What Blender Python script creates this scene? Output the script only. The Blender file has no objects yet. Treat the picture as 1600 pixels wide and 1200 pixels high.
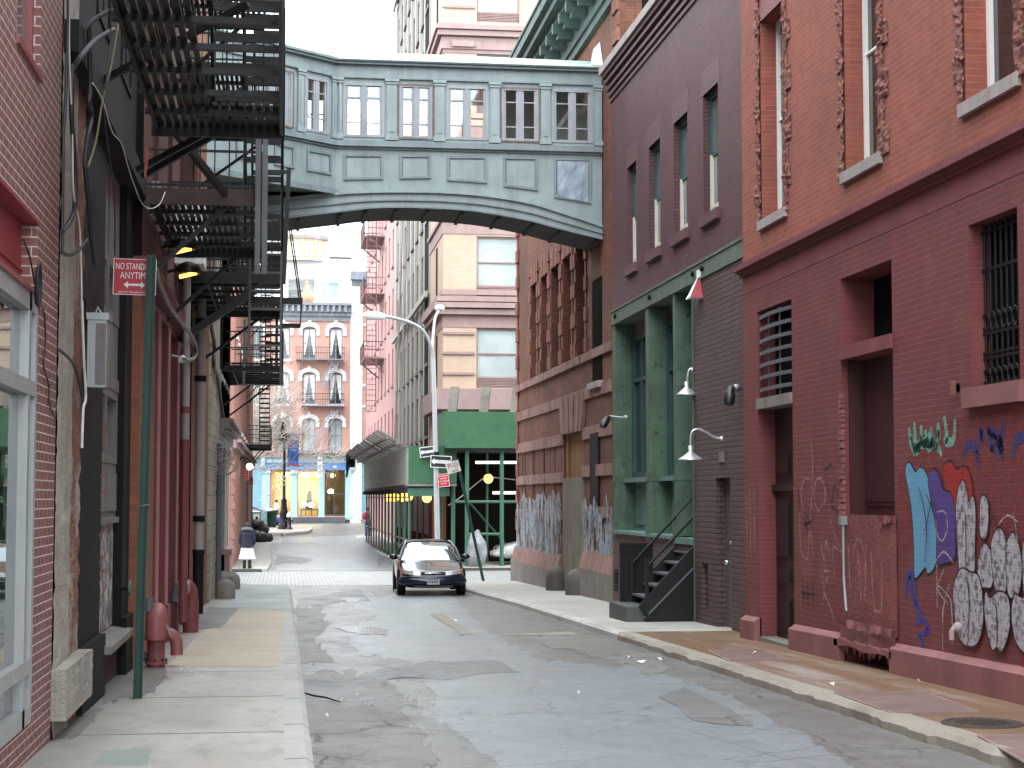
import bpy, bmesh, math, random
from mathutils import Vector, Matrix, noise
random.seed(7)
S = bpy.context.scene
COL = S.collection
# ------------------------------------------------------------------ camera model
F = 2700.0
PITCH = math.atan(178 / F)
YAW = math.atan(357 * math.cos(PITCH) / F)
EYE = Vector((0, 0, 1.55))
FWD = Vector((math.sin(YAW) * math.cos(PITCH), math.cos(YAW) * math.cos(PITCH), math.sin(PITCH)))
RGT = Vector((math.cos(YAW), -math.sin(YAW), 0))
UPV = RGT.cross(FWD)
def ray(u, v): return FWD + RGT * ((u - 800) / F) + UPV * ((600 - v) / F)
def atX(u, v, X):
    d = ray(u, v); return EYE + d * (X / d.x)
def atY(u, v, Y):
    d = ray(u, v); return EYE + d * (Y / d.y)
PROFILE = [(-60, 1.05), (50, -.875), (98, -.875), (118, -.42), (135, -.28), (2000, -.28)]
def gz(y):
    for (y0, z0), (y1, z1) in zip(PROFILE, PROFILE[1:]):
        if y <= y1: return z0 + (z1 - z0) * (y - y0) / (y1 - y0)
    return PROFILE[-1][1]
def atG(u, v, dz=0.0):
    d = ray(u, v); y = 5.0
    while y < 400:
        P = EYE + d * (y / d.y)
        if P.z <= gz(y) + dz: break
        y += .03
    return P
# ------------------------------------------------------------------ object helpers
def tag(o, label=None, cat=None, group=None, kind=None):
    if label: o['label'] = label
    if cat: o['category'] = cat
    if group: o['group'] = group
    if kind: o['kind'] = kind
    return o
def thing(name, label, cat, loc=(0, 0, 0), group=None):
    o = bpy.data.objects.new(name, None); COL.objects.link(o); o.location = loc
    o.empty_display_size = .3
    return tag(o, label, cat, group)
def attach(o, parent):
    """parts are built in world coordinates: an Empty's own place is taken out again, a mesh part sits at the identity"""
    if parent is None: return o
    o.parent = parent
    if parent.type == 'EMPTY': o.matrix_parent_inverse = Matrix.Translation(-Vector(parent.location))
    return o
def copy_tree(o, parent=None):
    c = o.copy(); COL.objects.link(c)
    if parent is not None:
        c.parent = parent; c.matrix_parent_inverse = o.matrix_parent_inverse.copy()
    for ch in [x for x in bpy.data.objects if x.parent == o]: copy_tree(ch, c)
    return c
class MB:
    def __init__(s): s.v = []; s.f = []; s.m = []; s.sm = []
    def add(s, vs, fs, m=0, smooth=False):
        b = len(s.v); s.v += [tuple(x) for x in vs]
        for f in fs: s.f.append([b + i for i in f]); s.m.append(m); s.sm.append(smooth)
    def quad(s, a, b, c, d, m=0): s.add([a, b, c, d], [(0, 1, 2, 3)], m)
    def poly(s, pts, m=0): s.add(pts, [tuple(range(len(pts)))], m)
    def hexa(s, p, m=0): s.add(p, [(0, 3, 2, 1), (4, 5, 6, 7), (0, 1, 5, 4), (1, 2, 6, 5), (2, 3, 7, 6), (3, 0, 4, 7)], m)
    def box(s, x0, x1, y0, y1, z0, z1, m=0):
        s.hexa([(x0, y0, z0), (x1, y0, z0), (x1, y1, z0), (x0, y1, z0), (x0, y0, z1), (x1, y0, z1), (x1, y1, z1), (x0, y1, z1)], m)
    def bar(s, p, q, w, h=None, m=0, up=(0, 0, 1)):
        p = Vector(p); q = Vector(q); h = w if h is None else h
        d = (q - p)
        if d.length < 1e-6: return
        d.normalize(); u = Vector(up)
        if abs(d.dot(u)) > .98: u = Vector((1, 0, 0))
        sd = d.cross(u).normalized(); u = sd.cross(d).normalized()
        a = sd * (w / 2); b = u * (h / 2)
        s.hexa([p - a - b, p + a - b, p + a + b, p - a + b, q - a - b, q + a - b, q + a + b, q - a + b], m)
    def tube(s, pts, r, n=6, m=0, cap=True, smooth=True):
        pts = [Vector(p) for p in pts]; k = len(pts)
        rr = r if isinstance(r, (list, tuple)) else [r] * k
        vs = []; prev = None
        for i, p in enumerate(pts):
            d = (pts[min(i + 1, k - 1)] - pts[max(i - 1, 0)])
            if d.length < 1e-9: d = Vector((0, 0, 1))
            d.normalize()
            if prev is None:
                u = Vector((0, 0, 1)) if abs(d.z) < .9 else Vector((1, 0, 0))
            else: u = prev
            sd = d.cross(u)
            if sd.length < 1e-6: sd = d.cross(Vector((0, 1, .3)))
            sd.normalize(); u = sd.cross(d).normalized(); prev = u
            for j in range(n):
                a = 2 * math.pi * j / n
                vs.append(p + (sd * math.cos(a) + u * math.sin(a)) * rr[i])
        fs = [(i * n + j, i * n + (j + 1) % n, (i + 1) * n + (j + 1) % n, (i + 1) * n + j) for i in range(k - 1) for j in range(n)]
        s.add(vs, fs, m, smooth)
        if cap:
            s.add(vs[:n], [tuple(range(n))[::-1]], m); s.add(vs[-n:], [tuple(range(n))], m)
    def lathe(s, prof, c=(0, 0, 0), n=16, m=0, axis='Z', smooth=True):
        c = Vector(c); vs = []
        for r, h in prof:
            for j in range(n):
                a = 2 * math.pi * j / n
                x, y = r * math.cos(a), r * math.sin(a)
                p = {'Z': (x, y, h), 'X': (h, x, y), 'Y': (x, h, y)}[axis]
                vs.append(c + Vector(p))
        k = len(prof)
        s.add(vs, [(i * n + j, i * n + (j + 1) % n, (i + 1) * n + (j + 1) % n, (i + 1) * n + j) for i in range(k - 1) for j in range(n)], m, smooth)
    def ball(s, c, r, n=12, k=8, m=0, sc=(1, 1, 1), jit=0.0, seed=0):
        vs = []; rnd = random.Random(seed)
        for i in range(k + 1):
            t = math.pi * i / k
            for j in range(n):
                a = 2 * math.pi * j / n
                d = Vector((math.sin(t) * math.cos(a), math.sin(t) * math.sin(a), math.cos(t)))
                rr = r * (1 + jit * noise.noise(d * 2.3 + Vector((seed * 3.1, seed, 0)))) if jit else r
                vs.append(Vector(c) + Vector((d.x * rr * sc[0], d.y * rr * sc[1], d.z * rr * sc[2])))
        s.add(vs, [(i * n + j, i * n + (j + 1) % n, (i + 1) * n + (j + 1) % n, (i + 1) * n + j) for i in range(k) for j in range(n)], m, True)
    def strip(s, A, B, m=0):
        for i in range(len(A) - 1): s.quad(A[i], A[i + 1], B[i + 1], B[i], m)
    def build(s, name, mats, parent=None, merge=False):
        me = bpy.data.meshes.new(name); me.from_pydata(s.v, [], s.f)
        if not isinstance(mats, (list, tuple)): mats = [mats]
        for mt in mats: me.materials.append(mt)
        for p, mi, sm in zip(me.polygons, s.m, s.sm): p.material_index = mi; p.use_smooth = sm
        bm = bmesh.new(); bm.from_mesh(me)
        if merge: bmesh.ops.remove_doubles(bm, verts=bm.verts, dist=1e-4)
        bmesh.ops.recalc_face_normals(bm, faces=bm.faces)
        bm.to_mesh(me); bm.free(); me.update()
        o = bpy.data.objects.new(name, me); COL.objects.link(o)
        if parent is not None: attach(o, parent)
        return o
def struct(name, mb, mat): return tag(mb.build(name, mat), kind='structure')
class Fr:
    """a facade plane: R = right wall facing -X, L = left wall facing +X, F = wall facing the camera"""
    def __init__(s, k, c): s.k = k; s.c = c
    def P(s, a, z, d=0.0):
        if s.k == 'R': return Vector((s.c - d, a, z))
        if s.k == 'L': return Vector((s.c + d, a, z))
        return Vector((a, s.c - d, z))
    def px(s, u, v):
        if s.k == 'F': p = atY(u, v, s.c); return p.x, p.z
        p = atX(u, v, s.c); return p.y, p.z
    def a(s, u, v=600): return s.px(u, v)[0]
    def z(s, u, v): return s.px(u, v)[1]
    def pt(s, u, v, d=0.0):
        a, z = s.px(u, v); return s.P(a, z, d)
    def box(s, mb, a0, a1, z0, z1, d0, d1, m=0):
        mb.hexa([s.P(a0, z0, d0), s.P(a1, z0, d0), s.P(a1, z0, d1), s.P(a0, z0, d1),
                 s.P(a0, z1, d0), s.P(a1, z1, d0), s.P(a1, z1, d1), s.P(a0, z1, d1)], m)
    def rect(s, mb, a0, a1, z0, z1, d, m=0):
        mb.quad(s.P(a0, z0, d), s.P(a1, z0, d), s.P(a1, z1, d), s.P(a0, z1, d), m)
def wall(name, fr, a0, a1, z0, z1, holes, mat, parent, rmat=None):
    mb = MB(); A = {a0, a1}; Z = {z0, z1}
    for h in holes: A |= {min(max(h[0], a0), a1), min(max(h[1], a0), a1)}; Z |= {min(max(h[2], z0), z1), min(max(h[3], z0), z1)}
    A = sorted(A); Z = sorted(Z)
    for i in range(len(A) - 1):
        for j in range(len(Z) - 1):
            if A[i + 1] - A[i] < 1e-5 or Z[j + 1] - Z[j] < 1e-5: continue
            ca = (A[i] + A[i + 1]) / 2; cz = (Z[j] + Z[j + 1]) / 2
            if any(h[0] < ca < h[1] and h[2] < cz < h[3] for h in holes): continue
            fr.rect(mb, A[i], A[i + 1], Z[j], Z[j + 1], 0)
    mi = 1 if rmat else 0
    for h in holes:
        b0, b1, y0, y1, dp = h[:5]
        for (pa, pz), (qa, qz) in (((b0, y0), (b1, y0)), ((b1, y0), (b1, y1)), ((b1, y1), (b0, y1)), ((b0, y1), (b0, y0))):
            mb.quad(fr.P(pa, pz, 0), fr.P(qa, qz, 0), fr.P(qa, qz, -dp), fr.P(pa, pz, -dp), mi)
    return mb.build(name, [mat, rmat] if rmat else mat, parent)
def core(fr, a0, a1, z0, z1, depth, mat, parent, d0=-1.2, name='rear_wall'):
    mb = MB()
    a0 += .006; a1 -= .006; z1 -= .004
    for a in (a0, a1): mb.quad(fr.P(a, z0, 0), fr.P(a, z0, -depth), fr.P(a, z1, -depth), fr.P(a, z1, 0))
    mb.quad(fr.P(a0, z1, 0), fr.P(a1, z1, 0), fr.P(a1, z1, -depth), fr.P(a0, z1, -depth))
    fr.rect(mb, a0, a1, z0, z1, -depth); fr.rect(mb, a0 + .01, a1 - .01, z0, z1 - .01, d0)
    return mb.build(name, mat, parent)
def window(fr, a0, a1, z0, z1, depth, fm, pm, parent, fw=.05, v=(.5,), h=(.5,), fd=.05, bw=.03, sill=None, name='window', pd=.015, outer=None):
    mb = MB(); d0, d1 = -depth, -depth + fd; B = fr.box
    B(mb, a0, a0 + fw, z0, z1, d0, d1); B(mb, a1 - fw, a1, z0, z1, d0, d1)
    B(mb, a0 + fw, a1 - fw, z0, z0 + fw, d0, d1); B(mb, a0 + fw, a1 - fw, z1 - fw, z1, d0, d1)
    xs = [a0 + fw] + [a0 + (a1 - a0) * t for t in v] + [a1 - fw]
    for t in v:
        c = a0 + (a1 - a0) * t; B(mb, c - bw / 2, c + bw / 2, z0 + fw, z1 - fw, d0, d1 - .008)
    for t in h:
        c = z0 + (z1 - z0) * t
        for i in range(len(xs) - 1):
            l = xs[i] + (bw / 2 if i else 0); r = xs[i + 1] - (bw / 2 if i < len(xs) - 2 else 0)
            B(mb, l, r, c - bw / 2, c + bw / 2, d0, d1 - .012)
    w = mb.build(name, fm, parent)
    p = MB(); fr.rect(p, a0 + fw * .5, a1 - fw * .5, z0 + fw * .5, z1 - fw * .5, d0 + pd); sub(p.build('pane', pm), w)
    if sill:
        sm, sh, sp, so = sill[:4]
        q = MB(); B(q, a0 - so, a1 + so, z0 - sh, z0 - .001, -depth * .9, sp); sub(q.build('sill', sm), w)
    return w
sub = attach
def jag(pts, amp, n, seed=1):
    r = random.Random(seed); out = []
    for i, p in enumerate(pts):
        q = pts[(i + 1) % len(pts)]
        for k in range(n):
            t = k / n; x = p[0] + (q[0] - p[0]) * t; y = p[1] + (q[1] - p[1]) * t
            out.append((x + r.uniform(-amp, amp), y + r.uniform(-amp, amp)))
    return out
def spline(pts, n=6):
    P = [Vector(p) for p in pts]; out = []
    for i in range(len(P) - 1):
        p0 = P[max(i - 1, 0)]; p1 = P[i]; p2 = P[i + 1]; p3 = P[min(i + 2, len(P) - 1)]
        for k in range(n):
            t = k / n
            out.append(.5 * ((2 * p1) + (p2 - p0) * t + (2 * p0 - 5 * p1 + 4 * p2 - p3) * t * t + (3 * p1 - p0 - 3 * p2 + p3) * t ** 3))
    out.append(P[-1]); return out
def text(body, size, loc, rot, mat, parent, name='lettering', align='CENTER', ext=.0, sx=1.0):
    c = bpy.data.curves.new(name, 'FONT'); c.body = body; c.size = size; c.align_x = align; c.align_y = 'CENTER'; c.extrude = ext
    c.materials.append(mat)
    tmp = bpy.data.objects.new(name, c); me = bpy.data.meshes.new_from_object(tmp); bpy.data.objects.remove(tmp)
    o = bpy.data.objects.new(name, me); COL.objects.link(o)
    o.location = loc; o.rotation_euler = rot; o.scale = (sx, 1, 1)
    return attach(o, parent)
# ------------------------------------------------------------------ materials
class N:
    def __init__(s, name):
        s.m = bpy.data.materials.new(name); s.m.use_nodes = True; s.t = s.m.node_tree; s.t.nodes.clear()
        s.geo = s.n('ShaderNodeNewGeometry'); s.pos = s.geo.outputs['Position']
    def n(s, typ, ins=None, **pr):
        nd = s.t.nodes.new(typ)
        for k, v in pr.items(): setattr(nd, k, v)
        for k, v in (ins or {}).items(): s.set(nd.inputs[k], v)
        return nd
    def set(s, sock, v):
        if isinstance(v, bpy.types.NodeSocket): s.t.links.new(v, sock)
        else:
            if sock.type == 'RGBA' and len(v) == 3: v = (*v, 1)
            sock.default_value = v
    def mix(s, f, a, b, blend='MIX'):
        nd = s.n('ShaderNodeMix', data_type='RGBA', blend_type=blend); s.set(nd.inputs[0], f); s.set(nd.inputs[6], a); s.set(nd.inputs[7], b); return nd.outputs[2]
    def math(s, op, a, b=0.0, c=False):
        nd = s.n('ShaderNodeMath', operation=op, use_clamp=c); s.set(nd.inputs[0], a); s.set(nd.inputs[1], b); return nd.outputs[0]
    def scale(s, vec, k):
        nd = s.n('ShaderNodeVectorMath', operation='MULTIPLY'); s.set(nd.inputs[0], vec); s.set(nd.inputs[1], k if isinstance(k, (tuple, list)) else (k, k, k)); return nd.outputs[0]
    def noise(s, vec, sc, det=4, rough=.6):
        return s.n('ShaderNodeTexNoise', {'Vector': vec, 'Scale': sc, 'Detail': det, 'Roughness': rough}).outputs['Fac']
    def ramp(s, f, lo, hi, a=0.0, b=1.0):
        return s.n('ShaderNodeMapRange', {0: f, 1: lo, 2: hi, 3: a, 4: b}, clamp=True).outputs[0]
    def plane(s):
        """(along, up) coordinates on any upright wall"""
        sp = s.n('ShaderNodeSeparateXYZ', {0: s.pos}); nn = s.n('ShaderNodeSeparateXYZ', {0: s.geo.outputs['True Normal']})
        ax = s.math('GREATER_THAN', s.math('ABSOLUTE', nn.outputs[0]), .6)
        a = s.math('ADD', s.math('MULTIPLY', sp.outputs[1], ax), s.math('MULTIPLY', sp.outputs[0], s.math('SUBTRACT', 1.0, ax)))
        up = s.math('GREATER_THAN', s.math('ABSOLUTE', nn.outputs[2]), .7)
        b = s.math('ADD', s.math('MULTIPLY', sp.outputs[2], s.math('SUBTRACT', 1.0, up)), s.math('MULTIPLY', sp.outputs[1], up))
        return s.n('ShaderNodeCombineXYZ', {0: a, 1: b, 2: 0.0}).outputs[0]
    def done(s, col, rough=.8, metal=0.0, bump=None, bs=.4, dist=.01, spec=.5, emit=None, es=0.0, alpha=None, coat=0.0):
        p = s.n('ShaderNodeBsdfPrincipled', {'Base Color': col, 'Roughness': rough, 'Metallic': metal, 'Specular IOR Level': spec, 'Coat Weight': coat})
        if emit is not None: s.set(p.inputs['Emission Color'], emit); p.inputs['Emission Strength'].default_value = es
        if alpha is not None: s.set(p.inputs['Alpha'], alpha)
        if bump is not None:
            b = s.n('ShaderNodeBump', {'Strength': bs, 'Distance': dist, 'Height': bump}); s.t.links.new(b.outputs[0], p.inputs['Normal'])
        o = s.n('ShaderNodeOutputMaterial'); s.t.links.new(p.outputs[0], o.inputs[0]); return s.m
def mul(c, k): return tuple(min(1, x * k) for x in c[:3])
def brick(name, c1, c2, mortar, bw=.205, bh=.067, ms=.006, bump=.5, grime=.5, gcol=(.04, .035, .03), rough=.85, gs=.6, streak=.3, patch=None, pfac=.62, wob=0.0, hline=0.0, hcol=None, chips=None):
    n = N(name); v = n.plane()
    if wob: v = n.n('ShaderNodeVectorMath', {0: v, 1: n.scale(n.n('ShaderNodeTexNoise', {'Vector': n.pos, 'Scale': 2.5}).outputs['Color'], wob)}, operation='ADD').outputs[0]
    b = n.n('ShaderNodeTexBrick', {'Vector': v, 'Color1': c1, 'Color2': c2, 'Mortar': mortar, 'Scale': 1.0, 'Mortar Size': ms, 'Mortar Smooth': .25, 'Bias': 0.0, 'Brick Width': bw, 'Row Height': bh})
    c = b.outputs['Color']
    fine = n.noise(n.pos, 28, 5, .7)
    if hline:
        sp = n.n('ShaderNodeSeparateXYZ', {0: v}); fr_ = n.math('FRACT', n.math('DIVIDE', sp.outputs[1], bh))
        hl = n.math('MULTIPLY', n.math('MAXIMUM', n.ramp(fr_, .0, .11, 1, 0), n.ramp(fr_, .93, 1.0, 0, 1)), n.ramp(n.noise(n.pos, 3.0, 4, .6), .3, .6, .35, 1))
        c = n.mix(n.math('MULTIPLY', hl, hline), c, hcol or mortar)
    c = n.mix(n.ramp(fine, .3, .75, 0, .45), c, mul(c1, .55), 'MIX')
    if patch: c = n.mix(n.ramp(n.noise(n.pos, 1.3, 6, .65), pfac - .03, pfac + .06, 0, .85), c, patch)
    if chips: c = n.mix(n.ramp(n.noise(n.pos, 7.5, 6, .72), .63, .67, 0, .8), c, chips)
    g = n.ramp(n.noise(n.pos, gs, 6, .65), .42, .72, 0, grime); c = n.mix(g, c, gcol)
    st = n.ramp(n.noise(n.scale(n.pos, (5, 5, .35)), 1.0, 4, .6), .5, .75, 0, streak); c = n.mix(st, c, gcol)
    h = n.math('ADD', n.math('MULTIPLY', n.math('SUBTRACT', 1.0, b.outputs['Fac']), 1.0), n.math('MULTIPLY', fine, .5))
    return n.done(c, rough, bump=h, bs=bump, dist=.012, spec=.3)
def surf(name, col, var=.25, rough=.7, metal=0.0, sc=2.0, streak=.25, dirt=(.05, .045, .04), bump=.2, spots=None, sth=.62, fine=22, spec=.4, coat=0.0, dist=.01):
    n = N(name)
    a = n.noise(n.pos, sc, 6, .65); f = n.noise(n.pos, fine, 5, .7)
    c = n.mix(n.ramp(a, .3, .7), mul(col, 1 - var), mul(col, 1 + var))
    c = n.mix(n.ramp(f, .35, .7, 0, var * .8), c, mul(col, .5))
    if streak: c = n.mix(n.ramp(n.noise(n.scale(n.pos, (6, 6, .4)), 1.0, 5, .65), .48, .75, 0, streak), c, dirt)
    if spots: c = n.mix(n.ramp(n.noise(n.pos, sc * 2.2, 8, .72), sth - .02, sth + .05), c, spots)
    r = n.ramp(f, .2, .8, max(.05, rough - .12), min(1, rough + .12))
    return n.done(c, r, metal, bump=n.math('ADD', f, n.math('MULTIPLY', a, .6)), bs=bump, dist=dist, spec=spec, coat=coat)
def plain(name, col, rough=.5, metal=0.0, spec=.5, emit=None, es=0.0, coat=0.0):
    n = N(name); c = n.mix(n.ramp(n.noise(n.pos, 9, 4, .6), .3, .7), mul(col, .88), mul(col, 1.1))
    return n.done(c, rough, metal, spec=spec, emit=emit, es=es, coat=coat)
def glass(name, col=(.03, .035, .035), rough=.04, spec=1.0, var=.3):
    n = N(name); c = n.mix(n.ramp(n.noise(n.pos, 1.1, 3, .6), .35, .65), mul(col, 1 - var), mul(col, 1 + var))
    h = n.noise(n.pos, 1.7, 2, .5)
    return n.done(c, rough, spec=spec, bump=h, bs=.06, dist=.02)
def clear_glass(name, op=.12, tint=(.8, .9, .9)):
    n = N(name)
    g = n.n('ShaderNodeBsdfGlossy', {'Roughness': .03, 'Color': (.9, .95, .95, 1)}); t = n.n('ShaderNodeBsdfTransparent', {'Color': (*tint, 1)})
    mx = n.n('ShaderNodeMixShader', {0: op}); n.t.links.new(t.outputs[0], mx.inputs[1]); n.t.links.new(g.outputs[0], mx.inputs[2])
    o = n.n('ShaderNodeOutputMaterial'); n.t.links.new(mx.outputs[0], o.inputs[0]); return n.m
# brick and stone
m_redbrick = brick('red_brick', (.35, .102, .068), (.26, .074, .052), (.30, .12, .095), ms=.004, hline=.6, hcol=(.42, .26, .23), grime=.5, gcol=(.15, .06, .05), streak=.35, chips=(.16, .06, .05))
m_maroonbrick = brick('maroon_painted_brick', (.198, .046, .050), (.168, .040, .043), (.18, .05, .05), ms=.004, hline=.55, hcol=(.31, .15, .15), grime=.5, gcol=(.10, .035, .037), rough=.6, streak=.45, gs=.9, chips=(.10, .035, .03), patch=(.19, .062, .05), pfac=.60)
m_maroon = surf('maroon_masonry_paint', (.190, .046, .050), .22, .6, streak=.2, dirt=(.06, .025, .025), bump=.25)
m_plinth = surf('faded_pink_plinth', (.225, .088, .085), .2, .75, streak=.35, dirt=(.10, .05, .045), bump=.3, spots=(.10, .05, .045), sth=.66)
m_maroondark = surf('shade_dark_maroon_wood', (.050, .013, .015), .15, .45, streak=.1, bump=.1)  # maroon taken darker so the recess shade sits in the colour
m_purplebrick = brick('purple_painted_brick', (.150, .064, .072), (.115, .050, .058), (.05, .02, .026), ms=.007, bump=1.0, hline=.5, grime=.55, gcol=(.06, .03, .032), rough=.65, streak=.4, chips=(.06, .03, .03))
m_purple = surf('purple_stone_paint', (.108, .046, .053), .12, .6, streak=.15, bump=.15)
m_brownbrick = brick('brown_painted_brick', (.135, .085, .083), (.10, .062, .062), (.035, .022, .022), ms=.012, bump=1.0, hline=.6, bw=.24, bh=.083, grime=.35, gcol=(.05, .035, .03), rough=.6, wob=.012)
m_warebrick = brick('sooty_orange_brick', (.25, .095, .055), (.15, .058, .038), (.085, .05, .04), ms=.005, grime=.8, gcol=(.05, .03, .026), gs=.45, streak=.45)
m_quoin = surf('sooty_brick_quoin', (.21, .078, .05), .45, .85, streak=.4, dirt=(.05, .03, .025), bump=.6, sc=3)
m_brownstone = surf('weathered_brownstone', (.26, .145, .12), .4, .85, streak=.4, dirt=(.07, .045, .04), bump=.6, spots=(.34, .2, .17), sth=.64)
m_greystone = surf('grey_granite', (.20, .175, .155), .25, .8, streak=.45, dirt=(.08, .065, .055), bump=.5)
m_sill = surf('grey_sill_stone', (.33, .28, .27), .2, .8, streak=.5, dirt=(.14, .09, .085), bump=.3)
m_rough = surf('rough_red_quoin', (.25, .10, .08), .35, .95, streak=.2, bump=1.0, sc=9, dist=.03)
m_party = brick('pale_mortar_party_brick', (.20, .10, .08), (.13, .075, .065), (.52, .47, .43), ms=.012, grime=.3, wob=.02)
m_newbrick = brick('smooth_red_brick', (.235, .105, .092), (.19, .083, .075), (.60, .56, .53), ms=.0055, grime=.2, gcol=(.09, .05, .045), streak=.12, rough=.75)
m_orangebrick = brick('orange_side_brick', (.30, .105, .055), (.20, .075, .045), (.17, .10, .075), ms=.005, grime=.4)
m_plaster = surf('crumbling_plaster', (.36, .335, .29), .2, .95, streak=.4, dirt=(.16, .12, .10), bump=1.0, spots=(.26, .12, .08), sth=.68, dist=.03)
m_plasterb = brick('broken_plaster_brick', (.26, .10, .065), (.19, .08, .055), (.20, .15, .12), ms=.008, grime=.4, patch=(.36, .32, .27), pfac=.56, wob=.02)
m_soot = surf('sooty_black_iron', (.007, .007, .007), .5, .7, streak=.1, dirt=(.02, .018, .016), bump=.3, spots=(.022, .016, .013), sth=.62, spec=.2)
m_iron = surf('black_painted_iron', (.008, .008, .009), .4, .5, streak=.15, dirt=(.02, .016, .014), bump=.2, spots=(.03, .017, .013), sth=.66, spec=.3)
m_ironrust = surf('rusty_iron', (.045, .028, .022), .4, .8, streak=.3, bump=.4)
m_irongrey = surf('grey_painted_iron', (.10, .105, .115), .25, .6, streak=.3, bump=.2)
m_greywood = surf('grey_painted_wood', (.17, .16, .148), .25, .7, streak=.35, bump=.3)
m_tagboard = surf('tagged_grey_board', (.16, .14, .13), .3, .6, streak=.5, dirt=(.05, .04, .05), spots=(.50, .49, .50), sth=.50, sc=2.4)
m_green = surf('green_cast_iron_paint', (.068, .118, .082), .35, .55, streak=.5, dirt=(.022, .036, .028), bump=.4, spots=(.03, .04, .03), sth=.60)
m_beam = surf('worn_green_beam', (.11, .145, .11), .25, .7, streak=.4, dirt=(.04, .05, .04), bump=.3, spots=(.07, .06, .04), sth=.62)
m_teal = surf('teal_wood_paint', (.03, .085, .078), .3, .5, streak=.2, bump=.1)
m_tealpale = surf('pale_teal_panel', (.12, .215, .19), .15, .55, streak=.25, bump=.1)
m_cream = plain('cream_sash', (.55, .52, .43), .5)
m_copper = surf('pale_copper_roof', (.55, .68, .62), .15, .6, streak=.3, dirt=(.32, .46, .40), bump=.15)
m_coppergreen = surf('dark_verdigris', (.075, .12, .11), .3, .7, streak=.5, dirt=(.02, .03, .03), bump=.3, spots=(.16, .27, .23), sth=.64)
m_bridge = surf('blue_grey_metal_cladding', (.240, .298, .305), .15, .5, streak=.45, dirt=(.13, .135, .13), bump=.25, sc=1.6, spots=(.19, .15, .12), sth=.71)
m_bridgedark = surf('blue_grey_moulding', (.175, .217, .232), .15, .55, streak=.35, dirt=(.05, .05, .05), bump=.15)
m_bridgepatch = surf('pale_metal_patch', (.25, .30, .36), .10, .4, streak=.1, bump=.3)
m_soffit = surf('dark_riveted_soffit', (.035, .035, .035), .3, .7, bump=.3)
m_sash = surf('violet_grey_sash', (.27, .285, .31), .15, .55, streak=.2)
m_sashred = surf('peeling_red_sash', (.17, .115, .105), .3, .7, streak=.3, spots=(.24, .27, .28), sth=.6)
m_inside = surf('pale_corridor_paint', (.86, .86, .81), .05, .8, streak=.1)
m_wood = surf('weathered_plywood', (.24, .115, .035), .25, .75, streak=.5, dirt=(.10, .05, .02), bump=.2)
m_moss = surf('mossy_board', (.17, .15, .115), .35, .8, streak=.5, dirt=(.05, .05, .04), bump=.3, spots=(.19, .17, .05), sth=.56, sc=1.2)
m_black = plain('unlit_interior', (.006, .006, .006), .9, spec=.1)  # shade of recesses and doorways put into a near-black colour
m_darkroom = plain('dim_interior', (.009, .008, .007), .9, spec=.1)  # near-black base carries the shade of interiors
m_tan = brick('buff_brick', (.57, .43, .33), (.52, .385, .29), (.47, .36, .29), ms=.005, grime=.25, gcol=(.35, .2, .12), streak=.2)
m_pinkstone = surf('dusty_pink_stone', (.32, .225, .21), .12, .75, streak=.3, dirt=(.2, .1, .1), bump=.15)
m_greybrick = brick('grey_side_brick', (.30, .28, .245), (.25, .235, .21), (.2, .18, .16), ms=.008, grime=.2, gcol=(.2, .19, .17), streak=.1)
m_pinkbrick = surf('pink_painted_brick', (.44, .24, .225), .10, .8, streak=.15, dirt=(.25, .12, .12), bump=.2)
m_pinkiron = plain('dark_pink_iron', (.20, .10, .105), .6)
m_farbrick = brick('haze_pale_red_brick', (.62, .35, .29), (.57, .32, .26), (.55, .36, .32), ms=.005, grime=.15, gcol=(.4, .15, .1), streak=.12)  # distance haze lightened into the brick colours
m_white = surf('white_painted_stone', (.80, .80, .77), .05, .7, streak=.08)
m_whitewall = surf('white_render', (.84, .84, .84), .03, .8, streak=.04)
m_navy = surf('haze_pale_navy', (.24, .26, .30), .2, .6, streak=.2)  # navy made paler, with the distance haze in its colour
m_skyblue = surf('pale_blue_shopfront', (.40, .60, .66), .08, .5, streak=.12)
m_shopblue = plain('shop_fascia_blue', (.16, .32, .62), .5)
m_glassdark = glass('dark_glass', (.02, .022, .024))
m_glassgrey = glass('grey_glass', (.10, .115, .12), .05)
m_glasspale = glass('pale_blind_glass', (.38, .43, .43), .08, .6, .12)
m_glassblue = glass('blue_sky_glass', (.30, .42, .46), .05, 1, .25)
m_glassshop = glass('shop_glass', (.035, .05, .045), .02, 1.0)
m_clear = clear_glass('clear_window_glass', .10)
m_clearb = clear_glass('pale_reflecting_window_glass', .22, (.93, .96, .95))
m_alu = surf('aluminium_frame', (.34, .355, .36), .06, .4, .3, streak=.12, bump=.05)
m_redpanel = plain('glossy_red_panel', (.26, .022, .035), .45)
m_winred = plain('maroon_window_frame', (.22, .055, .06), .4)
m_pipe = surf('pink_red_pipe_paint', (.25, .075, .075), .25, .5, streak=.5, dirt=(.09, .04, .035), bump=.4, spots=(.12, .06, .045), sth=.62, sc=4)
m_pipered = surf('dark_red_pipe_paint', (.20, .05, .05), .25, .5, streak=.5, dirt=(.08, .03, .03), bump=.4, spots=(.10, .05, .04), sth=.62, sc=4)
m_redcast = surf('deep_red_cast_iron', (.145, .022, .030), .2, .45, streak=.15, dirt=(.06, .015, .015), bump=.15)
m_rededge = surf('pale_red_edge', (.33, .14, .14), .25, .6, bump=.3)  # paler, pinker red for the column fronts
m_galv = surf('galvanised_metal', (.30, .31, .31), .12, .4, .5, streak=.2, bump=.1)
m_zinc = surf('dull_grey_downspout', (.30, .285, .275), .15, .6, .1, streak=.3, bump=.1)
m_signpost = surf('dark_green_post', (.010, .050, .036), .2, .5, streak=.15, bump=.1)
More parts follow.
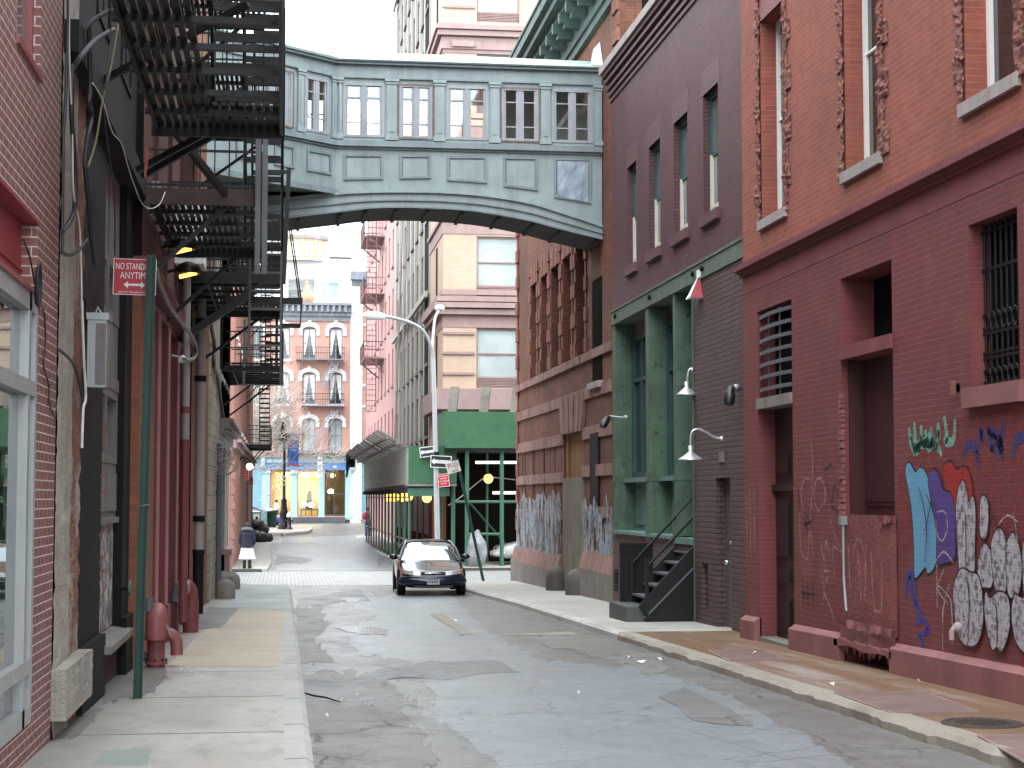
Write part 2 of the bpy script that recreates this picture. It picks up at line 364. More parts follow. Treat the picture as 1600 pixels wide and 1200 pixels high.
m_signred = plain('sign_red', (.45, .015, .03), .4)
m_signwhite = plain('sign_white', (.78, .78, .78), .4)
m_signblack = plain('sign_black', (.012, .012, .014), .4)
m_shedgreen = surf('green_hoarding_paint', (.045, .135, .068), .15, .5, streak=.08, bump=.1)
m_shedpost = surf('green_scaffold_tube', (.055, .15, .10), .2, .45, streak=.1)
m_shedgrey = surf('weathered_hoarding', (.25, .27, .24), .15, .8, streak=.4, dirt=(.15, .16, .14), bump=.2)
m_plank = surf('grey_scaffold_plank', (.22, .21, .20), .3, .8, streak=.4, bump=.3)
m_tarp = plain('dark_netting', (.02, .022, .028), .8)
m_steel = surf('silver_street_lamp', (.40, .41, .42), .08, .45, .2, streak=.15, bump=.05)
m_chrome = plain('bright_metal', (.7, .7, .7), .2, .9)
m_alloy = plain('brushed_lamp_shade', (.42, .43, .45), .35, .6)
m_blackp = plain('black_plastic', (.012, .012, .013), .4)
m_cableb = plain('black_cable', (.015, .015, .017), .5)
m_cablew = plain('white_cable', (.55, .54, .50), .5)
m_cableg = plain('grey_cable', (.18, .18, .19), .5)
m_bark = surf('pale_grey_bark', (.62, .58, .52), .2, .85, bump=.3)
m_lit_amber = plain('amber_tube', (1, .6, .15), .4, emit=(1, .50, .10), es=3.0)
m_lit_warm = plain('warm_bulb', (1, .85, .4), .4, emit=(1, .52, .08), es=4)
m_lit_white = plain('white_bulb', (1, .95, .85), .4, emit=(1, .93, .8), es=14)
m_lit_shop = plain('shop_globe', (1, .9, .6), .4, emit=(1, .80, .40), es=8)
m_lit_tube = plain('cool_tube', (.9, .95, .9), .4, emit=(.85, .95, .88), es=2.5)
m_cream_wall = surf('warm_shop_wall', (.72, .56, .22), .08, .8, streak=.05)
for m_ in (m_lit_warm, m_lit_white, m_lit_shop, m_lit_tube): m_.cycles.emission_sampling = 'NONE'
# ------------------------------------------------------------------ camera, sky, sun
cam = bpy.data.cameras.new('camera'); co = bpy.data.objects.new('camera', cam); COL.objects.link(co)
cam.sensor_width = 36; cam.sensor_fit = 'HORIZONTAL'; cam.lens = 36 * F / 1600; cam.clip_end = 5000; cam.clip_start = .1
co.matrix_world = Matrix.Translation(EYE) @ Matrix((RGT, UPV, -FWD)).transposed().to_4x4()
S.camera = co
W = bpy.data.worlds.new("World"); S.world = W; W.use_nodes = True
wt = W.node_tree; wt.nodes.clear()
SUN_EL, SUN_AZ = math.radians(58), math.radians(200)
sky = wt.nodes.new('ShaderNodeTexSky'); sky.sky_type = 'NISHITA'; sky.sun_disc = False
sky.sun_elevation = SUN_EL; sky.sun_rotation = SUN_AZ; sky.dust_density = 6; sky.air_density = 1.0
hs = wt.nodes.new('ShaderNodeHueSaturation'); hs.inputs['Saturation'].default_value = .25
bg = wt.nodes.new('ShaderNodeBackground'); bg.inputs[1].default_value = .09
# an even layer of white cloud in front of the clear sky
cl = wt.nodes.new('ShaderNodeBackground'); cl.inputs[0].default_value = (.865, .95, 1, 1); cl.inputs[1].default_value = 4.85
ad = wt.nodes.new('ShaderNodeAddShader'); wo = wt.nodes.new('ShaderNodeOutputWorld')
L = wt.links.new
L(sky.outputs[0], hs.inputs['Color']); L(hs.outputs[0], bg.inputs[0]); L(bg.outputs[0], ad.inputs[0]); L(cl.outputs[0], ad.inputs[1]); L(ad.outputs[0], wo.inputs[0])
sl = bpy.data.lights.new('sun', 'SUN'); sl.energy = .8; sl.angle = math.radians(25); sl.color = (1, .96, .9)
so = bpy.data.objects.new('sun', sl); COL.objects.link(so)
sd = Vector((math.sin(SUN_AZ) * math.cos(SUN_EL), math.cos(SUN_AZ) * math.cos(SUN_EL), math.sin(SUN_EL)))
so.rotation_euler = sd.to_track_quat('Z', 'Y').to_euler()
S.view_settings.view_transform = 'Standard'; S.view_settings.look = 'None'; S.view_settings.exposure = 0; S.view_settings.gamma = 1
S.cycles.max_bounces = 6; S.cycles.diffuse_bounces = 4; S.cycles.transparent_max_bounces = 12; S.cycles.caustics_reflective = False; S.cycles.caustics_refractive = False
try: S.cycles.use_denoising = True; S.cycles.denoiser = 'OPENIMAGEDENOISE'; S.cycles.denoising_input_passes = 'RGB_ALBEDO_NORMAL'; S.cycles.denoising_prefilter = 'NONE'; S.cycles.use_adaptive_sampling = False; S.cycles.sample_clamp_indirect = 4
except Exception: pass
# ------------------------------------------------------------------ ground
RD = -.11                                                 # road below the pavement line
def m_asphalt(name, lo, hi, tint, rough, crack=.6):
    n = N(name); p = n.pos
    a = n.noise(p, .55, 7, .68); f = n.noise(p, 70, 4, .8); g = n.noise(n.scale(p, (1, .45, 1)), 1.6, 6, .7)
    c = n.mix(n.ramp(a, .35, .66), lo, hi)
    c = n.mix(n.ramp(g, .52, .66, 0, .7), c, tint)
    c = n.mix(n.ramp(f, .40, .66, 0, .4), c, mul(lo, .5))
    c = n.mix(n.ramp(n.noise(p, 160, 2, .8), .55, .7, 0, .25), c, mul(hi, 1.4))
    c = n.mix(n.ramp(n.noise(p, 4.5, 6, .75), .52, .66, 0, .5), c, mul(lo, .6))
    sp = n.n('ShaderNodeTexVoronoi', {'Vector': p, 'Scale': 55.0}).outputs['Distance']
    c = n.mix(n.ramp(sp, .0, .12, .35, 0), c, mul(hi, 1.9))
    wv = n.n('ShaderNodeVectorMath', {0: p, 1: n.scale(n.n('ShaderNodeTexNoise', {'Vector': p, 'Scale': 1.3, 'Detail': 5.0}).outputs['Color'], .8)}, operation='ADD').outputs[0]
    vd = n.n('ShaderNodeTexVoronoi', {'Vector': wv, 'Scale': .55}, feature='DISTANCE_TO_EDGE').outputs['Distance']
    vd = n.math('MINIMUM', vd, n.math('MULTIPLY', n.n('ShaderNodeTexVoronoi', {'Vector': wv, 'Scale': 1.7}, feature='DISTANCE_TO_EDGE').outputs['Distance'], n.ramp(n.noise(p, .9, 3), .40, .62, .6, 6)))
    ck = n.math('MULTIPLY', n.ramp(vd, .005, .016, crack, 0), n.ramp(a, .38, .55))
    c = n.mix(ck, c, (.02, .018, .016))
    r = n.ramp(n.math('ADD', n.math('MULTIPLY', g, .6), n.math('MULTIPLY', f, .4)), .3, .7, rough - .12, rough + .14)
    h = n.math('SUBTRACT', n.math('ADD', f, n.math('MULTIPLY', a, 2.0)), n.math('MULTIPLY', ck, 2.0))
    return n.done(c, r, bump=h, bs=.3, dist=.010, spec=.5)
m_road = m_asphalt('worn_asphalt', (.135, .130, .123), (.205, .202, .196), (.10, .09, .08), .37)
m_roadlight = m_asphalt('blue_grey_asphalt', (.190, .212, .225), (.245, .272, .290), (.150, .164, .172), .34, .45)
m_roaddark = m_asphalt('dark_asphalt_patch', (.125, .12, .118), (.17, .168, .168), (.095, .09, .086), .45, .6)
def m_concrete(name, col, stain, sf=.5, joints=None, rough=.85, swid=1.0, slo=.50, shi=.68, dirt=0.0):
    n = N(name); p = n.pos
    a = n.noise(p, .7, 7, .68); f = n.noise(p, 45, 4, .75); st = n.noise(n.scale(p, (1.3, .32 * swid, 1)), 1.1, 7, .7)
    c = n.mix(n.ramp(a, .3, .7), mul(col, .82), mul(col, 1.12))
    c = n.mix(n.ramp(st, slo, shi, 0, sf), c, stain)
    if dirt:
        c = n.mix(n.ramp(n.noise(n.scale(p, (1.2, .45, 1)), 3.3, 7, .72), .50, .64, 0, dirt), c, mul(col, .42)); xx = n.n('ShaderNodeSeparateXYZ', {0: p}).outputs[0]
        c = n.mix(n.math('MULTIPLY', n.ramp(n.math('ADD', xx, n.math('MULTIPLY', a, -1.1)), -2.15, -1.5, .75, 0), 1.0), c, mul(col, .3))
    c = n.mix(n.ramp(f, .35, .7, 0, .35), c, mul(col, .55))
    h = n.math('ADD', f, a)
    if joints:
        sp = n.n('ShaderNodeSeparateXYZ', {0: p}); fr = n.math('FRACT', n.math('DIVIDE', n.math('ADD', sp.outputs[1], joints[1]), joints[0]))
        j = n.ramp(fr, .0, .026, 1, 0); j = n.math('GREATER_THAN', j, .3)
        c = n.mix(n.math('MULTIPLY', j, .95), c, mul(col, .18)); h = n.math('SUBTRACT', h, n.math('MULTIPLY', j, 3.0))
    return n.done(c, n.ramp(st, .4, .7, rough, rough - .2), bump=h, bs=.22, dist=.008, spec=.35)
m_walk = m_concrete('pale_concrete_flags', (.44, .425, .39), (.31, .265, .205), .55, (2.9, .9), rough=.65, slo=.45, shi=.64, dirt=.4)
m_walkr = m_concrete('rust_stained_flags', (.33, .30, .27), (.175, .092, .045), .95, (1.6, .5), swid=.35, rough=.45, slo=.33, shi=.50)
m_walkr2 = m_concrete('grey_concrete_flags', (.40, .39, .36), (.27, .25, .22), .5, (1.9, .2), rough=.75)
m_kerb = m_concrete('worn_granite_kerb', (.46, .455, .435), (.27, .24, .2), .6, (2.1, .6))
m_kerbr = m_concrete('rough_rusty_kerb', (.30, .265, .225), (.15, .11, .08), .8)
def m_setts():
    n = N('granite_setts'); b = n.n('ShaderNodeTexBrick', {'Vector': n.scale(n.pos, (1, 1, 0)), 'Color1': (.38, .38, .38), 'Color2': (.29, .29, .29), 'Mortar': (.07, .068, .065), 'Scale': 1.0, 'Mortar Size': .018, 'Mortar Smooth': .4, 'Bias': .1, 'Brick Width': .24, 'Row Height': .42})
    f = n.noise(n.pos, 12, 5, .7)
    return n.done(n.mix(n.ramp(f, .4, .7, 0, .5), b.outputs['Color'], (.2, .195, .19)), .5, bump=n.math('ADD', n.math('SUBTRACT', 1.0, b.outputs['Fac']), n.math('MULTIPLY', f, .4)), bs=.6, dist=.03)
m_sett = m_setts()
YS = sorted({-60, -20, 0, 10, 20, 30, 40, 50, 60, 75, 90, 98, 103, 108, 113, 118, 126, 135, 200, 400, 900, 1900})
g = MB()
for i in range(len(YS) - 1):
    for x0, x1 in ((-1500, -40), (-40, 0), (0, 12), (12, 60), (60, 1500)):
        g.quad((x0, YS[i], gz(YS[i]) + RD), (x1, YS[i], gz(YS[i]) + RD), (x1, YS[i + 1], gz(YS[i + 1]) + RD), (x0, YS[i + 1], gz(YS[i + 1]) + RD))
struct('road', g, m_road)
g = MB(); g.box(-60, 60, 50.4, 60.0, gz(55) + RD - .3, gz(55) + RD + .006); struct('cobbled_cross_street', g, m_sett)
def xof(prof, y):
    for (y0, x0), (y1, x1) in zip(prof, prof[1:]):
        if y <= y1: return x0 + (x1 - x0) * (y - y0) / (y1 - y0)
    return prof[-1][1]
def pavement(name, prof, xin, y0, y1, dz, mat, kmat, kw=.17, rough=0.0, step=.5, ends=True, kname='kerb', kdrop=.4, seed=3):
    ys = [y0 + (y1 - y0) * i / max(1, int((y1 - y0) / step)) for i in range(max(1, int((y1 - y0) / step)) + 1)]
    sg = 1 if xof(prof, y0) > xin else -1
    top = MB(); A = [(xin, y, gz(y) + dz) for y in ys]; B = [(xof(prof, y) - sg * kw, y, gz(y) + dz) for y in ys]
    top.strip(A, B)
    if ends:
        for i in (0, -1):
            top.quad(A[i], B[i], (*B[i][:2], B[i][2] - kdrop), (*A[i][:2], A[i][2] - kdrop))
    struct(name, top, mat)
    k = MB(); rows = [[], [], [], []]; r = random.Random(seed)
    fine = []
    for i in range(len(ys) - 1): fine += [ys[i] + (ys[i + 1] - ys[i]) * j / 4 for j in range(4)] if rough else [ys[i]]
    fine.append(ys[-1])
    for y in fine:
        x = xof(prof, y); z = gz(y) + dz
        j = rough * (noise.noise(Vector((y * 1.7, 3.3, seed))) + .6 * noise.noise(Vector((y * 6, 1, seed)))); j2 = rough * noise.noise(Vector((y * 2.9, 8, seed)))
        rows[0].append((x - sg * (kw + .0), y, z)); rows[1].append((x - sg * (.05 + abs(j2) * .5), y, z + .004 + j * .45)); rows[2].append((x + sg * j, y, z - .035 - abs(j) * .5)); rows[3].append((x + sg * (.02 + j), y, z - kdrop))
    for a, b in zip(rows, rows[1:]): k.strip(a, b)
    k.poly([rows[i][0] for i in range(4)]); k.poly([rows[i][-1] for i in range(4)])
    struct(kname, k, kmat)
LK = [(-6, .22), (30, .22), (46, .22), (50.4, .10)]
RK = [(-6, 4.95), (30, 4.95), (36, 4.93), (42, 4.78), (47, 4.72), (49, 4.9), (50.4, 5.7)]
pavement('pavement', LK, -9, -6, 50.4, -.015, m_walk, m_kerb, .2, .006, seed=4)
pavement('pavement', RK, 9, -6, 25.6, .0, m_walkr, m_kerbr, .24, .05, .4, seed=2)
pavement('pavement', RK, 9, 25.6, 50.4, .0, m_walkr2, m_kerb, .17, .015, .4, seed=9)
pavement('pavement', [(60.0, -.55), (66, -.42), (96, -.6), (99, -1.2)], -14, 60.0, 99, 0, m_walk, m_kerb, .2)
pavement('pavement', [(60.0, 4.6), (66, 4.35), (96, 4.0), (104, 4.3), (112, 6)], 30, 60.0, 112, 0, m_walk, m_kerb, .2)
pavement('pavement', [(107, .1), (110, 1.6), (114, 1.9), (118, 1.2)], -12, 107, 118, .1, m_walk, m_kerb, .2)
def patch(name, px, mat, amp=4, n=5, dz=.004, seed=1):
    pts = jag(px, amp, n, seed); v = [atG(u, w, RD + dz) for u, w in pts]
    m = MB(); m.poly(v); o = struct(name, m, mat); return o
patch('road_patch', [(500, 932), (700, 928), (760, 985), (840, 1030), (1010, 1046), (1140, 1085), (1330, 1195), (1400, 1260), (800, 1260), (770, 1190), (700, 1135), (655, 1112), (690, 1092), (662, 1062), (640, 1035), (560, 1022), (540, 985), (590, 960)], m_roadlight, 6, 16)
patch('road_patch', [(640, 1036), (770, 1031), (815, 1050), (700, 1060), (590, 1062), (560, 1052)], m_roaddark, 3, 4, .008, 2)
patch('road_patch', [(1030, 1088), (1070, 1075), (1160, 1118), (1180, 1136), (1085, 1124)], m_roaddark, 3, 4, .008, 3)
patch('road_patch', [(470, 1065), (575, 1070), (620, 1088), (600, 1100), (520, 1105), (480, 1098)], m_roaddark, 4, 5, .006, 4)
patch('road_patch', [(462, 935), (560, 920), (575, 936), (520, 944), (470, 947)], m_roaddark, 2, 4, .006, 5)
patch('road_patch', [(470, 820), (570, 818), (700, 890), (432, 890), (425, 850)], m_roadlight, 3, 5, .004, 8)
patch('road_patch', [(430, 862), (470, 855), (500, 866), (480, 880), (432, 882)], m_roaddark, 2, 4, .008, 9)
patch('road_patch', [(480, 832), (545, 836), (560, 848), (500, 852)], m_roaddark, 2, 4, .008, 10)
m_dirt = m_asphalt('gutter_dirt', (.130, .120, .108), (.198, .190, .178), (.10, .088, .077), .5, .9)
patch('road_patch', [(468, 1052), (560, 1050), (610, 1070), (650, 1095), (600, 1120), (660, 1150), (690, 1190), (600, 1230), (490, 1230), (478, 1120)], m_dirt, 7, 14, .0055, 21)
patch('road_patch', [(461, 948), (500, 945), (515, 975), (490, 1000), (520, 1030), (466, 1042)], m_dirt, 5, 12, .0052, 22)
patch('road_patch', [(880, 985), (960, 1002), (1060, 1045), (1010, 1050), (930, 1025), (820, 1000)], m_dirt, 5, 12, .0058, 23)
n_ = N('standing_water'); m_water = n_.done((.30, .32, .33), .22, spec=.7, bump=n_.noise(n_.pos, 6, 2), bs=.03)  # pale wet sheen put into the water's base colour
patch('puddle', [(520, 980), (560, 976), (604, 982), (606, 992), (570, 991), (548, 987)], m_water, 2, 4, .010, 6)
patch('puddle', [(530, 936), (575, 933), (578, 938), (545, 942)], m_water, 1.5, 3, .010, 7)
m_yellow = surf('worn_yellow_paint', (.29, .265, .18), .3, .7, spots=(.20, .20, .19), sth=.5, sc=3)
patch('road_marking', [(672, 959), (690, 958), (742, 990), (722, 991)], m_yellow, 2, 4, .010, 12)
patch('road_marking', [(790, 990), (900, 988), (901, 991), (790, 993)], m_yellow, 1, 6, .008, 13)

def walk_patch(name, px, mat, amp=2, n=6, dz=.004, seed=1):
    v = [atG(u, w, -.015 + dz) for u, w in jag(px, amp, n, seed)]; m = MB(); m.poly(v); struct(name, m, mat)
m_tanslab = m_concrete('buff_slab', (.46, .40, .31), (.33, .25, .17), .7, rough=.7)
m_blueslab = m_concrete('blue_grey_slab', (.27, .30, .31), (.2, .2, .2), .5, rough=.6)
m_greenslab = m_concrete('greenish_slab', (.27, .31, .28), (.3, .3, .27), .6, rough=.7)
walk_patch('pavement_patch', [(372, 952), (445, 953), (436, 1043), (262, 1040), (318, 985)], m_tanslab, 1, 4, .004, 31)
walk_patch('pavement_patch', [(378, 912), (449, 914), (449, 952), (352, 950)], m_blueslab, 1, 4, .005, 32)
walk_patch('pavement_patch', [(325, 948), (372, 951), (345, 982), (302, 982)], m_roaddark, 1, 4, .006, 33)
walk_patch('pavement_patch', [(160, 1172), (238, 1168), (230, 1196), (142, 1197)], m_greenslab, 1, 3, .004, 34)
walk_patch('pavement_dirt', [(150, 1075), (185, 1045), (240, 1030), (262, 1050), (240, 1085), (190, 1092), (140, 1098)], m_dirt, 6, 10, .005, 35)
walk_patch('pavement_dirt', [(95, 1150), (130, 1112), (150, 1100), (160, 1112), (120, 1152)], m_dirt, 4, 8, .0055, 36)
# ================================================================== RIGHT SIDE
# ---- near building: red brick over maroon painted ground floor
R = Fr('R', 6.5)
RA1 = R.a(1163, 700); RA0 = 3.0
red = thing('brick_building', 'red brick building above a maroon painted ground floor covered in graffiti', 'building', R.P(RA1, gz(RA1)))
zc = R.z(1155, 437); zct = zc + .30
zWb, zWt = R.z(1191, 345), R.z(1191, 32)
ups = [(R.a(1227, 345), R.a(1191, 345)), (R.a(1374, 225), R.a(1322, 262)), (R.a(1588, 95), R.a(1509, 150))]
pitch_ = ups[1][0] - ups[2][0]
holesU = [(a, b, zWb, zWt, .30) for a, b in ups] + [(ups[2][0] - pitch_, ups[2][1] - pitch_, zWb, zWt, .30), (ups[2][0] - 2 * pitch_, ups[2][1] - 2 * pitch_, zWb, zWt, .30)]
holesU += [(a, b, zWt + 1.5, zWt + 4.2, .3) for a, b, *_ in holesU]
wall('upper_wall', R, RA0, RA1, zc, 15.5, holesU, m_redbrick, red)
core(R, RA0, RA1, -1, 15.5, 9, m_darkroom, red)
for a, b, y0, y1, d in holesU:
    window(R, a, b, y0, y1, .28, m_white, m_glassdark, red, fw=.07, v=(), h=(.5,), fd=.06, sill=(m_sill, .13, .05, .10))
    # hacked-back stone quoins on both jambs
    q = MB(); rnd = random.Random(int(a * 100)); hb = .30
    for sgn, edge in ((1, b), (-1, a)):
        z = y0 - .05; k = rnd.randint(0, 1)
        while z < y1 + .2:
            w = (.17 if k % 2 else .30) + rnd.uniform(-.03, .03); h = hb + rnd.uniform(-.03, .04)
            nx, nz = 6, 8; G = []
            for i in range(nz + 1):
                row = []
                for j in range(nx + 1):
                    e = edge + sgn * w * j / nx + (rnd.uniform(-.03, .03) if j == nx else 0); zz = z + h * i / nz
                    dd = .005 + abs(noise.noise(Vector((e * 11, zz * 16, 2.5)))) * .05 + rnd.uniform(0, .018)
                    if j == nx or (w < .25 and j == nx): dd *= .3
                    row.append(R.P(e, zz, dd))
                G.append(row)
            for i in range(nz): q.strip(G[i], G[i + 1])
            z += h; k += 1
    q.build('rough_quoin', m_rough, red)
    t = MB(); R.box(t, a - .1, b + .1, y1, y1 + .34, -.02, .012); t.build('lintel', m_maroon, red)
# cornice
c = MB()
for z0, z1, d in ((zc, zc + .04, .04), (zc + .04, zc + .08, .07), (zc + .08, zc + .14, .12), (zc + .14, zc + .17, .09)):
    R.box(c, RA0, RA1 + d, z0, z1, -.05, d)
c.build('cornice', m_maroon, red)
# lower wall
dA = (R.a(1239, 700), R.a(1185, 700)); oA = (R.a(1397, 700), R.a(1316, 700)); bA = (R.a(1592, 480), R.a(1515, 480))
zd = R.z(1185, 487); zo = R.z(1316, 435); zob = R.z(1316, 806); zb, zbt = R.z(1515, 607), R.z(1515, 352)
vz0, vz1 = gz(oA[1]) - .1, R.z(1316, 1003)
ga = 2.6
holesL = [(dA[0], dA[1], -1, zd, .26), (oA[0], oA[1], zob, zo, .42), (bA[0], bA[1], zb, zbt, .24), (oA[0], oA[1], -1, vz1, .3),
          (bA[0] - ga - 1.4, bA[0] - ga, zb, zbt, .24)]
wall('ground_floor_wall', R, RA0, RA1, -1, zc, holesL, m_maroonbrick, red)
f = MB(); R.box(f, RA0, RA1 + .004, zd + .32, zc - .002, -.02, .004); f.build('fascia', m_maroon, red)
# plinth
for a0, a1, in ((RA0, oA[0]), (oA[1], dA[0]), (dA[1], RA1)):
    p = MB(); n = max(2, int((a1 - a0) / .6))
    for i in range(n):
        l = a0 + (a1 - a0) * i / n; r = a0 + (a1 - a0) * (i + 1) / n
        zl, zr = gz(l), gz(r)
        H = [R.P(l, zl - .3, -.02), R.P(r, zr - .3, -.02), R.P(r, zr - .3, .09), R.P(l, zl - .3, .09), R.P(l, zl + .33, -.02), R.P(r, zr + .33, -.02), R.P(r, zr + .26, .09), R.P(l, zl + .26, .09)]
        p.hexa(H)
    p.build('plinth', m_plinth, red)
# door with grille
zt = R.z(1185, 640); zt2 = R.z(1185, 627)
b = MB(); R.box(b, dA[0] - .002, dA[1] + .002, zt, zt2 + .03, -.26, .03); b.build('transom', m_greystone, red)
gr = MB()
for i in range(7):
    z = zt2 + .14 + (zd - zt2 - .24) * i / 6.0
    pts = [R.P(dA[0] + (dA[1] - dA[0]) * t, z, -.05 + .09 * math.sin(math.pi * t) ** .5 if 0 < t < 1 else -.05) for t in (0, .06, .2, .4, .6, .8, .94, 1)]
    for x, y in zip(pts, pts[1:]): gr.bar(x, y, .02, .05)
for t in (.33, .66): gr.bar(R.P(dA[0] + (dA[1] - dA[0]) * t, zt2, 0.0), R.P(dA[0] + (dA[1] - dA[0]) * t, zd - .05, 0.0), .018)
gr.build('window_grille', m_irongrey, red)
k = MB(); R.rect(k, dA[0], dA[1], zt2, zd, -.255); k.build('transom_pane', m_black, red)
zg = gz(dA[1])
d = MB(); D0 = -.24; mid = (dA[0] + dA[1]) / 2
R.box(d, dA[0], dA[1], zg - .1, zt, D0 - .02, D0)
for l, r in ((dA[0], mid - .01), (mid + .01, dA[1])):
    W_ = r - l
    for z0, z1 in ((.12, .62), (.78, 1.0), (1.12, 1.95), (2.25, 2.55)):
        R.box(d, l + .08, r - .08, zg + z0, zg + z1, D0, D0 + .012); R.box(d, l + .13, r - .13, zg + z0 + .05, zg + z1 - .05, D0 + .012, D0 + .03)
    R.box(d, l, r, zg + 2.05, zg + 2.14, D0, D0 + .06)
dd = d.build('door', surf('shade_black_brown_door', (.016, .012, .010), .4, .4, streak=.3, bump=.2), red)  # recess shade deepened into the door colour
h = MB(); h.lathe([(.0, 0), (.03, 0), (.035, .03), (.02, .05), (0, .055)], R.P(mid - .1, zg + 1.02, D0), 10, axis='X'); sub(h.build('handle', m_chrome), dd)
s_ = MB(); R.box(s_, dA[0] - .02, dA[1] + .02, zg - .25, zg + .06, -.26, .02); s_.build('doorstep', m_greystone, red)
# tall opening
zl1, zl0 = R.z(1316, 545), R.z(1316, 563)
b = MB(); R.box(b, oA[0] - .003, oA[1] + .004, zl0, zl1 + .02, -.42, .035); b.build('lintel', m_maroon, red)
b = MB(); R.rect(b, oA[0], oA[1], zl1, zo, -.41); b.build('upper_recess', m_black, red)
b = MB(); R.box(b, oA[0], oA[1], zob, zl0, -.30, -.26); R.box(b, oA[0] + .12, oA[1] - .10, zob + .12, zl0 - .1, -.26, -.245); R.box(b, oA[0] + .17, oA[1] - .15, zob + .17, zl0 - .15, -.245, -.235)
R.box(b, oA[1] - .05, oA[1] - .01, zob, zl0, -.26, -.08); b.build('blocked_door', m_maroondark, red)
q = MB(); rnd = random.Random(5); z = zob
while z < zl0 - .4:
    h_ = rnd.uniform(.05, .09); R.box(q, oA[1] - .02, oA[1] + rnd.uniform(.03, .11), z, z + h_ * .8, -.03, rnd.uniform(.004, .03)); z += h_
q.build('broken_jamb', m_rough, red)
# patched panel beneath it
pz0 = R.z(1322, 965)
pm = surf('flaking_red_patch', (.20, .052, .046), .25, .7, streak=.35, dirt=(.10, .04, .035), bump=.8, spots=(.10, .035, .03), sth=.66, sc=3, dist=.03)
def crumple(mb, a0, a1, z0, z1, d, amp, na=14, nz=14, ragged=0, sc=6):
    G = []
    rr = random.Random(int(a0 * 77))
    rag = [rr.uniform(0, ragged) for _ in range(na + 1)]
    for i in range(nz + 1):
        row = []
        for j in range(na + 1):
            a = a0 + (a1 - a0) * j / na; z = z1 - (z1 - z0 - rag[j]) * i / nz
            row.append(R.P(a, z, d + amp * (.5 + noise.noise(Vector((a * sc, z * sc, 1.7))))))
        G.append(row)
    for i in range(nz): mb.strip(G[i], G[i + 1])
p = MB(); crumple(p, oA[0] - .06, oA[1] - .03, pz0 - .1, zob + .02, .004, .012, 20, 20, 0, 3); p.build('patched_panel', pm, red)
p = MB(); crumple(p, oA[0] + .06, oA[0] + .5, zob - .12, zob + .02, .015, .02, 10, 5, .08, 8); p.build('peeling_flap', pm, red)
p = MB(); a0, a1 = oA[0] - .08, oA[1] + .02
crumple(p, a0, a1, pz0 - .10, pz0, .07, .04, 24, 4, .02, 7); crumple(p, a0 + .02, a1 - .03, pz0 - .42, pz0 - .09, .03, .03, 30, 6, .15, 5)
p.build('torn_metal_sheet', m_plinth, red)
p = MB(); zv = vz1
for i in range(12):
    l = oA[0] - .06 + (oA[1] - oA[0] + .2) * i / 12; r = oA[0] - .06 + (oA[1] - oA[0] + .2) * (i + 1) / 12
    R.box(p, l, r, zv - .02 + .015 * math.sin(i), zv + .05 + .012 * math.sin(i * 2.1), -.02, .09)
p.build('vent_ledge', m_plinth, red)
p = MB(); R.rect(p, oA[0], oA[1], -1, vz1, -.28); p.build('vent_recess', m_ironrust, red)
cd = MB(); ca = R.a(1324, 830)
cd.tube([R.P(ca, R.z(1322, 812), .05), R.P(ca, R.z(1322, 880), .05), R.P(ca - .02, R.z(1324, 905), .055), R.P(ca - .12, R.z(1333, 945), .07), R.P(ca - .14, R.z(1334, 955), .07)], .02, 8, 1)
R.box(cd, ca - .04, ca + .05, R.z(1322, 820), R.z(1322, 806), 0, .09, 0)
cd.build('conduit', [m_galv, m_galv], red)
# barred window
b = MB(); R.rect(b, bA[0], bA[1], zb, zbt, -.235); b.build('window_recess', m_black, red)
g = MB(); nb = 9
for i in range(nb):
    a = bA[0] + .05 + (bA[1] - bA[0] - .1) * i / (nb - 1); g.tube([R.P(a, zb, -.14), R.P(a, zbt, -.14)], .014, 6)
for f_ in (.03, .10, .18, .21, .33, .36, .44, .72, .95):
    g.bar(R.P(bA[0], zb + (zbt - zb) * f_, -.14), R.P(bA[1], zb + (zbt - zb) * f_, -.14), .025, .03)
for f_ in (.06, .4):
    for i in range(nb - 1):
        a = bA[0] + .05 + (bA[1] - bA[0] - .1) * (i + .5) / (nb - 1); z = zb + (zbt - zb) * f_
        g.tube([R.P(a + .06 * math.cos(t), z + .09 * math.sin(t), -.13) for t in [j * math.pi / 4 for j in range(9)]], .009, 5)
g.build('window_bars', m_iron, red)
p = MB(); R.box(p, bA[0] - .12, bA[1] + .08, zb - .19, zb, -.24, .07); p.build('sill', m_plinth, red)
t_ = MB(); a, z = R.px(1497, 606); t_.lathe([(.0, 0), (.05, 0), (.05, .015), (.02, .03), (.02, .07), (0, .07)], R.P(a, z, 0), 10, axis='X')
for i in range(4): R.box(t_, a - .055 + .03 * i, a - .04 + .03 * i, z - .07, z + .07, .05, .065)
t_.build('wall_tie', m_rough, red)
v_ = MB(); a, z = R.px(1504, 985); v_.tube([R.P(a, z + .02, 0), R.P(a, z + .02, .09), R.P(a, z - .01, .11), R.P(a, z - .09, .11)], .028, 8); v_.ball(R.P(a, z + .03, .05), .05, 10, 6); v_.build('vent_pipe', m_sill, red)
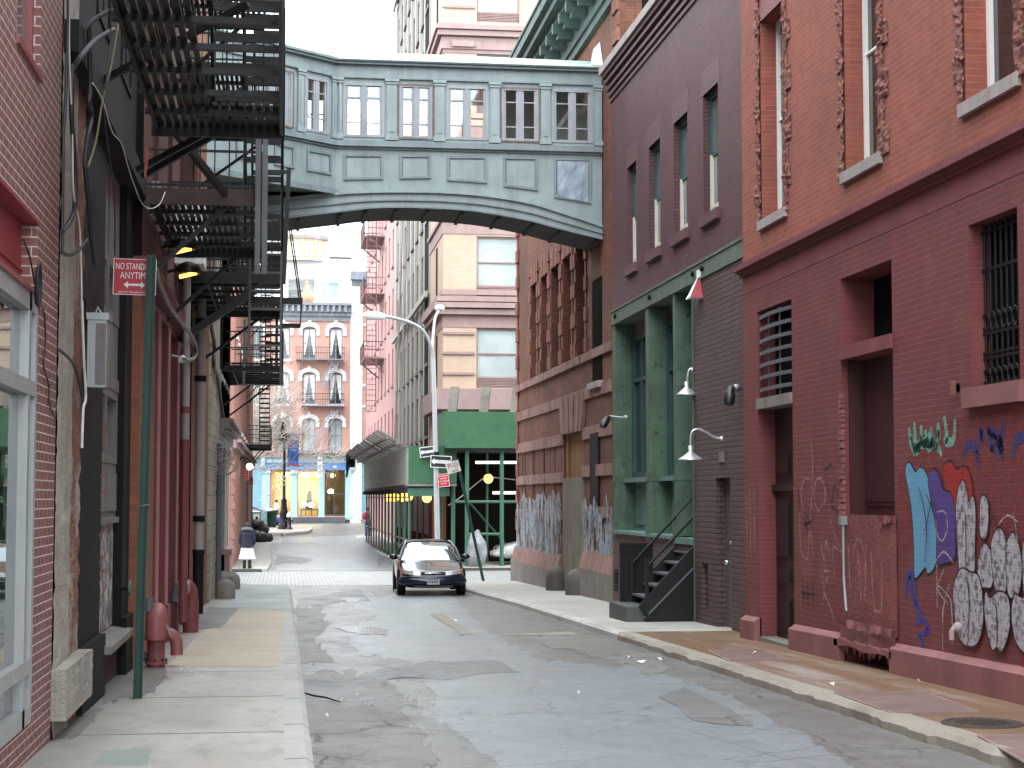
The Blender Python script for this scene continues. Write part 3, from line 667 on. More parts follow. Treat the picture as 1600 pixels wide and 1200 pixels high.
# ---------------- graffiti: each painted shape is a thin film of paint on the bricks
def m_graf(name, col, over, oth=.5, ofac=.8, rough=.6, worn=.3, line=None, al=None):
    n = N(name); v = n.plane()
    b = n.n('ShaderNodeTexBrick', {'Vector': v, 'Color1': (1, 1, 1), 'Color2': (.9, .9, .9), 'Mortar': mul((1.0, 1.0, 1.0), 1), 'Scale': 1.0, 'Mortar Size': .005, 'Mortar Smooth': .25, 'Brick Width': .205, 'Row Height': .067})
    c = n.mix(n.ramp(n.noise(n.scale(n.pos, (1, 1, 1.0)), 13, 5, .65), oth - .04, oth + .07, 0, ofac), col, over)
    c = n.mix(n.ramp(n.noise(n.pos, 40, 4, .75), .58, .66, 0, worn), c, (.16, .045, .045))
    fr_ = n.math('FRACT', n.math('DIVIDE', n.n('ShaderNodeSeparateXYZ', {0: v}).outputs[1], .067)); hl = n.math('MAXIMUM', n.ramp(fr_, .0, .11, 1, 0), n.ramp(fr_, .93, 1.0, 0, 1))
    c = n.mix(n.math('MULTIPLY', hl, .55), c, mul(col, 1.4)); c = n.mix(n.math('MULTIPLY', b.outputs['Fac'], .2), c, mul(col, .7))
    return n.done(c, rough, bump=n.math('SUBTRACT', 1.0, b.outputs['Fac']), bs=.5, dist=.012, spec=.3, alpha=n.ramp(n.math('ADD', n.math('MULTIPLY', n.noise(n.pos, 55, 3, .8), .6), n.math('MULTIPLY', n.noise(n.pos, 9, 4, .7), .4)), al - .05, al + .06, .05, .95) if al else None)
g_blue = m_graf('sky_blue_spray', (.12, .30, .46), (.09, .24, .40), .6, al=.33); g_violet = m_graf('violet_spray', (.085, .045, .20), (.14, .07, .22), .6, al=.33)
g_red = m_graf('scarlet_spray', (.30, .02, .02), (.2, .03, .03), .55, al=.35); g_silver = m_graf('scribbled_silver_spray', (.40, .36, .39), (.11, .08, .11), .52, .9, al=.34)
g_black = m_graf('black_spray', (.014, .013, .014), (.03, .02, .02), .6, .5, .5, .2, al=.36); g_mint = m_graf('mint_spray', (.16, .35, .28), (.15, .10, .09), .58, .7, al=.44)
g_navy = m_graf('navy_spray', (.035, .045, .16), (.10, .035, .05), .58, .6, al=.47); g_grey = m_graf('faded_chalk_spray', (.40, .24, .23), (.15, .045, .045), .5, .5, al=.47); g_white = m_graf('white_spray', (.42, .36, .36), (.2, .08, .08), .5, .5, al=.44)
g_royal = m_graf('royal_blue_spray', (.03, .06, .30), (.12, .04, .06), .56, .6, al=.46); g_pink = m_graf('pink_spray', (.30, .06, .10), (.16, .04, .05), .5, .6, al=.48)
g_redwash = m_graf('red_wash', (.27, .035, .028), (.20, .055, .058), .45, .9, al=.50)
def blob(pts, d, mat, name, grow=0.0, seg=5):
    P = [R.px(u, v) for u, v in pts]; n = len(P); out = []
    for i in range(n):
        p0, p1, p2, p3 = (Vector(P[(i + k) % n]) for k in (-1, 0, 1, 2))
        for k in range(seg):
            t = k / seg; out.append(.5 * ((2 * p1) + (p2 - p0) * t + (2 * p0 - 5 * p1 + 4 * p2 - p3) * t * t + (3 * p1 - p0 - 3 * p2 + p3) * t ** 3))
    if grow:
        c = sum(out, Vector((0, 0))) / len(out); A = sum(out[i].x * out[(i + 1) % len(out)].y - out[(i + 1) % len(out)].x * out[i].y for i in range(len(out)))
        sg = 1 if A > 0 else -1; o2 = []
        for i, p in enumerate(out):
            e = out[(i + 1) % len(out)] - out[i - 1]; nn = Vector((e.y, -e.x)) * sg
            o2.append(p + nn.normalized() * grow if nn.length > 1e-6 else p)
        out = o2
    m = MB(); m.poly([R.P(p.x, p.y, d) for p in out]); return m.build(name, mat, red)
def stroke(pts, w, d, mat, name, seg=5, taper=True):
    P = spline([Vector((*R.px(u, v), 0)) for u, v in pts], seg); A = []; B = []
    for i, p in enumerate(P):
        e = P[min(i + 1, len(P) - 1)] - P[max(i - 1, 0)]; nn = Vector((-e.y, e.x, 0))
        nn = nn.normalized() * w / 2 * (.5 + .5 * math.sin(math.pi * min(1, max(.12, i / (len(P) - 1)))) if taper else 1) if nn.length > 1e-7 else Vector((0, w / 2, 0))
        A.append(R.P(*(p + nn).xy, d)); B.append(R.P(*(p - nn).xy, d))
    m = MB(); m.strip(A, B); return m
def strokes(lst, w, d, mat, name):
    for pts in lst: stroke(pts, w, d, mat, name).build(name, mat, red)
G = 'graffiti'
blob([(1402, 760), (1418, 720), (1440, 690), (1480, 660), (1560, 640), (1625, 650), (1640, 860), (1530, 890), (1440, 850), (1404, 870)], .0025, g_redwash, G)
shapes = [  # outline in the photo, fill
    ([(1419, 724), (1424, 726), (1431, 738), (1438, 731), (1446, 736), (1453, 757), (1459, 800), (1464, 840), (1462, 882), (1451, 896), (1447, 886), (1435, 900), (1430, 898), (1429, 850), (1425, 790), (1416, 740)], g_blue),
    ([(1455, 735), (1466, 738), (1475, 765), (1484, 768), (1493, 790), (1494, 830), (1493, 870), (1480, 878), (1466, 878), (1465, 830), (1458, 790), (1452, 755)], g_violet),
    ([(1476, 730), (1487, 722), (1497, 735), (1505, 730), (1514, 735), (1521, 765), (1521, 800), (1508, 790), (1496, 800), (1488, 770), (1478, 762)], g_red),
    ([(1504, 752), (1512, 764), (1515, 785), (1522, 776), (1526, 800), (1525, 860), (1524, 893), (1512, 888), (1502, 892), (1498, 850), (1496, 790)], g_silver),
    ([(1538, 775), (1546, 785), (1546, 825), (1541, 842), (1534, 832), (1534, 790)], g_silver),
    ([(1540, 850), (1552, 865), (1556, 890), (1552, 915), (1543, 918), (1533, 912), (1531, 880)], g_silver),
    ([(1563, 826), (1574, 840), (1577, 875), (1573, 930), (1560, 925), (1554, 890), (1552, 850)], g_silver),
    ([(1586, 833), (1596, 855), (1600, 890), (1594, 930), (1580, 930), (1576, 890), (1577, 850)], g_silver),
    ([(1612, 830), (1624, 850), (1628, 890), (1620, 940), (1606, 935), (1602, 890), (1603, 850)], g_silver),
    ([(1505, 890), (1520, 895), (1532, 900), (1539, 930), (1540, 970), (1532, 1003), (1518, 1009), (1504, 998), (1496, 960), (1494, 920)], g_silver),
    ([(1545, 925), (1552, 935), (1565, 925), (1580, 935), (1582, 980), (1570, 1017), (1562, 1010), (1555, 1014), (1546, 980), (1543, 950)], g_silver),
    ([(1590, 930), (1602, 935), (1620, 930), (1634, 960), (1628, 1010), (1610, 1020), (1594, 1005), (1586, 965)], g_silver)]
for i, (o_, mt) in enumerate(shapes):
    blob(o_, .006 + .0022 * i, g_black, G, .019); blob(o_, .007 + .0022 * i, mt, G)
dt = .036
strokes([[(1440, 760), (1448, 790), (1453, 830), (1450, 880)], [(1452, 772), (1462, 795), (1470, 825)], [(1448, 835), (1455, 810), (1463, 765)], [(1513, 795), (1515, 850), (1514, 890)], [(1516, 900), (1520, 940), (1518, 1000)], [(1560, 935), (1564, 970), (1563, 1010)], [(1610, 940), (1612, 980), (1610, 1012)], [(1550, 800), (1562, 815), (1566, 830)]], .022, dt, g_black, G)
strokes([[(1470, 800), (1482, 800), (1486, 825), (1478, 845), (1470, 835), (1468, 812)], [(1465, 882), (1480, 862), (1496, 880)], [(1469, 880), (1470, 950)], [(1480, 890), (1471, 920), (1488, 945)], [(1489, 912), (1480, 950), (1478, 1010)], [(1472, 915), (1490, 935), (1492, 960)], [(1478, 950), (1479, 1020)], [(1493, 940), (1494, 1008)], [(1448, 800), (1450, 850)], [(1566, 820), (1580, 805), (1596, 815)], [(1590, 800), (1596, 850), (1598, 900)]], .02, dt + .002, g_white, G)
strokes([[(1421, 668), (1424, 690), (1431, 712)], [(1429, 660), (1432, 692), (1436, 700), (1440, 680)], [(1440, 664), (1441, 688), (1448, 692), (1454, 675)], [(1455, 668), (1458, 690), (1464, 695), (1468, 672)], [(1466, 660), (1468, 688)], [(1476, 650), (1480, 680), (1478, 690), (1490, 688), (1493, 655)], [(1424, 680), (1432, 705), (1440, 690)], [(1446, 672), (1452, 700), (1460, 680)], [(1428, 705), (1436, 697), (1450, 693), (1465, 698), (1472, 712)]], .10, .004, g_mint, G)
strokes([[(1505, 715), (1508, 700), (1520, 696), (1525, 705), (1532, 728)], [(1528, 710), (1534, 672), (1536, 690)], [(1545, 665), (1548, 690), (1552, 705)], [(1542, 672), (1562, 685), (1566, 720)], [(1570, 660), (1562, 695)], [(1582, 718), (1588, 690), (1600, 682), (1618, 690)], [(1550, 680), (1566, 700), (1548, 700)]], .11, .0045, g_navy, G)
strokes([[(1421, 900), (1425, 925), (1432, 950)], [(1416, 930), (1418, 905), (1426, 898), (1432, 930)], [(1430, 935), (1438, 965), (1432, 975)], [(1440, 965), (1452, 985), (1438, 992)], [(1436, 990), (1442, 1010), (1441, 1028)]], .09, .0042, g_royal, G)
strokes([[(1443, 928), (1446, 950)], [(1458, 930), (1460, 955)]], .10, .0044, g_pink, G)
strokes([[(1268, 690), (1270, 730), (1268, 790), (1266, 830)], [(1256, 800), (1252, 770), (1258, 748), (1266, 750)], [(1278, 800), (1290, 780), (1286, 752), (1276, 750), (1272, 775), (1278, 798)], [(1250, 800), (1252, 860), (1262, 875)], [(1262, 876), (1266, 830), (1272, 870)], [(1283, 850), (1288, 875), (1291, 845), (1297, 870)], [(1297, 810), (1308, 845), (1316, 862), (1302, 856), (1304, 905)], [(1284, 892), (1288, 930), (1283, 945)], [(1288, 892), (1296, 895), (1288, 922), (1300, 955), (1304, 975)]], .038, .0035, g_grey, G)
strokes([[(1247, 760), (1250, 800)], [(1255, 808), (1262, 830), (1258, 800), (1270, 826)], [(1256, 822), (1270, 812)], [(1286, 722), (1290, 735), (1298, 724), (1301, 738)], [(1292, 755), (1300, 785), (1304, 760), (1312, 780)], [(1298, 790), (1310, 800)], [(1255, 905), (1256, 950)], [(1262, 908), (1263, 952)], [(1270, 902), (1271, 955)], [(1252, 925), (1274, 930)]], .026, .0036, g_black, G)
strokes([[(1332, 850), (1335, 920)], [(1345, 840), (1350, 900), (1352, 945)], [(1360, 850), (1358, 940)], [(1368, 860), (1372, 945), (1384, 950), (1384, 880)], [(1338, 870), (1348, 840), (1360, 875)]], .03, .05, g_grey, G)
strokes([[(1166, 770), (1168, 880)], [(1172, 765), (1173, 870)], [(1178, 768), (1180, 860)]], .05, .0036, g_grey, G)
strokes([[(1612, 1000), (1608, 1030), (1606, 1062)], [(1600, 1005), (1598, 1060)]], .04, .0037, g_red, G)
# ---- pavement metalwork (things of their own)
def grate(name, px, label, mat, nb, dz=.006):
    c4 = [atG(u, v, dz) for u, v in px]
    o = thing(name, label, 'grate', sum(c4, Vector()) / 4, 'pavement grates'); fr = MB()
    for i in range(4): fr.bar(c4[i], c4[(i + 1) % 4], .03, .012)
    fr.build('frame', mat, o); br = MB()
    for i in range(1, nb):
        t = i / nb; br.bar(c4[0].lerp(c4[1], t), c4[3].lerp(c4[2], t), .026, .012)
    br.build('grating', mat, o); bk = MB(); bk.poly([p - Vector((0, 0, .003)) for p in c4]); bk.build('pit', m_ironrust, o)
gm = surf('pinkish_grating', (.22, .15, .135), .2, .6, streak=.2, bump=.2)
grate('pavement_grate', [(1305, 1083), (1393, 1114), (1528, 1112), (1440, 1080)], 'pinkish steel grate in the pavement below the graffiti', gm, 26)
grate('pavement_grate', [(1105, 1016), (1140, 1033), (1230, 1031), (1190, 1014)], 'pinkish steel grate in the pavement before the grilled door', gm, 22)
grate('pavement_grate', [(1530, 1150), (1600, 1190), (1700, 1185), (1640, 1147)], 'steel grate cut by the lower right corner of the photo', gm, 22)
c = atG(1535, 1131, .005); mh = thing('manhole_cover', 'round rusty manhole cover set in the stained pavement', 'manhole cover', c)
m = MB(); m.lathe([(0, .012), (.25, .012), (.26, .006), (.27, .014), (.31, .014), (.32, .0)], c, 28); m.build('cover', m_ironrust, mh)
m = MB()
for i in range(7):
    for j in range(7):
        x, y = (i - 3) * .06, (j - 3) * .06
        if x * x + y * y < .045: m.box(c.x + x - .02, c.x + x + .02, c.y + y - .02, c.y + y + .02, c.z + .012, c.z + .018)
m.build('raised_pattern', m_ironrust, mh)
# ================================================================== purple building
Q = Fr('R', 6.75)
QA0, QA1 = RA1 + .004, Q.a(956, 500)
pur = thing('brick_building', 'purple painted brick building with green shopfront and black stoop', 'building', Q.P(QA0, gz(QA0)))
zcop = Q.z(942, 132); zbt_ = Q.z(958, 486); zbb = Q.z(960, 507)
wins = [(980.5, 994, 263, 418), (1014, 1031.6, 228, 399), (1053, 1074.6, 194, 374), (1099.4, 1122.7, 153, 338)]
zt0 = sum(Q.z(f, t) for f, n_, t, b_ in wins) / 4; zb0 = sum(Q.z(f, b_) for f, n_, t, b_ in wins) / 4
hp = [(Q.a(n_, 300), Q.a(f, 300), zb0, zt0, .16) for f, n_, t, b_ in wins]
wall('upper_wall', Q, QA0, QA1, zbt_, zcop, hp, m_purplebrick, pur)
core(Q, QA0, QA1, -1, zcop, 6, m_darkroom, pur, d0=-1.6)
for a, b, y0, y1, d in hp:
    w = window(Q, a, b, y0, y1, .15, m_teal, m_glassgrey, pur, fw=.09, v=(), h=(.5,), bw=.06, fd=.05, sill=(m_purple, .17, .07, .10))
    s = MB(); Q.box(s, b - .17, b - .095, y0 + .09, (y0 + y1) / 2, -.14, -.085); Q.box(s, a + .095, a + .15, y0 + .09, (y0 + y1) / 2, -.14, -.085); Q.box(s, a + .15, b - .17, y0 + .09, y0 + .16, -.14, -.09); sub(s.build('sash', m_cream), w)
    l = MB(); Q.box(l, a - .10, b + .10, y1, y1 + .40, -.05, .004); l.build('lintel', m_purple, pur)
cb = MB()
for i, (dz, d) in enumerate(((.62, .03), (.50, .06), (.37, .09), (.22, .13), (.09, .17))):
    Q.box(cb, QA0, QA1 + d, zcop - dz, zcop - dz + .07, -.02, d)
Q.box(cb, QA0, QA1 + .12, zcop - .03, zcop - .0, -.02, .13)
cb.build('corbelled_cornice', m_purplebrick, pur)
cp = MB(); Q.box(cp, QA0, QA1 + .22, zcop, zcop + .16, -.35, .22); cp.build('coping', m_sill, pur)
bm_ = MB(); Q.box(bm_, QA0, QA1, zbb, zbt_ - .001, -.4, .012); Q.box(bm_, QA0, QA1, zbt_ - .03, zbt_ + .012, .0, .03); Q.box(bm_, QA0, QA1, zbb - .004, zbb + .03, .0, .025)
bm_.build('iron_beam', m_beam, pur)
bo = MB()
for u in (963, 1017, 1085, 1100):
    bo = MB(); a = Q.a(u, 430); bo.lathe([(0, 0), (.05, 0), (.05, .03), (.025, .05), (0, .05)], Q.P(a, (zbt_ + zbb) / 2, .06), 8, axis='X'); bo.build('bolt', m_soot, pur)
# brown infill wall
aI = Q.a(1083, 600)
dh = (Q.a(1142, 850), Q.a(1119, 850)); nh = (Q.a(1106, 900), Q.a(1097, 900)); zdt = Q.z(1119, 747); zn0, zn1 = Q.z(1097, 952), Q.z(1097, 880)
wall('infill_wall', Q, QA0, aI, -1, zbb, [(dh[0], dh[1], -1, zdt, .22), (nh[0], nh[1], zn0, zn1, .10)], m_brownbrick, pur)
dmat = surf('grey_steel_door', (.11, .105, .105), .15, .5, streak=.3, bump=.1)
d = MB(); Q.box(d, dh[0], dh[1], gz(dh[1]) - .1, zdt, -.20, -.16); Q.box(d, dh[0], dh[0] + .12, gz(dh[1]), zdt - .1, -.16, -.10); do = d.build('door', dmat, pur)
k = MB(); a, z = Q.px(1131, 879); k.tube([Q.P(a, z, -.16), Q.P(a, z, -.06)], .015, 8); k.ball(Q.P(a, z, -.05), .04, 10, 8); k.ball(Q.P(a, z + .3, -.12), .03, 8, 6); sub(k.build('handle', m_chrome), do)
k = MB(); Q.rect(k, nh[0], nh[1], zn0, zn1, -.095); k.build('blocked_hatch', m_greywood, pur)
k = MB(); Q.box(k, *sorted((Q.a(1126, 715), Q.a(1132, 715))), Q.z(1128, 722), Q.z(1128, 706), 0, .03); k.build('meter_plate', m_greywood, pur)
gp = MB(); a0 = QA0 + .02; zz = Q.z(1158, 745)
Q.box(gp, a0, a0 + .22, -.8, zz, .0, .03, 1); Q.box(gp, a0 - .0, a0 + .26, zz, zz + .06, .0, .06); Q.box(gp, a0, a0 + .22, zz + .06, zbb, .0, .035); Q.box(gp, aI - .06, aI, -.8, zbb, -.02, .02)
gp.build('corner_pilaster', [m_green, m_irongrey], pur)
# shopfront
SD = -.44; aF = QA1
zl = Q.z(958, 828)                         # ledge over the brick base
bw_ = MB(); ch = (Q.a(993, 900), Q.a(984, 900)); zc0, zc1 = Q.z(984, 932), Q.z(984, 866)
wall('base_wall', Q, aI, aF, -1, zl - .06, [(ch[0], ch[1], zc0, zc1, .06)], m_brownbrick, pur)
k = MB(); Q.box(k, ch[0], ch[1], zc0, zc1, -.055, -.02); Q.box(k, ch[0], ch[1], zc0 + .12, zc0 + .16, -.02, .0); Q.box(k, ch[0], ch[1], zc1 - .2, zc1 - .16, -.02, .0); k.build('cellar_hatch', surf('brick_red_hatch', (.21, .05, .035), .15, .6, streak=.2), pur)
k = MB()
for i in range(7):
    a, z = Q.px(962, 892 + i * 5); Q.box(k, a - .25, a + .12, z, z + .035, .002, .02)
k.build('air_vent', m_soot, pur)
piers = [(aF - .30, aF), (Q.a(1013.5, 600), Q.a(1008.5, 600)), (Q.a(1055, 600), Q.a(1051.5, 600))]
zsh = Q.z(958, 752)
for i, (l, r) in enumerate(piers):
    k = MB(); Q.box(k, l, r, zl, zbb, SD, -.004); Q.box(k, l - .02, r + .02, zl, zl + .2, SD, .015); Q.box(k, l - .012, r + .012, zsh - .03, zsh + .03, SD, .012)
    k.build('cast_iron_column', m_green, pur)
bays = [(piers[1][1], piers[0][0]), (piers[2][1], piers[1][0])]
for l, r in bays:
    k = MB(); Q.box(k, l, r, zl - .06, zl + .0, SD, .06); k.build('ledge', m_tealpale, pur)
    window(Q, l, r, zsh + .06, zbb - .25, -SD, m_teal, m_glassdark, pur, fw=.12, v=(.35, .68), h=(.68,), bw=.075, fd=.09)
    k = MB(); Q.box(k, l, r, zsh - .03, zsh + .06, SD, -.18); k.build('sill', m_tealpale, pur)
    k = MB(); Q.box(k, l, r, zl, zsh - .03, SD - .01, SD + .02)
    for t0, t1 in ((.06, .46), (.54, .94)): Q.box(k, l + (r - l) * t0, l + (r - l) * t1, zl + .12, zsh - .15, SD + .02, SD + .045)
    k.build('stall_panel', m_tealpale, pur)
    k = MB(); Q.box(k, l, r, zbb - .25, zbb, SD - .02, SD + .05); k.build('soffit_board', m_greywood, pur)
k = MB(); dl, dr = aI, piers[2][0]; Q.box(k, dl, dr, zl - .3, zbb - .1, -1.3, -1.25); k.build('doorway', m_black, pur)
k = MB(); Q.box(k, dl, dr, zl - .12, zl - .02, -1.25, .03); k.build('doorstep', m_tealpale, pur)
k = MB(); Q.box(k, dl + .05, dr - .05, zl, zl + 2.5, -1.24, -1.2); Q.box(k, dl + .2, dr - .2, zl + .3, zl + 1.1, -1.2, -1.17); Q.box(k, dl + .2, dr - .2, zl + 1.3, zl + 2.3, -1.2, -1.17); k.build('door', m_teal, pur)
# ---- stoop
st = thing('stoop', 'black iron stoop with open gate panels and a stone bottom step', 'stoop', Q.P(29, gz(29), .7))
sy0, sy1 = aI + .08, aI + 1.35; nst = 6; zb_ = gz(29) + .30; ztop = zl - .05; x0, x1 = 6.02, 6.95
for i in range(nst):
    t = i / (nst - 1); x = x0 + (x1 - x0) * t; z = zb_ + .12 + (ztop - zb_ - .12) * t
    k = MB(); k.box(x - .06, x + .24, sy0 + .04, sy1 - .04, z - .035, z); k.build('tread', m_irongrey, st)
    k = MB()
    for j in range(4): k.bar((x + .19, sy0 + .05, z + .04 + j * .035), (x + .19, sy1 - .05, z + .04 + j * .035), .012, .018)
    if i < nst - 1: k.build('riser', m_iron, st)
for y in (sy0, sy1):
    k = MB(); a = Vector((x0 - .12, y, zb_ - .08)); b = Vector((x1 + .05, y, ztop + .04)); k.bar(a + Vector((0, 0, -.02)), b + Vector((0, 0, -.02)), .03, .22); k.build('stringer', m_iron, st)
    k = MB(); e = b + Vector((.1, 0, .72)); k.tube([Vector((x0 - .05, y, zb_ + .62)), e], .026, 8); k.build('handrail', m_iron, st)
    k = MB(); k.bar((x0 - .06, y, gz(29) - .05), (x0 - .06, y, zb_ + .75), .055); k.build('newel_post', m_iron, st)
k = MB(); k.poly([(x0 - .1, sy0 + .012, gz(29) - .1), (x1 - .2, sy0 + .012, gz(29) - .1), (x1 - .2, sy0 + .012, ztop - .5), (x0 - .1, sy0 + .012, zb_ - .1)]); 
k.build('side_panel', m_iron, st)
k = MB(); k.bar((x0 - .1, sy0 - .01, zb_ - .22), (x1 - .2, sy0 - .01, ztop - .45), .02, .03); k.build('panel_rail', m_irongrey, st)
for xa, xb in ((5.78, 6.04), (6.06, 6.34)):
    k = MB(); y = sy1 + .06; g0, g1 = zb_ - .02, zb_ + .98
    for x in (xa, xb): k.bar((x, y, g0), (x, y, g1), .03)
    for z in (g0, g1 - .03, g0 + .06, g1 - .12): k.bar((xa, y, z), (xb, y, z), .025)
    for j in range(1, 6): k.bar((xa + (xb - xa) * j / 6, y, g0), (xa + (xb - xa) * j / 6, y, g1), .012)
    k.quad((xa, y + .02, g0), (xb, y + .02, g0), (xb, y + .02, g1), (xa, y + .02, g1)); k.build('gate_panel', m_iron, st)
k = MB(); k.box(5.76, 6.36, sy1 - .02, sy1 + .14, gz(30) - .1, zb_ - .03); k.build('gate_base', m_soot, st)
k = MB(); k.box(5.62, 6.06, sy0 + .05, sy1 + .28, gz(29) - .2, gz(29) + .27); o = k.build('bottom_step', surf('dark_slate_step', (.065, .07, .07), .3, .7, streak=.3, bump=.4), st)
md = o.modifiers.new('bev', 'BEVEL'); md.width = .02; md.segments = 2
# ---- wall lamps, spots, alarm box
def gooseneck(label, pts, tip, r=.19, mat=m_alloy):
    o = thing('wall_lamp', label, 'lamp', pts[0], 'metal gooseneck lamps on the shopfront')
    k = MB(); k.tube(spline(pts, 6), .02, 8); k.build('arm', m_alloy, o)
    k = MB(); k.lathe([(.04, -.03), (.05, .0), (.05, .012), (0, .012)], pts[0], 12, axis='X'); k.build('wall_plate', m_alloy, o)
    k = MB(); t = Vector(tip); k.lathe([(.0, .0), (.035, 0), (.04, -.09), (.06, -.12), (.10, -.15), (r, -.21), (r + .015, -.235), (r - .005, -.235), (.09, -.17), (0, -.14)], t, 24); k.build('lamp_shade', m_alloy, o)
    return o
p0 = Q.pt(1128, 686); e = Vector((6.75 - .62, p0.y + .02, 0)); tz = Q.z(1080, 695) 
def atu(u, v, y): return atY(u, v, y)
y2 = p0.y + .02
gooseneck('aluminium gooseneck lamp on the brown brick beside the grey door', [p0, atu(1116, 683, y2), atu(1104, 676, y2), atu(1092, 671, y2), atu(1082, 674, y2), atu(1079, 685, y2), atu(1079, 696, y2)], atu(1079, 696, y2))
y1 = Q.a(1084, 590) + .05; q0 = Vector((6.74, y1, 0)); q0.z = atu(1084, 578, y1).z
gooseneck('aluminium gooseneck lamp hanging before the dark shop doorway', [q0, atu(1080, 576, y1), atu(1076, 580, y1), atu(1074, 590, y1), atu(1074, 597, y1)], atu(1073, 596, y1), .165)
def spot(label, base, head, tip, r=.075, arm=None):
    o = thing('spotlight', label, 'spotlight', base, 'black spotlights on wall brackets')
    base, head, tip = Vector(base), Vector(head), Vector(tip)
    k = MB(); k.tube([base, head] if not arm else [base] + arm + [head], .018, 8); k.build('bracket', m_galv, o)
    k = MB(); k.ball(base, .06, 10, 8); k.build('junction_box', m_galv, o)
    d = (tip - head); k = MB(); k.tube([head, head + d * .2, head + d * .45, head + d * .8, tip], [r * .35, r * .7, r * .95, r * 1.05, r * .8], 12); k.build('lamp_housing', m_blackp, o)
b = Q.pt(1157, 606, .06)
spot('black spotlight pointing down beside the edge of the maroon building', b, atu(1143, 603, b.y - .05), atu(1138, 632, b.y - .1), .085)
b = Q.pt(980, 653, .02)
spot('black spotlight on a long bracket in front of the sooty brick warehouse', b, atu(952, 650, b.y + .1), atu(941, 667, b.y), .075)
a = Q.a(1095, 450); zz = Q.z(1097, 466); al = thing('alarm_box', 'small red and white pointed alarm box on the brown brick', 'alarm box', Q.P(a, zz, 0))
k = MB(); h_ = .42; A_ = [Q.P(a - .16, zz, 0), Q.P(a + .16, zz, 0), Q.P(a + .16, zz, .22), Q.P(a - .16, zz, .22), Q.P(a, zz + h_, .02)]
k.add(A_, [(0, 1, 2, 3)], 1); k.add(A_, [(0, 3, 4)], 0); k.add(A_, [(3, 2, 4)], 1); k.add(A_, [(2, 1, 4)], 1)
k.build('cover', [plain('alarm_red', (.30, .04, .05), .5), m_signwhite], al); k = MB(); Q.box(k, a - .05, a + .05, zz + h_ - .08, zz + h_ + .05, 0, .06); k.build('cap', m_signwhite, al)
# ================================================================== warehouse
H = Fr('R', 6.95)
HA0, HA1 = QA1 + .006, 51.4
wh = thing('brick_warehouse', 'sooty brick warehouse with narrow slots that the bridge is fixed to', 'building', H.P(HA0, gz(HA0)))
slots = [(831, 840, 448, 588), (846.6, 857, 436, 583), (862.5, 875, 421, 577), (880.5, 894, 404, 568), (901.5, 915, 388, 560)]
szb = sum(H.z(s[0], s[3]) for s in slots) / 5; szt = sum(H.z(s[0], s[2]) for s in slots) / 5
hs_ = [(H.a(n_, 500), H.a(f, 500), szb, szt, .34) for f, n_, t, b_ in slots]
lv = (H.a(941, 500), H.a(925.5, 500), H.z(925.5, 600), H.z(925.5, 440), .1)
dr_ = (H.a(912.5, 780), H.a(882, 780), -2, H.z(882, 680), .14)
wall('street_wall', H, HA0, HA1, -2, 12.3, hs_ + [lv, dr_], m_warebrick, wh)
hi = MB(); hi.quad((6.95, HA1, -2), (16, HA1, -2), (16, HA1, 13.6), (6.95, HA1, 13.6)); hi.build('side_wall', m_warebrick, wh)
core(H, HA0, HA1, -2, 13.8, 12, m_darkroom, wh)
k = MB()
for a, b, y0, y1, d in hs_: H.rect(k, a, b, y0, y1, -.33)
k.build('slot_recess', m_black, wh)
def quoins(a, sg, z0, z1, w1=.30, w2=.16, hh=.36, gap=.36, pr=.05, name='quoin'):
    m = MB(); z = z0; i = 0; r = random.Random(int(a * 31) + 5)
    while z < z1:
        w = w1 if i % 2 == 0 else w2
        H.box(m, *sorted((a, a + sg * w)), z, min(z + hh * .93, z1), -.02, (pr if i % 2 == 0 else pr * .45) + r.uniform(0, .012)); z += hh; i += 1
    return m.build(name, m_quoin, wh)
for a, b, y0, y1, d in hs_:
    quoins(b + .02, 1, y0, y1 + .3); quoins(a - .02, -1, y0, y1 + .3)
    k = MB(); nv = 5
    for j in range(nv):
        l = a - .15 + (b - a + .3) * j / nv; H.box(k, l + .01, l + (b - a + .3) / nv - .01, y1, y1 + .55, -.02, .035 + .01 * (j % 2))
    k.build('flat_arch', m_quoin, wh)
quoins(HA1, -1, 0.6, 12.2, .45, .28, .40, pr=.06); quoins(HA0 + .0, 1, 2.6, 12.6, .55, .36, .33, pr=.07)
def band(pts, h, d, mat=m_brownstone, name='string_course', a0=None, a1=None):
    z = sum(H.z(u, v) for u, v in pts) / len(pts); m = MB(); l, r = (HA0 if a0 is None else a0), (HA1 + .04 if a1 is None else a1)
    n = max(1, int((r - l) / .9))
    for i in range(n):
        rr = random.Random(i + int(z * 10)); H.box(m, l + (r - l) * i / n + .006, l + (r - l) * (i + 1) / n - .006, z - h / 2 + rr.uniform(-.006, .006), z + h / 2, -.02, d + rr.uniform(-.012, .012))
    m.build(name, mat, wh); return z
band([(808, 608), (912, 562)], .20, .07)
z1b = band([(807, 655), (879, 628), (954, 601)], .26, .05)
z2b = band([(807, 704), (879, 686), (954, 669)], .28, .05, a1=None, a0=dr_[1]); band([(954, 669)], .28, .05, a1=dr_[0])
z3b = band([(807, 753), (880, 744)], .26, .05, a0=dr_[1]); band([(935, 735), (954, 733)], .26, .05, a1=dr_[0])
z4b = band([(810, 806), (880, 800)], .22, .05, a0=dr_[1]); band([(925, 800), (950, 799)], .22, .05, a1=dr_[0])
k = MB()
for zt_, zb__ in ((z2b - .14, z3b + .13), (z3b - .13, z4b + .11)):
    for u in (817, 821, 833, 835, 850, 851, 867.5):
        a = H.a(u, 740); H.box(k, a - .05, a + .06, zb__, zt_, .002, .004)
k.build('dark_joint', m_black, wh)
k = MB(); H.box(k, lv[0], lv[1], lv[2], lv[3], -.09, -.06)
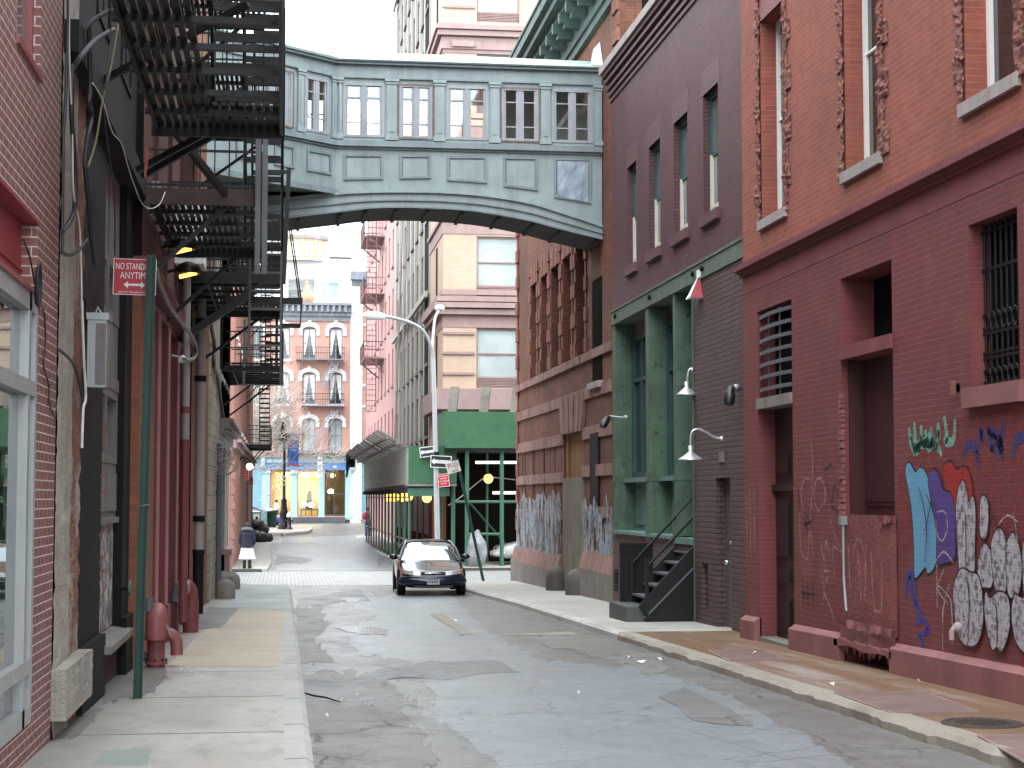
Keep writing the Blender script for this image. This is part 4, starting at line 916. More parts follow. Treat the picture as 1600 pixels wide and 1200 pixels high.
for i in range(46):
    z = lv[2] + (lv[3] - lv[2]) * i / 46; k.hexa([H.P(lv[0], z, -.06), H.P(lv[1], z, -.06), H.P(lv[1], z, .02), H.P(lv[0], z, .02), H.P(lv[0], z + .03, -.06), H.P(lv[1], z + .03, -.06), H.P(lv[1], z + .012, .02), H.P(lv[0], z + .012, .02)])
k.build('louvre', m_soot, wh); k = MB(); H.box(k, lv[0] - .1, lv[1] + .12, lv[2] - .14, lv[2], -.05, .12); k.build('louvre_sill', m_sill, wh)
# fan of voussoirs over the boarded doorway
zv0, zv1 = H.z(880, 680), H.z(880, 625); k = MB(); nv = 9; ca_ = (dr_[0] + dr_[1]) / 2; wb_, wt_ = (dr_[1] - dr_[0]) / 2 + .05, (dr_[1] - dr_[0]) / 2 + .42
for j in range(nv):
    t0, t1 = -1 + 2 * j / nv + .012, -1 + 2 * (j + 1) / nv - .012; dd = .09 + .02 * (j % 2)
    k.hexa([H.P(ca_ + wb_ * t0, zv0, -.05), H.P(ca_ + wb_ * t1, zv0, -.05), H.P(ca_ + wb_ * t1, zv0, dd), H.P(ca_ + wb_ * t0, zv0, dd), H.P(ca_ + wt_ * t0, zv1, -.05), H.P(ca_ + wt_ * t1, zv1, -.05), H.P(ca_ + wt_ * t1, zv1, dd), H.P(ca_ + wt_ * t0, zv1, dd)])
k.build('voussoirs', m_brownstone, wh)
zw = H.z(882, 747)
k = MB(); H.box(k, dr_[0], dr_[1], zw, dr_[3], -.12, -.09); H.box(k, dr_[1] - .35, dr_[1], zw, dr_[3], -.09, -.04); k.build('plywood_board', m_wood, wh)
k = MB(); H.box(k, dr_[0] - .08, dr_[1] + .06, -2, zw, -.10, .035); k.build('mossy_hoarding', m_moss, wh)
k = MB(); H.box(k, H.a(938, 750), H.a(925.5, 750), H.z(930, 818), H.z(930, 677), .0, .06); k.build('tar_strip', m_soot, wh)
# faded blue-white paint over the lower wall
n_ = N('faded_blue_white_spray'); tr = n_.n('ShaderNodeBsdfTransparent'); v_ = n_.noise(n_.scale(n_.pos, (3, 3, 1.3)), 1.0, 6, .7); f_ = n_.noise(n_.pos, 8, 5, .7)
ccol = n_.mix(n_.ramp(f_, .35, .65), (.25, .27, .31), (.38, .39, .41)); ccol = n_.mix(n_.ramp(n_.noise(n_.pos, 4.1, 3), .55, .62, 0, .8), ccol, (.12, .20, .32))
m_faded = n_.done(ccol, .7, alpha=n_.ramp(n_.math('ADD', n_.math('MULTIPLY', v_, .7), n_.math('MULTIPLY', f_, .3)), .42, .52, 0, .9))
for a0, a1, v0, v1, uu in ((dr_[1] + .1, HA1 - .3, 869, 765, 845), (HA0 + .25, dr_[0] - .12, 875, 775, 935)):
    k = MB(); z0_, z1_ = H.z(uu, v0), H.z(uu, v1); rg = random.Random(int(a0)); nn = 26
    A_ = [H.P(a0 + (a1 - a0) * j / nn, z0_ + rg.uniform(0, .15), .075) for j in range(nn + 1)]; B_ = [H.P(a0 + (a1 - a0) * j / nn, z1_ - .25 + .35 * noise.noise(Vector((j * .45, a0, 0))) + rg.uniform(-.1, .25), .075) for j in range(nn + 1)]; k.strip(A_, B_); k.build('faded_graffiti', m_faded, wh)
# stone plinth with sloped cap
for l, r in ((dr_[1] + .2, HA1 + .25), (HA0 + .25, dr_[0] - .15)):
    k = MB(); zg0 = gz(40); zp = H.z(880, 893) if r > 45 else H.z(925, 888)
    n = 6
    for i in range(n):
        b0, b1 = l + (r - l) * i / n, l + (r - l) * (i + 1) / n - .008
        H.box(k, b0, b1, gz(b0) - .4, zp, -.02, .18); 
    k.build('plinth', m_greystone, wh)
    k = MB(); k.hexa([H.P(l, zp, -.02), H.P(r - .06, zp, -.02), H.P(r - .06, zp, .17), H.P(l, zp, .17), H.P(l, zp + .42, -.02), H.P(r - .1, zp + .42, -.02), H.P(r - .1, zp + .42, .06), H.P(l, zp + .42, .06)]); k.build('plinth_cap', m_brownstone, wh)
for a in (dr_[1] + .12, dr_[0] - .05):
    k = MB(); k.lathe([(.30, -.6), (.30, .28), (.28, .42), (.20, .54), (.08, .60), (0, .61)], H.P(a, gz(a), .16), 18); o = tag(k.build('guard_stone', surf('dark_guard_stone', (.08, .072, .066), .3, .7, streak=.4, bump=.3)), 'rounded dark guard stone on the far side of the boarded warehouse door' if a > ca_ else 'rounded stone wheel guard on the near side of the boarded warehouse door', 'guard stone', 'guard stones at the warehouse door')
# verdigris eaves
k = MB(); E0, E1 = HA0 - .1, HA1 + .7
for z0, z1, d in ((12.15, 12.35, .10), (12.35, 12.55, .16), (12.95, 13.1, .55), (13.1, 13.3, .75), (13.3, 13.55, .88)):
    H.box(k, E0, E1 if z0 > 12.9 else HA1 + d, z0, z1, -.1, d)
H.box(k, E0, E1, 12.55, 12.95, -.1, .12); H.box(k, E0, E1, 13.55, 13.62, -3, .92)
k.build('eaves', m_coppergreen, wh)
for i in range(16):
    a = E0 + .3 + i * 1.0; k = MB(); H.box(k, a, a + .2, 12.58, 12.95, .1, .5); H.box(k, a, a + .2, 12.7, 12.95, .5, .62); k.build('eaves_bracket', m_coppergreen, wh)
# gable end above the purple roof
k = MB(); k.quad((6.95, HA0 - .004, 8), (7.42, HA0 - .004, 8), (7.42, HA0 - .004, 16), (6.95, HA0 - .004, 16)); k.build('end_pier', m_warebrick, wh)
k = MB(); k.quad((7.42, HA0 + .15, 8), (14, HA0 + .15, 8), (14, HA0 + .15, 14.5), (7.42, HA0 + .15, 14.5)); k.quad((7.42, HA0 - .004, 8), (7.42, HA0 + .15, 8), (7.42, HA0 + .15, 16), (7.42, HA0 - .004, 16)); k.build('party_wall', m_party, wh)
# ================================================================== THE BRIDGE
YB = atX(942, 300, 6.95).y
B = Fr('F', YB)
br = thing('skybridge', 'blue-grey metal covered footbridge with arched underside joining the two upper storeys', 'footbridge', (2.6, YB, 9))
bx = lambda u, v=200: B.px(u, v)[0]
bz = lambda u, v: B.px(u, v)[1]
XC, XR = bx(524.5), 6.93
z_eave = (bz(535, 95) + bz(941, 104)) / 2; z_wt = (bz(535, 132) + bz(930, 138)) / 2; z_wb = (bz(540, 217) + bz(930, 221)) / 2
z_s0 = (bz(525, 233) + bz(941, 235)) / 2; z_s1 = (bz(525, 223) + bz(941, 226)) / 2
BD = 1.75                                                  # depth of the bridge
m = MB()
wz = [(536, 600.5), (623, 676), (697, 762.5), (783, 842), (862, 926)]
winx = [(bx(a), bx(b)) for a, b in wz]
def gallery(fr, a0, a1, wins, back=False):
    """window storey of the bridge on one plane: header, sill rail, piers, pilasters, casements"""
    w_ = MB(); fr.box(w_, a0, a1, z_wt, z_eave, -.10, 0); fr.box(w_, a0, a1, z_s0 - .02, z_wb, -.10, 0)
    es = [a0] + [x for w in wins for x in w] + [a1]
    for i in range(0, len(es), 2):
        if es[i + 1] - es[i] > .01: fr.box(w_, es[i], es[i + 1], z_wb, z_wt, -.10, 0)
    w_.build('wall_panel', m_bridge, br)
    for i, (l, r) in enumerate(wins):
        odd = i % 2 == 1
        wn = window(fr, l, r, z_wb, z_wt, .07, m_sash, m_clearb, br, fw=.06, v=(.5,), h=(), bw=.07, fd=.09, pd=.03)
        k = MB(); c = (l + r) / 2
        for s0, s1 in ((l + .07, c - .05), (c + .05, r - .07)):
            fr.box(k, s0 - .02, s0 + .035, z_wb + .05, z_wt - .05, -.06, .0); fr.box(k, s1 - .035, s1 + .02, z_wb + .05, z_wt - .05, -.06, .0)
            for t in (.27, .73): fr.box(k, s0 + .035, s1 - .035, z_wb + (z_wt - z_wb) * t - .014, z_wb + (z_wt - z_wb) * t + .014, -.055, -.012)
        sub(k.build('casement', m_sash), wn)
        if odd:
            k = MB(); fr.box(k, l - .025, l + .012, z_wb, z_wt, -.03, .03); fr.box(k, r - .012, r + .025, z_wb, z_wt, -.03, .03); fr.box(k, l + .012, r - .012, z_wt - .03, z_wt + .01, -.03, .028); fr.box(k, l + .012, r - .012, z_wb - .02, z_wb + .02, -.03, .028); sub(k.build('outer_frame', m_sashred), wn)
gallery(B, XC, XR, winx)
pil = [(529, 534), (604, 620), (679, 694), (766, 780), (845, 859), (929, 940)]
def pilaster(fr, l, r):
    k = MB(); fr.box(k, l, r, z_s1 + .06, z_wt + .10, 0, .055); fr.box(k, l - .04, r + .04, z_wt + .04, z_wt + .10, .055, .09); fr.box(k, l - .02, r + .02, z_wt - .02, z_wt + .02, .055, .075)
    fr.box(k, l - .03, r + .03, z_s1 + .02, z_s1 + .12, .0, .08); fr.box(k, l + .05, r - .05, z_wb + .12, z_wt - .12, .055, .068)
    k.build('pilaster', m_bridge, br)
for a, b_ in pil: pilaster(B, bx(a), bx(b_))
# arched lower wall
def curve(pts): return [B.px(420 + x / 2.963, 40 + y / 2.963) for x, y in pts]
top_c = curve([(-700, 1120), (-450, 960), (-200, 860), (50, 805), (300, 775), (450, 767), (600, 765), (800, 768), (1000, 783), (1200, 815), (1350, 860), (1545, 928)])
low_c = curve([(-700, 1240), (-450, 1080), (-200, 960), (50, 900), (300, 868), (450, 850), (620, 845), (800, 850), (1000, 868), (1200, 905), (1350, 945), (1545, 992)])
def fine(c): return [(p.x, p.y) for p in spline([Vector((x, z, 0)) for x, z in c], 6)]
tc, lc = fine(top_c), fine(low_c)
k = MB(); up = [p for p in tc if p[0] >= XC - .001]; up = [(XC, up[0][1])] + up + [(XR, up[-1][1])]
k.strip([B.P(x, z_s0, 0) for x, z in up], [B.P(x, z, 0) for x, z in up]); k.build('spandrel', m_bridge, br)
for t0, t1, d, mt in ((0, .14, .09, m_bridge), (.14, .22, .05, m_bridgedark), (.22, .52, .035, m_bridge), (.52, .60, .06, m_bridgedark), (.60, .90, .02, m_bridge), (.90, 1.0, .045, m_bridgedark)):
    A0 = [(a[0], a[1] + (b_[1] - a[1]) * t0) for a, b_ in zip(tc, lc)]; A1 = [(a[0], a[1] + (b_[1] - a[1]) * t1) for a, b_ in zip(tc, lc)]
    k = MB(); k.strip([B.P(x, z, d) for x, z in A0], [B.P(x, z, d) for x, z in A1]); k.strip([B.P(x, z, d) for x, z in A0], [B.P(x, z, -.1) for x, z in A0]); k.strip([B.P(x, z, d) for x, z in A1], [B.P(x, z, -.1) for x, z in A1])
    k.build('arch_moulding', mt, br)
k = MB(); k.strip([B.P(x, z, .02) for x, z in lc], [B.P(x, z, -BD) for x, z in lc])
k.strip([B.P(x, z, -BD) for x, z in tc], [B.P(x, z, -BD) for x, z in lc]); k.strip([B.P(x, z, -BD) for x, z in tc], [B.P(x, max(z, z_s0), -BD) for x, z in tc]); k.build('soffit', m_soffit, br)
k = MB()
for i, (x, z) in enumerate(lc[::5]):
    k = MB(); k.bar(B.P(x, z - .02, -.15), B.P(x, z - .02, -BD + .1), .07, .07); k.build('soffit_rib', m_soffit, br)
pn = [[(345, 595), (530, 597), (530, 713), (345, 715)], [(605, 598), (750, 600), (750, 708), (605, 710)], [(825, 604), (1010, 606), (1010, 731), (825, 718)], [(1085, 608), (1245, 610), (1245, 766), (1085, 745)], [(1320, 613), (1492, 617), (1492, 826), (1320, 796)]]
for i, q in enumerate(pn):
    P = [B.px(420 + x / 2.963, 40 + y / 2.963) for x, y in q]; cx = sum(p[0] for p in P) / 4; cz = sum(p[1] for p in P) / 4
    def ring(s, d): return [B.P(x + (.0 if s == 0 else (-s if x > cx else s)), z + (-s if z > cz else s), d) for x, z in P]
    k = MB(); o, i1, i2 = ring(0, .035), ring(.05, .035), ring(.075, .006)
    base = ring(0, .0)
    for a in range(4):
        b_ = (a + 1) % 4; k.quad(o[a], o[b_], i1[b_], i1[a]); k.quad(i1[a], i1[b_], i2[b_], i2[a]); k.quad(base[a], base[b_], o[b_], o[a])
    k.build('panel_moulding', m_bridgedark, br)
    k = MB(); k.poly(ring(.075, .007)); k.build('panel', m_bridge, br)
n2 = N('crinkled_sheet'); m_crink = n2.done(n2.mix(n2.ramp(n2.noise(n2.pos, 2.5, 5), .35, .65), (.22, .27, .33), (.30, .36, .42)), .32, .3, bump=n2.noise(n2.pos, 3.2, 3, .5), bs=.5, dist=.06)
P = [B.px(420 + x / 2.963, 40 + y / 2.963) for x, y in [(1335, 628), (1478, 632), (1478, 820), (1335, 790)]]
k = MB(); k.poly([B.P(x, z, .045) for x, z in P]); k.build('sheet_patch', m_crink, br)
# corner bay that swings towards the left hand building
class FrG(Fr):
    def __init__(s, o, t): s.k = 'G'; s.o = Vector((o[0], o[1], 0)); s.t = Vector((t[0], t[1], 0)).normalized(); s.nv = Vector((s.t.y, -s.t.x, 0))
    def P(s, a, z, d=0.0): q = s.o + s.t * a + s.nv * d; return Vector((q.x, q.y, z))
    def px(s, u, v):
        d = ray(u, v); t = (s.o - EYE).dot(s.nv) / d.dot(s.nv); p = EYE + d * t; return (p - s.o).dot(s.t), p.z
GB = FrG((XC, YB), (1.3, 1.06))                          # a < 0 runs left and towards the camera
ga = lambda u, v=180: GB.px(u, v)[0]
A_L = -(XC + 1.72) / GB.t.x
gw = [(ga(475.5), ga(513)), (ga(434), ga(457))]
gw.append((gw[1][0] - 1.05, gw[1][0] - .45))
gallery(GB, A_L, 0, sorted(gw))
for l, r in ((ga(464), ga(473)), (ga(517.5), -.02), (gw[1][0] - .33, gw[1][0] - .12)): pilaster(GB, l, r)
zbb_ = bz(523, 302); k = MB(); GB.rect(k, A_L, 0, zbb_, z_s0, 0)
k.poly([GB.P(A_L, zbb_, 0), GB.P(0, zbb_, 0), Vector((-1.72, YB, zbb_))]); k.build('bay_wall', m_bridge, br)
k = MB(); GB.box(k, A_L, .05, zbb_ - .03, zbb_ + .05, -.02, .07); GB.box(k, A_L, .03, zbb_ + .05, zbb_ + .10, -.02, .04); k.build('bay_moulding', m_bridgedark, br)
for l, r in ((ga(479, 260), ga(517, 260)), (ga(428, 260), ga(459, 260)), (ga(428, 260) - 1.0, ga(428, 260) - .25)):
    z0, z1 = bz(523, 275) - .0, bz(523, 241)
    k = MB()
    for a0, a1, y0, y1 in ((l, r, z1 - .05, z1), (l, r, z0, z0 + .05), (l, l + .05, z0 + .05, z1 - .05), (r - .05, r, z0 + .05, z1 - .05)): GB.box(k, a0, a1, y0, y1, 0, .035)
    k.build('panel_moulding', m_bridgedark, br)
for fr, a0, a1 in ((B, XC - .02, XR), (GB, A_L, .03)):
    k = MB(); fr.box(k, a0, a1, z_s0, z_s0 + .035, 0, .11); fr.box(k, a0, a1, z_s0 + .035, z_s1, 0, .07); fr.box(k, a0, a1, z_s0 - .05, z_s0, 0, .045); k.build('sill_rail', m_bridgedark, br)
    k = MB(); fr.box(k, a0, a1, z_eave - .055, z_eave, 0, .16); fr.box(k, a0, a1, z_eave - .11, z_eave - .055, 0, .11); fr.box(k, a0, a1, z_wt + .10, z_wt + .13, 0, .05); k.build('gutter', m_bridgedark, br)
zr = z_eave + .34
k = MB(); e0, e1, e2 = GB.P(A_L, z_eave + .005, .18), Vector((XC - .06, YB - .18, z_eave + .005)), Vector((XR, YB - .18, z_eave + .005))
r0, r1, r2 = Vector((-1.72, YB + .55, zr + .05)), Vector((XC - .3, YB + .9, zr + .04)), Vector((XR, YB + .9, zr - .02)); b0, b1 = Vector((-1.72, YB + BD + .1, z_eave + .0)), Vector((XR, YB + BD + .1, z_eave + .0))
k.quad(e0, e1, r1, r0); k.quad(e1, e2, r2, r1); k.poly([r0, r1, r2, b1, b0]); dn = Vector((0, 0, -.035)); k.quad(e0, e1, e1 + dn, e0 + dn); k.quad(e1, e2, e2 + dn, e1 + dn)
k.build('roof', m_copper, br)
k = MB(); k.bar(r0 + Vector((0, 0, .02)), r1 + Vector((0, 0, .02)), .07, .05); k.bar(r1 + Vector((0, 0, .02)), r2 + Vector((0, 0, .02)), .07, .05)
for i in range(9):
    t = i / 8; k.bar(e1.lerp(e2, t) + Vector((0, 0, .012)), r1.lerp(r2, t) + Vector((0, 0, .012)), .03, .025)
k.build('roof_seams', m_copper, br)
k = MB(); k.add([(XR, YB - .2, z_eave), (XR, YB + 1.2, z_eave), (XR, YB + 1.0, zr + .35), (XR, YB + .2, zr + .30), (XR - .28, YB - .19, z_eave + .01), (XR - .10, YB + .7, zr + .06)], [(0, 1, 2, 3), (0, 3, 5, 4), (3, 2, 5)]); k.build('flashing', m_copper, br)
# inside of the gallery
k = MB(); k.quad((-1.7, YB + .02, z_s0 + .0), (XR, YB + .02, z_s0), (XR, YB + BD - .02, z_s0), (-1.7, YB + BD - .02, z_s0)); k.poly([GB.P(A_L, z_s0, -.02), GB.P(0, z_s0, -.02), Vector((-1.7, YB, z_s0))]); k.build('floor', m_greywood, br)
k = MB(); k.quad((-1.7, YB + .02, z_eave - .02), (XR, YB + .02, z_eave - .02), (XR, YB + BD - .02, z_eave - .02), (-1.7, YB + BD - .02, z_eave - .02)); k.poly([GB.P(A_L, z_eave - .02, -.02), GB.P(0, z_eave - .02, -.02), Vector((-1.7, YB, z_eave - .02))]); k.build('ceiling', m_inside, br)
BB = Fr('F', YB + BD); k = MB(); es = [-1.7] + [x + .12 for w in [(-1.2, -.3), (.05, .9)] + winx[:3] for x in w] + [XR]
BB.box(k, -1.7, XR, z_s0, z_wb, -.08, 0); BB.box(k, -1.7, XR, z_wt, z_eave, -.08, 0)
for i in range(0, len(es), 2):
    l, r = es[i], min(es[i + 1], XR)
    if r > l: BB.box(k, l, r, z_wb, z_wt, -.08, 0)
k.quad((XR - .006, YB + .1, z_s0), (XR - .006, YB + BD, z_s0), (XR - .006, YB + BD, z_eave), (XR - .006, YB + .1, z_eave)); k.build('back_wall', m_inside, br)
k = MB()
for i in range(1, len(es) - 1, 2):
    l, r = es[i], min(es[i + 1], XR); c = (l + r) / 2
    if r - l < .2: continue
    BB.box(k, c - .05, c + .05, z_wb, z_wt, -.05, -.01)
    for t in (.27, .73): BB.box(k, l, c - .05, z_wb + (z_wt - z_wb) * t - .014, z_wb + (z_wt - z_wb) * t + .014, -.045, -.015); BB.box(k, c + .05, r, z_wb + (z_wt - z_wb) * t - .014, z_wb + (z_wt - z_wb) * t + .014, -.045, -.015)
k.build('back_casements', m_sash, br)
# ================================================================== LEFT SIDE
# ---- new brick building with a shop window
A = Fr('L', -1.7)
AY = A.a(88, 600)
nb_ = thing('brick_building', 'smooth red brick building with grey shop window and glossy red panel', 'building', A.P(AY, gz(AY)))
uw = (A.a(25, 100), A.a(63, 100), A.z(63, 119), A.z(63, 119) + 2.4, .11)
sw0 = 4.5; sz1 = A.z(59, 345); sz0 = A.z(43, 1130); sfar = A.a(55, 600)
szm = A.z(52, 462)
uw2 = (uw[0] - 1.9, uw[1] - 1.9, uw[2], uw[3], .11)
wall('street_wall', A, 3, AY, -1, 13, [uw, uw2, (sw0, sfar, sz0, sz1, .13)], m_newbrick, nb_)
core(A, 3, AY, -1, 13, 8, m_darkroom, nb_)
for w in (uw, uw2): window(A, w[0], w[1], w[2], w[3], .10, m_winred, m_glassgrey, nb_, fw=.07, v=(), h=(.4,), fd=.05, sill=(m_winred, .05, .02, .01))
k = MB(); A.rect(k, sw0, sfar, szm, sz1, -.11); A.box(k, sw0, sfar, sz1 - .02, sz1, -.11, .004); A.box(k, sw0, sfar, sz1 - .35, sz1 - .34, -.11, -.10); k.build('red_panel', m_redpanel, nb_)
k = MB(); ww = .0; d0, d1 = -.10, .012
A.box(k, sfar - .40, sfar - .005, sz0, szm, d0, -.04); A.box(k, sfar - .085, sfar, sz0, szm, -.04, d1); A.box(k, sfar - .40, sfar - .30, sz0, szm, -.04, d1)
A.box(k, sw0, sfar - .085, szm - .12, szm, d0, d1); A.box(k, sw0, sfar - .085, sz0, sz0 + .12, d0, d1); zm1, zm2 = A.z(50, 608), A.z(45, 1040)
for z in (zm1, zm2): A.box(k, sw0, sfar - .085, z - .05, z + .05, d0, d1 + .004)
A.box(k, sw0 + 3.2, sw0 + 3.3, sz0, szm, d0, d1)
fo = k.build('shop_window', m_alu, nb_)
k = MB(); A.rect(k, sw0, sfar - .30, sz0, szm, -.05); sub(k.build('pane', m_glassshop), fo)
k = MB(); A.box(k, sw0, sfar, szm, szm + .03, -.12, .03); sub(k.build('drip_trim', m_winred), fo)
# ---- old shopfront with crumbling pier
OB = thing('old_shopfront', 'soot black iron shopfront with crumbling plaster pier and grey window panels', 'building', A.P(17, gz(17)))
P1 = Fr('L', -1.69); yA, yB_, yC = AY + .004, P1.a(114, 600), P1.a(131, 600)
k = MB()
def rough_face(mb, fr, a0, a1, z0, z1, d, amp, na, nz, sc=3):
    G = [[fr.P(a0 + (a1 - a0) * j / na, z0 + (z1 - z0) * i / nz, d + amp * (noise.noise(Vector((a0 + (a1 - a0) * j / na * 1.0, (z0 + (z1 - z0) * i / nz), 1)) * sc) + .5 * noise.noise(Vector((j * .9, i * .9, 4))))) for j in range(na + 1)] for i in range(nz + 1)]
    for i in range(nz): mb.strip(G[i], G[i + 1])
rough_face(k, P1, yA, yB_, -1, 13, .0, .014, 12, 260, 7); k.build('plaster_pier', m_plaster, OB)
k = MB(); rough_face(k, P1, yB_, yC, -1, 13, -.02, .022, 8, 260, 8); P1.rect(k, yB_, yB_ + .001, -1, 13, -.02); k.build('brick_edge', m_plasterb, OB)
k = MB(); zb0, zb1 = A.z(95, 1112), A.z(95, 1036)
rough_face(k, P1, yA, yC + .1, zb0, zb1, .10, .02, 10, 8); Q4 = [P1.P(yA, zb0, -.05), P1.P(yC + .1, zb0, -.05), P1.P(yC + .1, zb0, .10), P1.P(yA, zb0, .10)]; k.poly(Q4); k.poly([p + Vector((0, 0, zb1 - zb0)) for p in Q4]); k.quad(P1.P(yA, zb0, -.05), P1.P(yA, zb0, .10), P1.P(yA, zb1, .10), P1.P(yA, zb1, -.05)); k.quad(P1.P(yC + .1, zb0, -.05), P1.P(yC + .1, zb0, .10), P1.P(yC + .1, zb1, .10), P1.P(yC + .1, zb1, -.05))
k.build('plinth_block', m_plaster, OB)
S1 = Fr('L', -1.80); yD = Fr('L', -1.72).a(205, 600)
g0, g1 = Fr('L', -1.72).a(161, 600), Fr('L', -1.72).a(195, 600)
k = MB(); S1.box(k, yC, g0, -1, 5.2, -.2, .08); S1.box(k, yC - .02, g0 + .02, gz(16) - .1, gz(16) + .55, .08, .14); S1.box(k, yC, g0, 3.1, 3.25, .08, .12); k.build('iron_pier', m_soot, OB)
k = MB(); S1.box(k, g1, yD, -1, 5.2, -.2, .08); S1.box(k, g1 - .03, yD - .01, gz(19) - .1, gz(19) + .6, .08, .14); k.build('iron_pier', m_soot, OB)
zl_ = S1.z(178, 975)
zr_ = [S1.z(178, v) for v in (812, 725, 612, 592, 506, 410)]
k = MB(); S1.box(k, g0, g1, zl_, zr_[0], -.15, -.02); k.build('tagged_board', m_tagboard, OB)
k = MB(); S1.box(k, g0, g1, zr_[0], zr_[1], -.15, .0); gm_ = (g0 + g1) / 2 - .1
for l, r in ((g0 + .1, gm_ - .05), (gm_ + .05, g1 - .1)): S1.box(k, l, r, zr_[0] + .1, zr_[1] - .1, 0, .02)
S1.box(k, g0, g1, zr_[0] - .03, zr_[0] + .03, 0, .04); S1.box(k, g0, g1, zr_[2], zr_[3], -.15, .02); S1.box(k, g0, g1, zr_[3], zr_[4], -.15, 0); S1.box(k, gm_ - .03, gm_ + .03, zr_[3], 5.0, 0, .02); S1.box(k, g0, g1, zr_[5], 5.2, -.15, 0)
k.build('window_panels', m_greywood, OB)
for l, r in ((g0, gm_), (gm_, g1)):
    window(S1, l, r, zr_[1], zr_[2], .12, m_greywood, m_glassgrey, OB, fw=.09, v=(), h=(), fd=.13); window(S1, l, r, zr_[4], zr_[5], .12, m_greywood, m_glassgrey, OB, fw=.09, v=(), h=(), fd=.13)
k = MB(); k.hexa([S1.P(g0 - .1, zl_ - .1, -.1), S1.P(g1 + .1, zl_ - .1, -.1), S1.P(g1 + .1, zl_ - .12, .2), S1.P(g0 - .1, zl_ - .12, .2), S1.P(g0 - .1, zl_, -.1), S1.P(g1 + .1, zl_, -.1), S1.P(g1 + .1, zl_ - .05, .2), S1.P(g0 - .1, zl_ - .05, .2)]); k.build('window_ledge', m_greywood, OB)
k = MB(); S1.box(k, g0, g1, -1.2, zl_ - .1, -.1, .04); S1.box(k, g0 + .6, g0 + .9, gz(17) + .1, zl_ - .25, .04, .06); k.build('base_wall', brick('dark_base_brick', (.075, .045, .04), (.06, .038, .033), (.04, .03, .03), grime=.5), OB)
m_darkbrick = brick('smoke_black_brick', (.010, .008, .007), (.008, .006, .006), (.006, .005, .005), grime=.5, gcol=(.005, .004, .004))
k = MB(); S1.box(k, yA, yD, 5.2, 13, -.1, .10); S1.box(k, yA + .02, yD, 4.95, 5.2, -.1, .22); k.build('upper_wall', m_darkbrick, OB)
for i in range(2):
    l = 15.6 + i * 2.3; window(S1, l, l + 1.1, 5.9, 8.2, -.08, m_soot, m_glassdark, OB, fw=.08, v=(.5,), h=(.5,), fd=.04)
core(S1, yA, yD, -1, 13, 8, m_darkroom, OB)
# graffiti scrawl on the black pier
k = MB(); g_or = plain('orange_spray', (.22, .065, .03), .7)
for pts in ([(143, 745), (150, 742), (152, 760), (142, 775)], [(140, 795), (150, 805), (151, 825), (140, 838), (150, 850), (151, 865), (141, 880), (150, 895)], [(142, 905), (150, 890), (152, 915), (144, 935), (150, 960)], [(150, 690), (152, 660), (146, 700)]):
    Pn = spline([S1.pt(u, v, .084) for u, v in pts], 6); k.strip([p + Vector((0, -.03, .01)) for p in Pn], [p + Vector((0, .05, -.01)) for p in Pn])
k.build('graffiti', g_or, OB)
# ---- brick building with deep red iron columns
C = Fr('L', -1.62)
CA0, CA1 = yD + .004, 30.4
rb = thing('brick_building', 'dark brick building with deep red columns under two amber lamps', 'building', C.P(25, gz(25)))
zl2 = C.z(262, 510); colY = [C.a(u, 700) for u in (247, 262, 277, 290)]
k = MB(); k.quad(C.P(CA0, -1, -.24), C.P(CA0, -1, 0), C.P(CA0, 4, 0), C.P(CA0, 4, -.24)); C.rect(k, CA0, colY[0] - .7, -1, 3.9, 0); k.build('brick_pier', m_orangebrick, rb)
k = MB(); C.rect(k, colY[0] - .7, CA1, zl2, 4.3, .0); C.rect(k, CA0, colY[0] - .7, 3.9, 4.3, 0.0); k.quad(C.P(colY[0] - .7, zl2, 0), C.P(CA1, zl2, 0), C.P(CA1, zl2, -.5), C.P(colY[0] - .7, zl2, -.5)); C.box(k, CA0, CA1, 4.05, 4.3, -.1, .12); k.build('iron_lintel', m_redcast, rb)
hc = [(y, y + 1.0, z, z + 2.0, .2) for z in (5.4, 8.8) for y in (21.3, 24.0, 26.8)]
wall('upper_wall', C, CA0, CA1, 4.3, 13, hc, brick('dark_red_upper_brick', (.15, .055, .045), (.11, .042, .036), (.08, .045, .04), grime=.5, gcol=(.04, .03, .03)), rb)
for h in hc: window(C, h[0], h[1], h[2], h[3], .18, m_white, m_glassgrey, rb, fw=.09, v=(), h=(.5,), fd=.05, sill=(m_sill, .14, .08, .1))
ac = thing('air_conditioner', 'white boxed air conditioner under a window behind the fire escapes', 'air conditioner', C.P(26.2, 5.2, .2)); k = MB(); C.box(k, 25.7, 26.5, 5.0, 5.9, 0, .42); k.build('casing', m_signwhite, ac); k = MB()
for i in range(12): C.box(k, 25.694, 25.7, 5.08 + .06 * i, 5.11 + .06 * i, .05, .30)
k.build('grille', m_irongrey, ac)
for i, y in enumerate(colY):
    k = MB(); C.box(k, y - .24, y + .24, -1.2, zl2 + .01, -.5, .0, 0); C.box(k, y - .24, y + .24, -1.2, zl2, 0.0, .012, 1); C.box(k, y - .28, y + .28, -1.2, gz(y) + .5, 0.012, .05); k.build('iron_column', [m_redcast, m_rededge], rb)
k = MB(); C.rect(k, colY[0] - .7, CA1, -1.2, zl2, -.42)
for a_, b_ in zip(colY, colY[1:]): C.box(k, a_ + .4, b_ - .4, gz(a_) + .3, zl2 - .3, -.42, -.38)
k.build('shop_door', m_redcast, rb)
k = MB(); a_ = (colY[2] + colY[3]) / 2
for i in range(5): C.box(k, a_ - .55 + .22 * i, a_ - .43 + .22 * i, gz(26) + 1.0, 1.45, -.1, -.06)
for z in (.35, 1.25): C.box(k, a_ - .6, a_ + .6, z, z + .05, -.06, -.03)
k.build('window_bars', m_soot, rb)
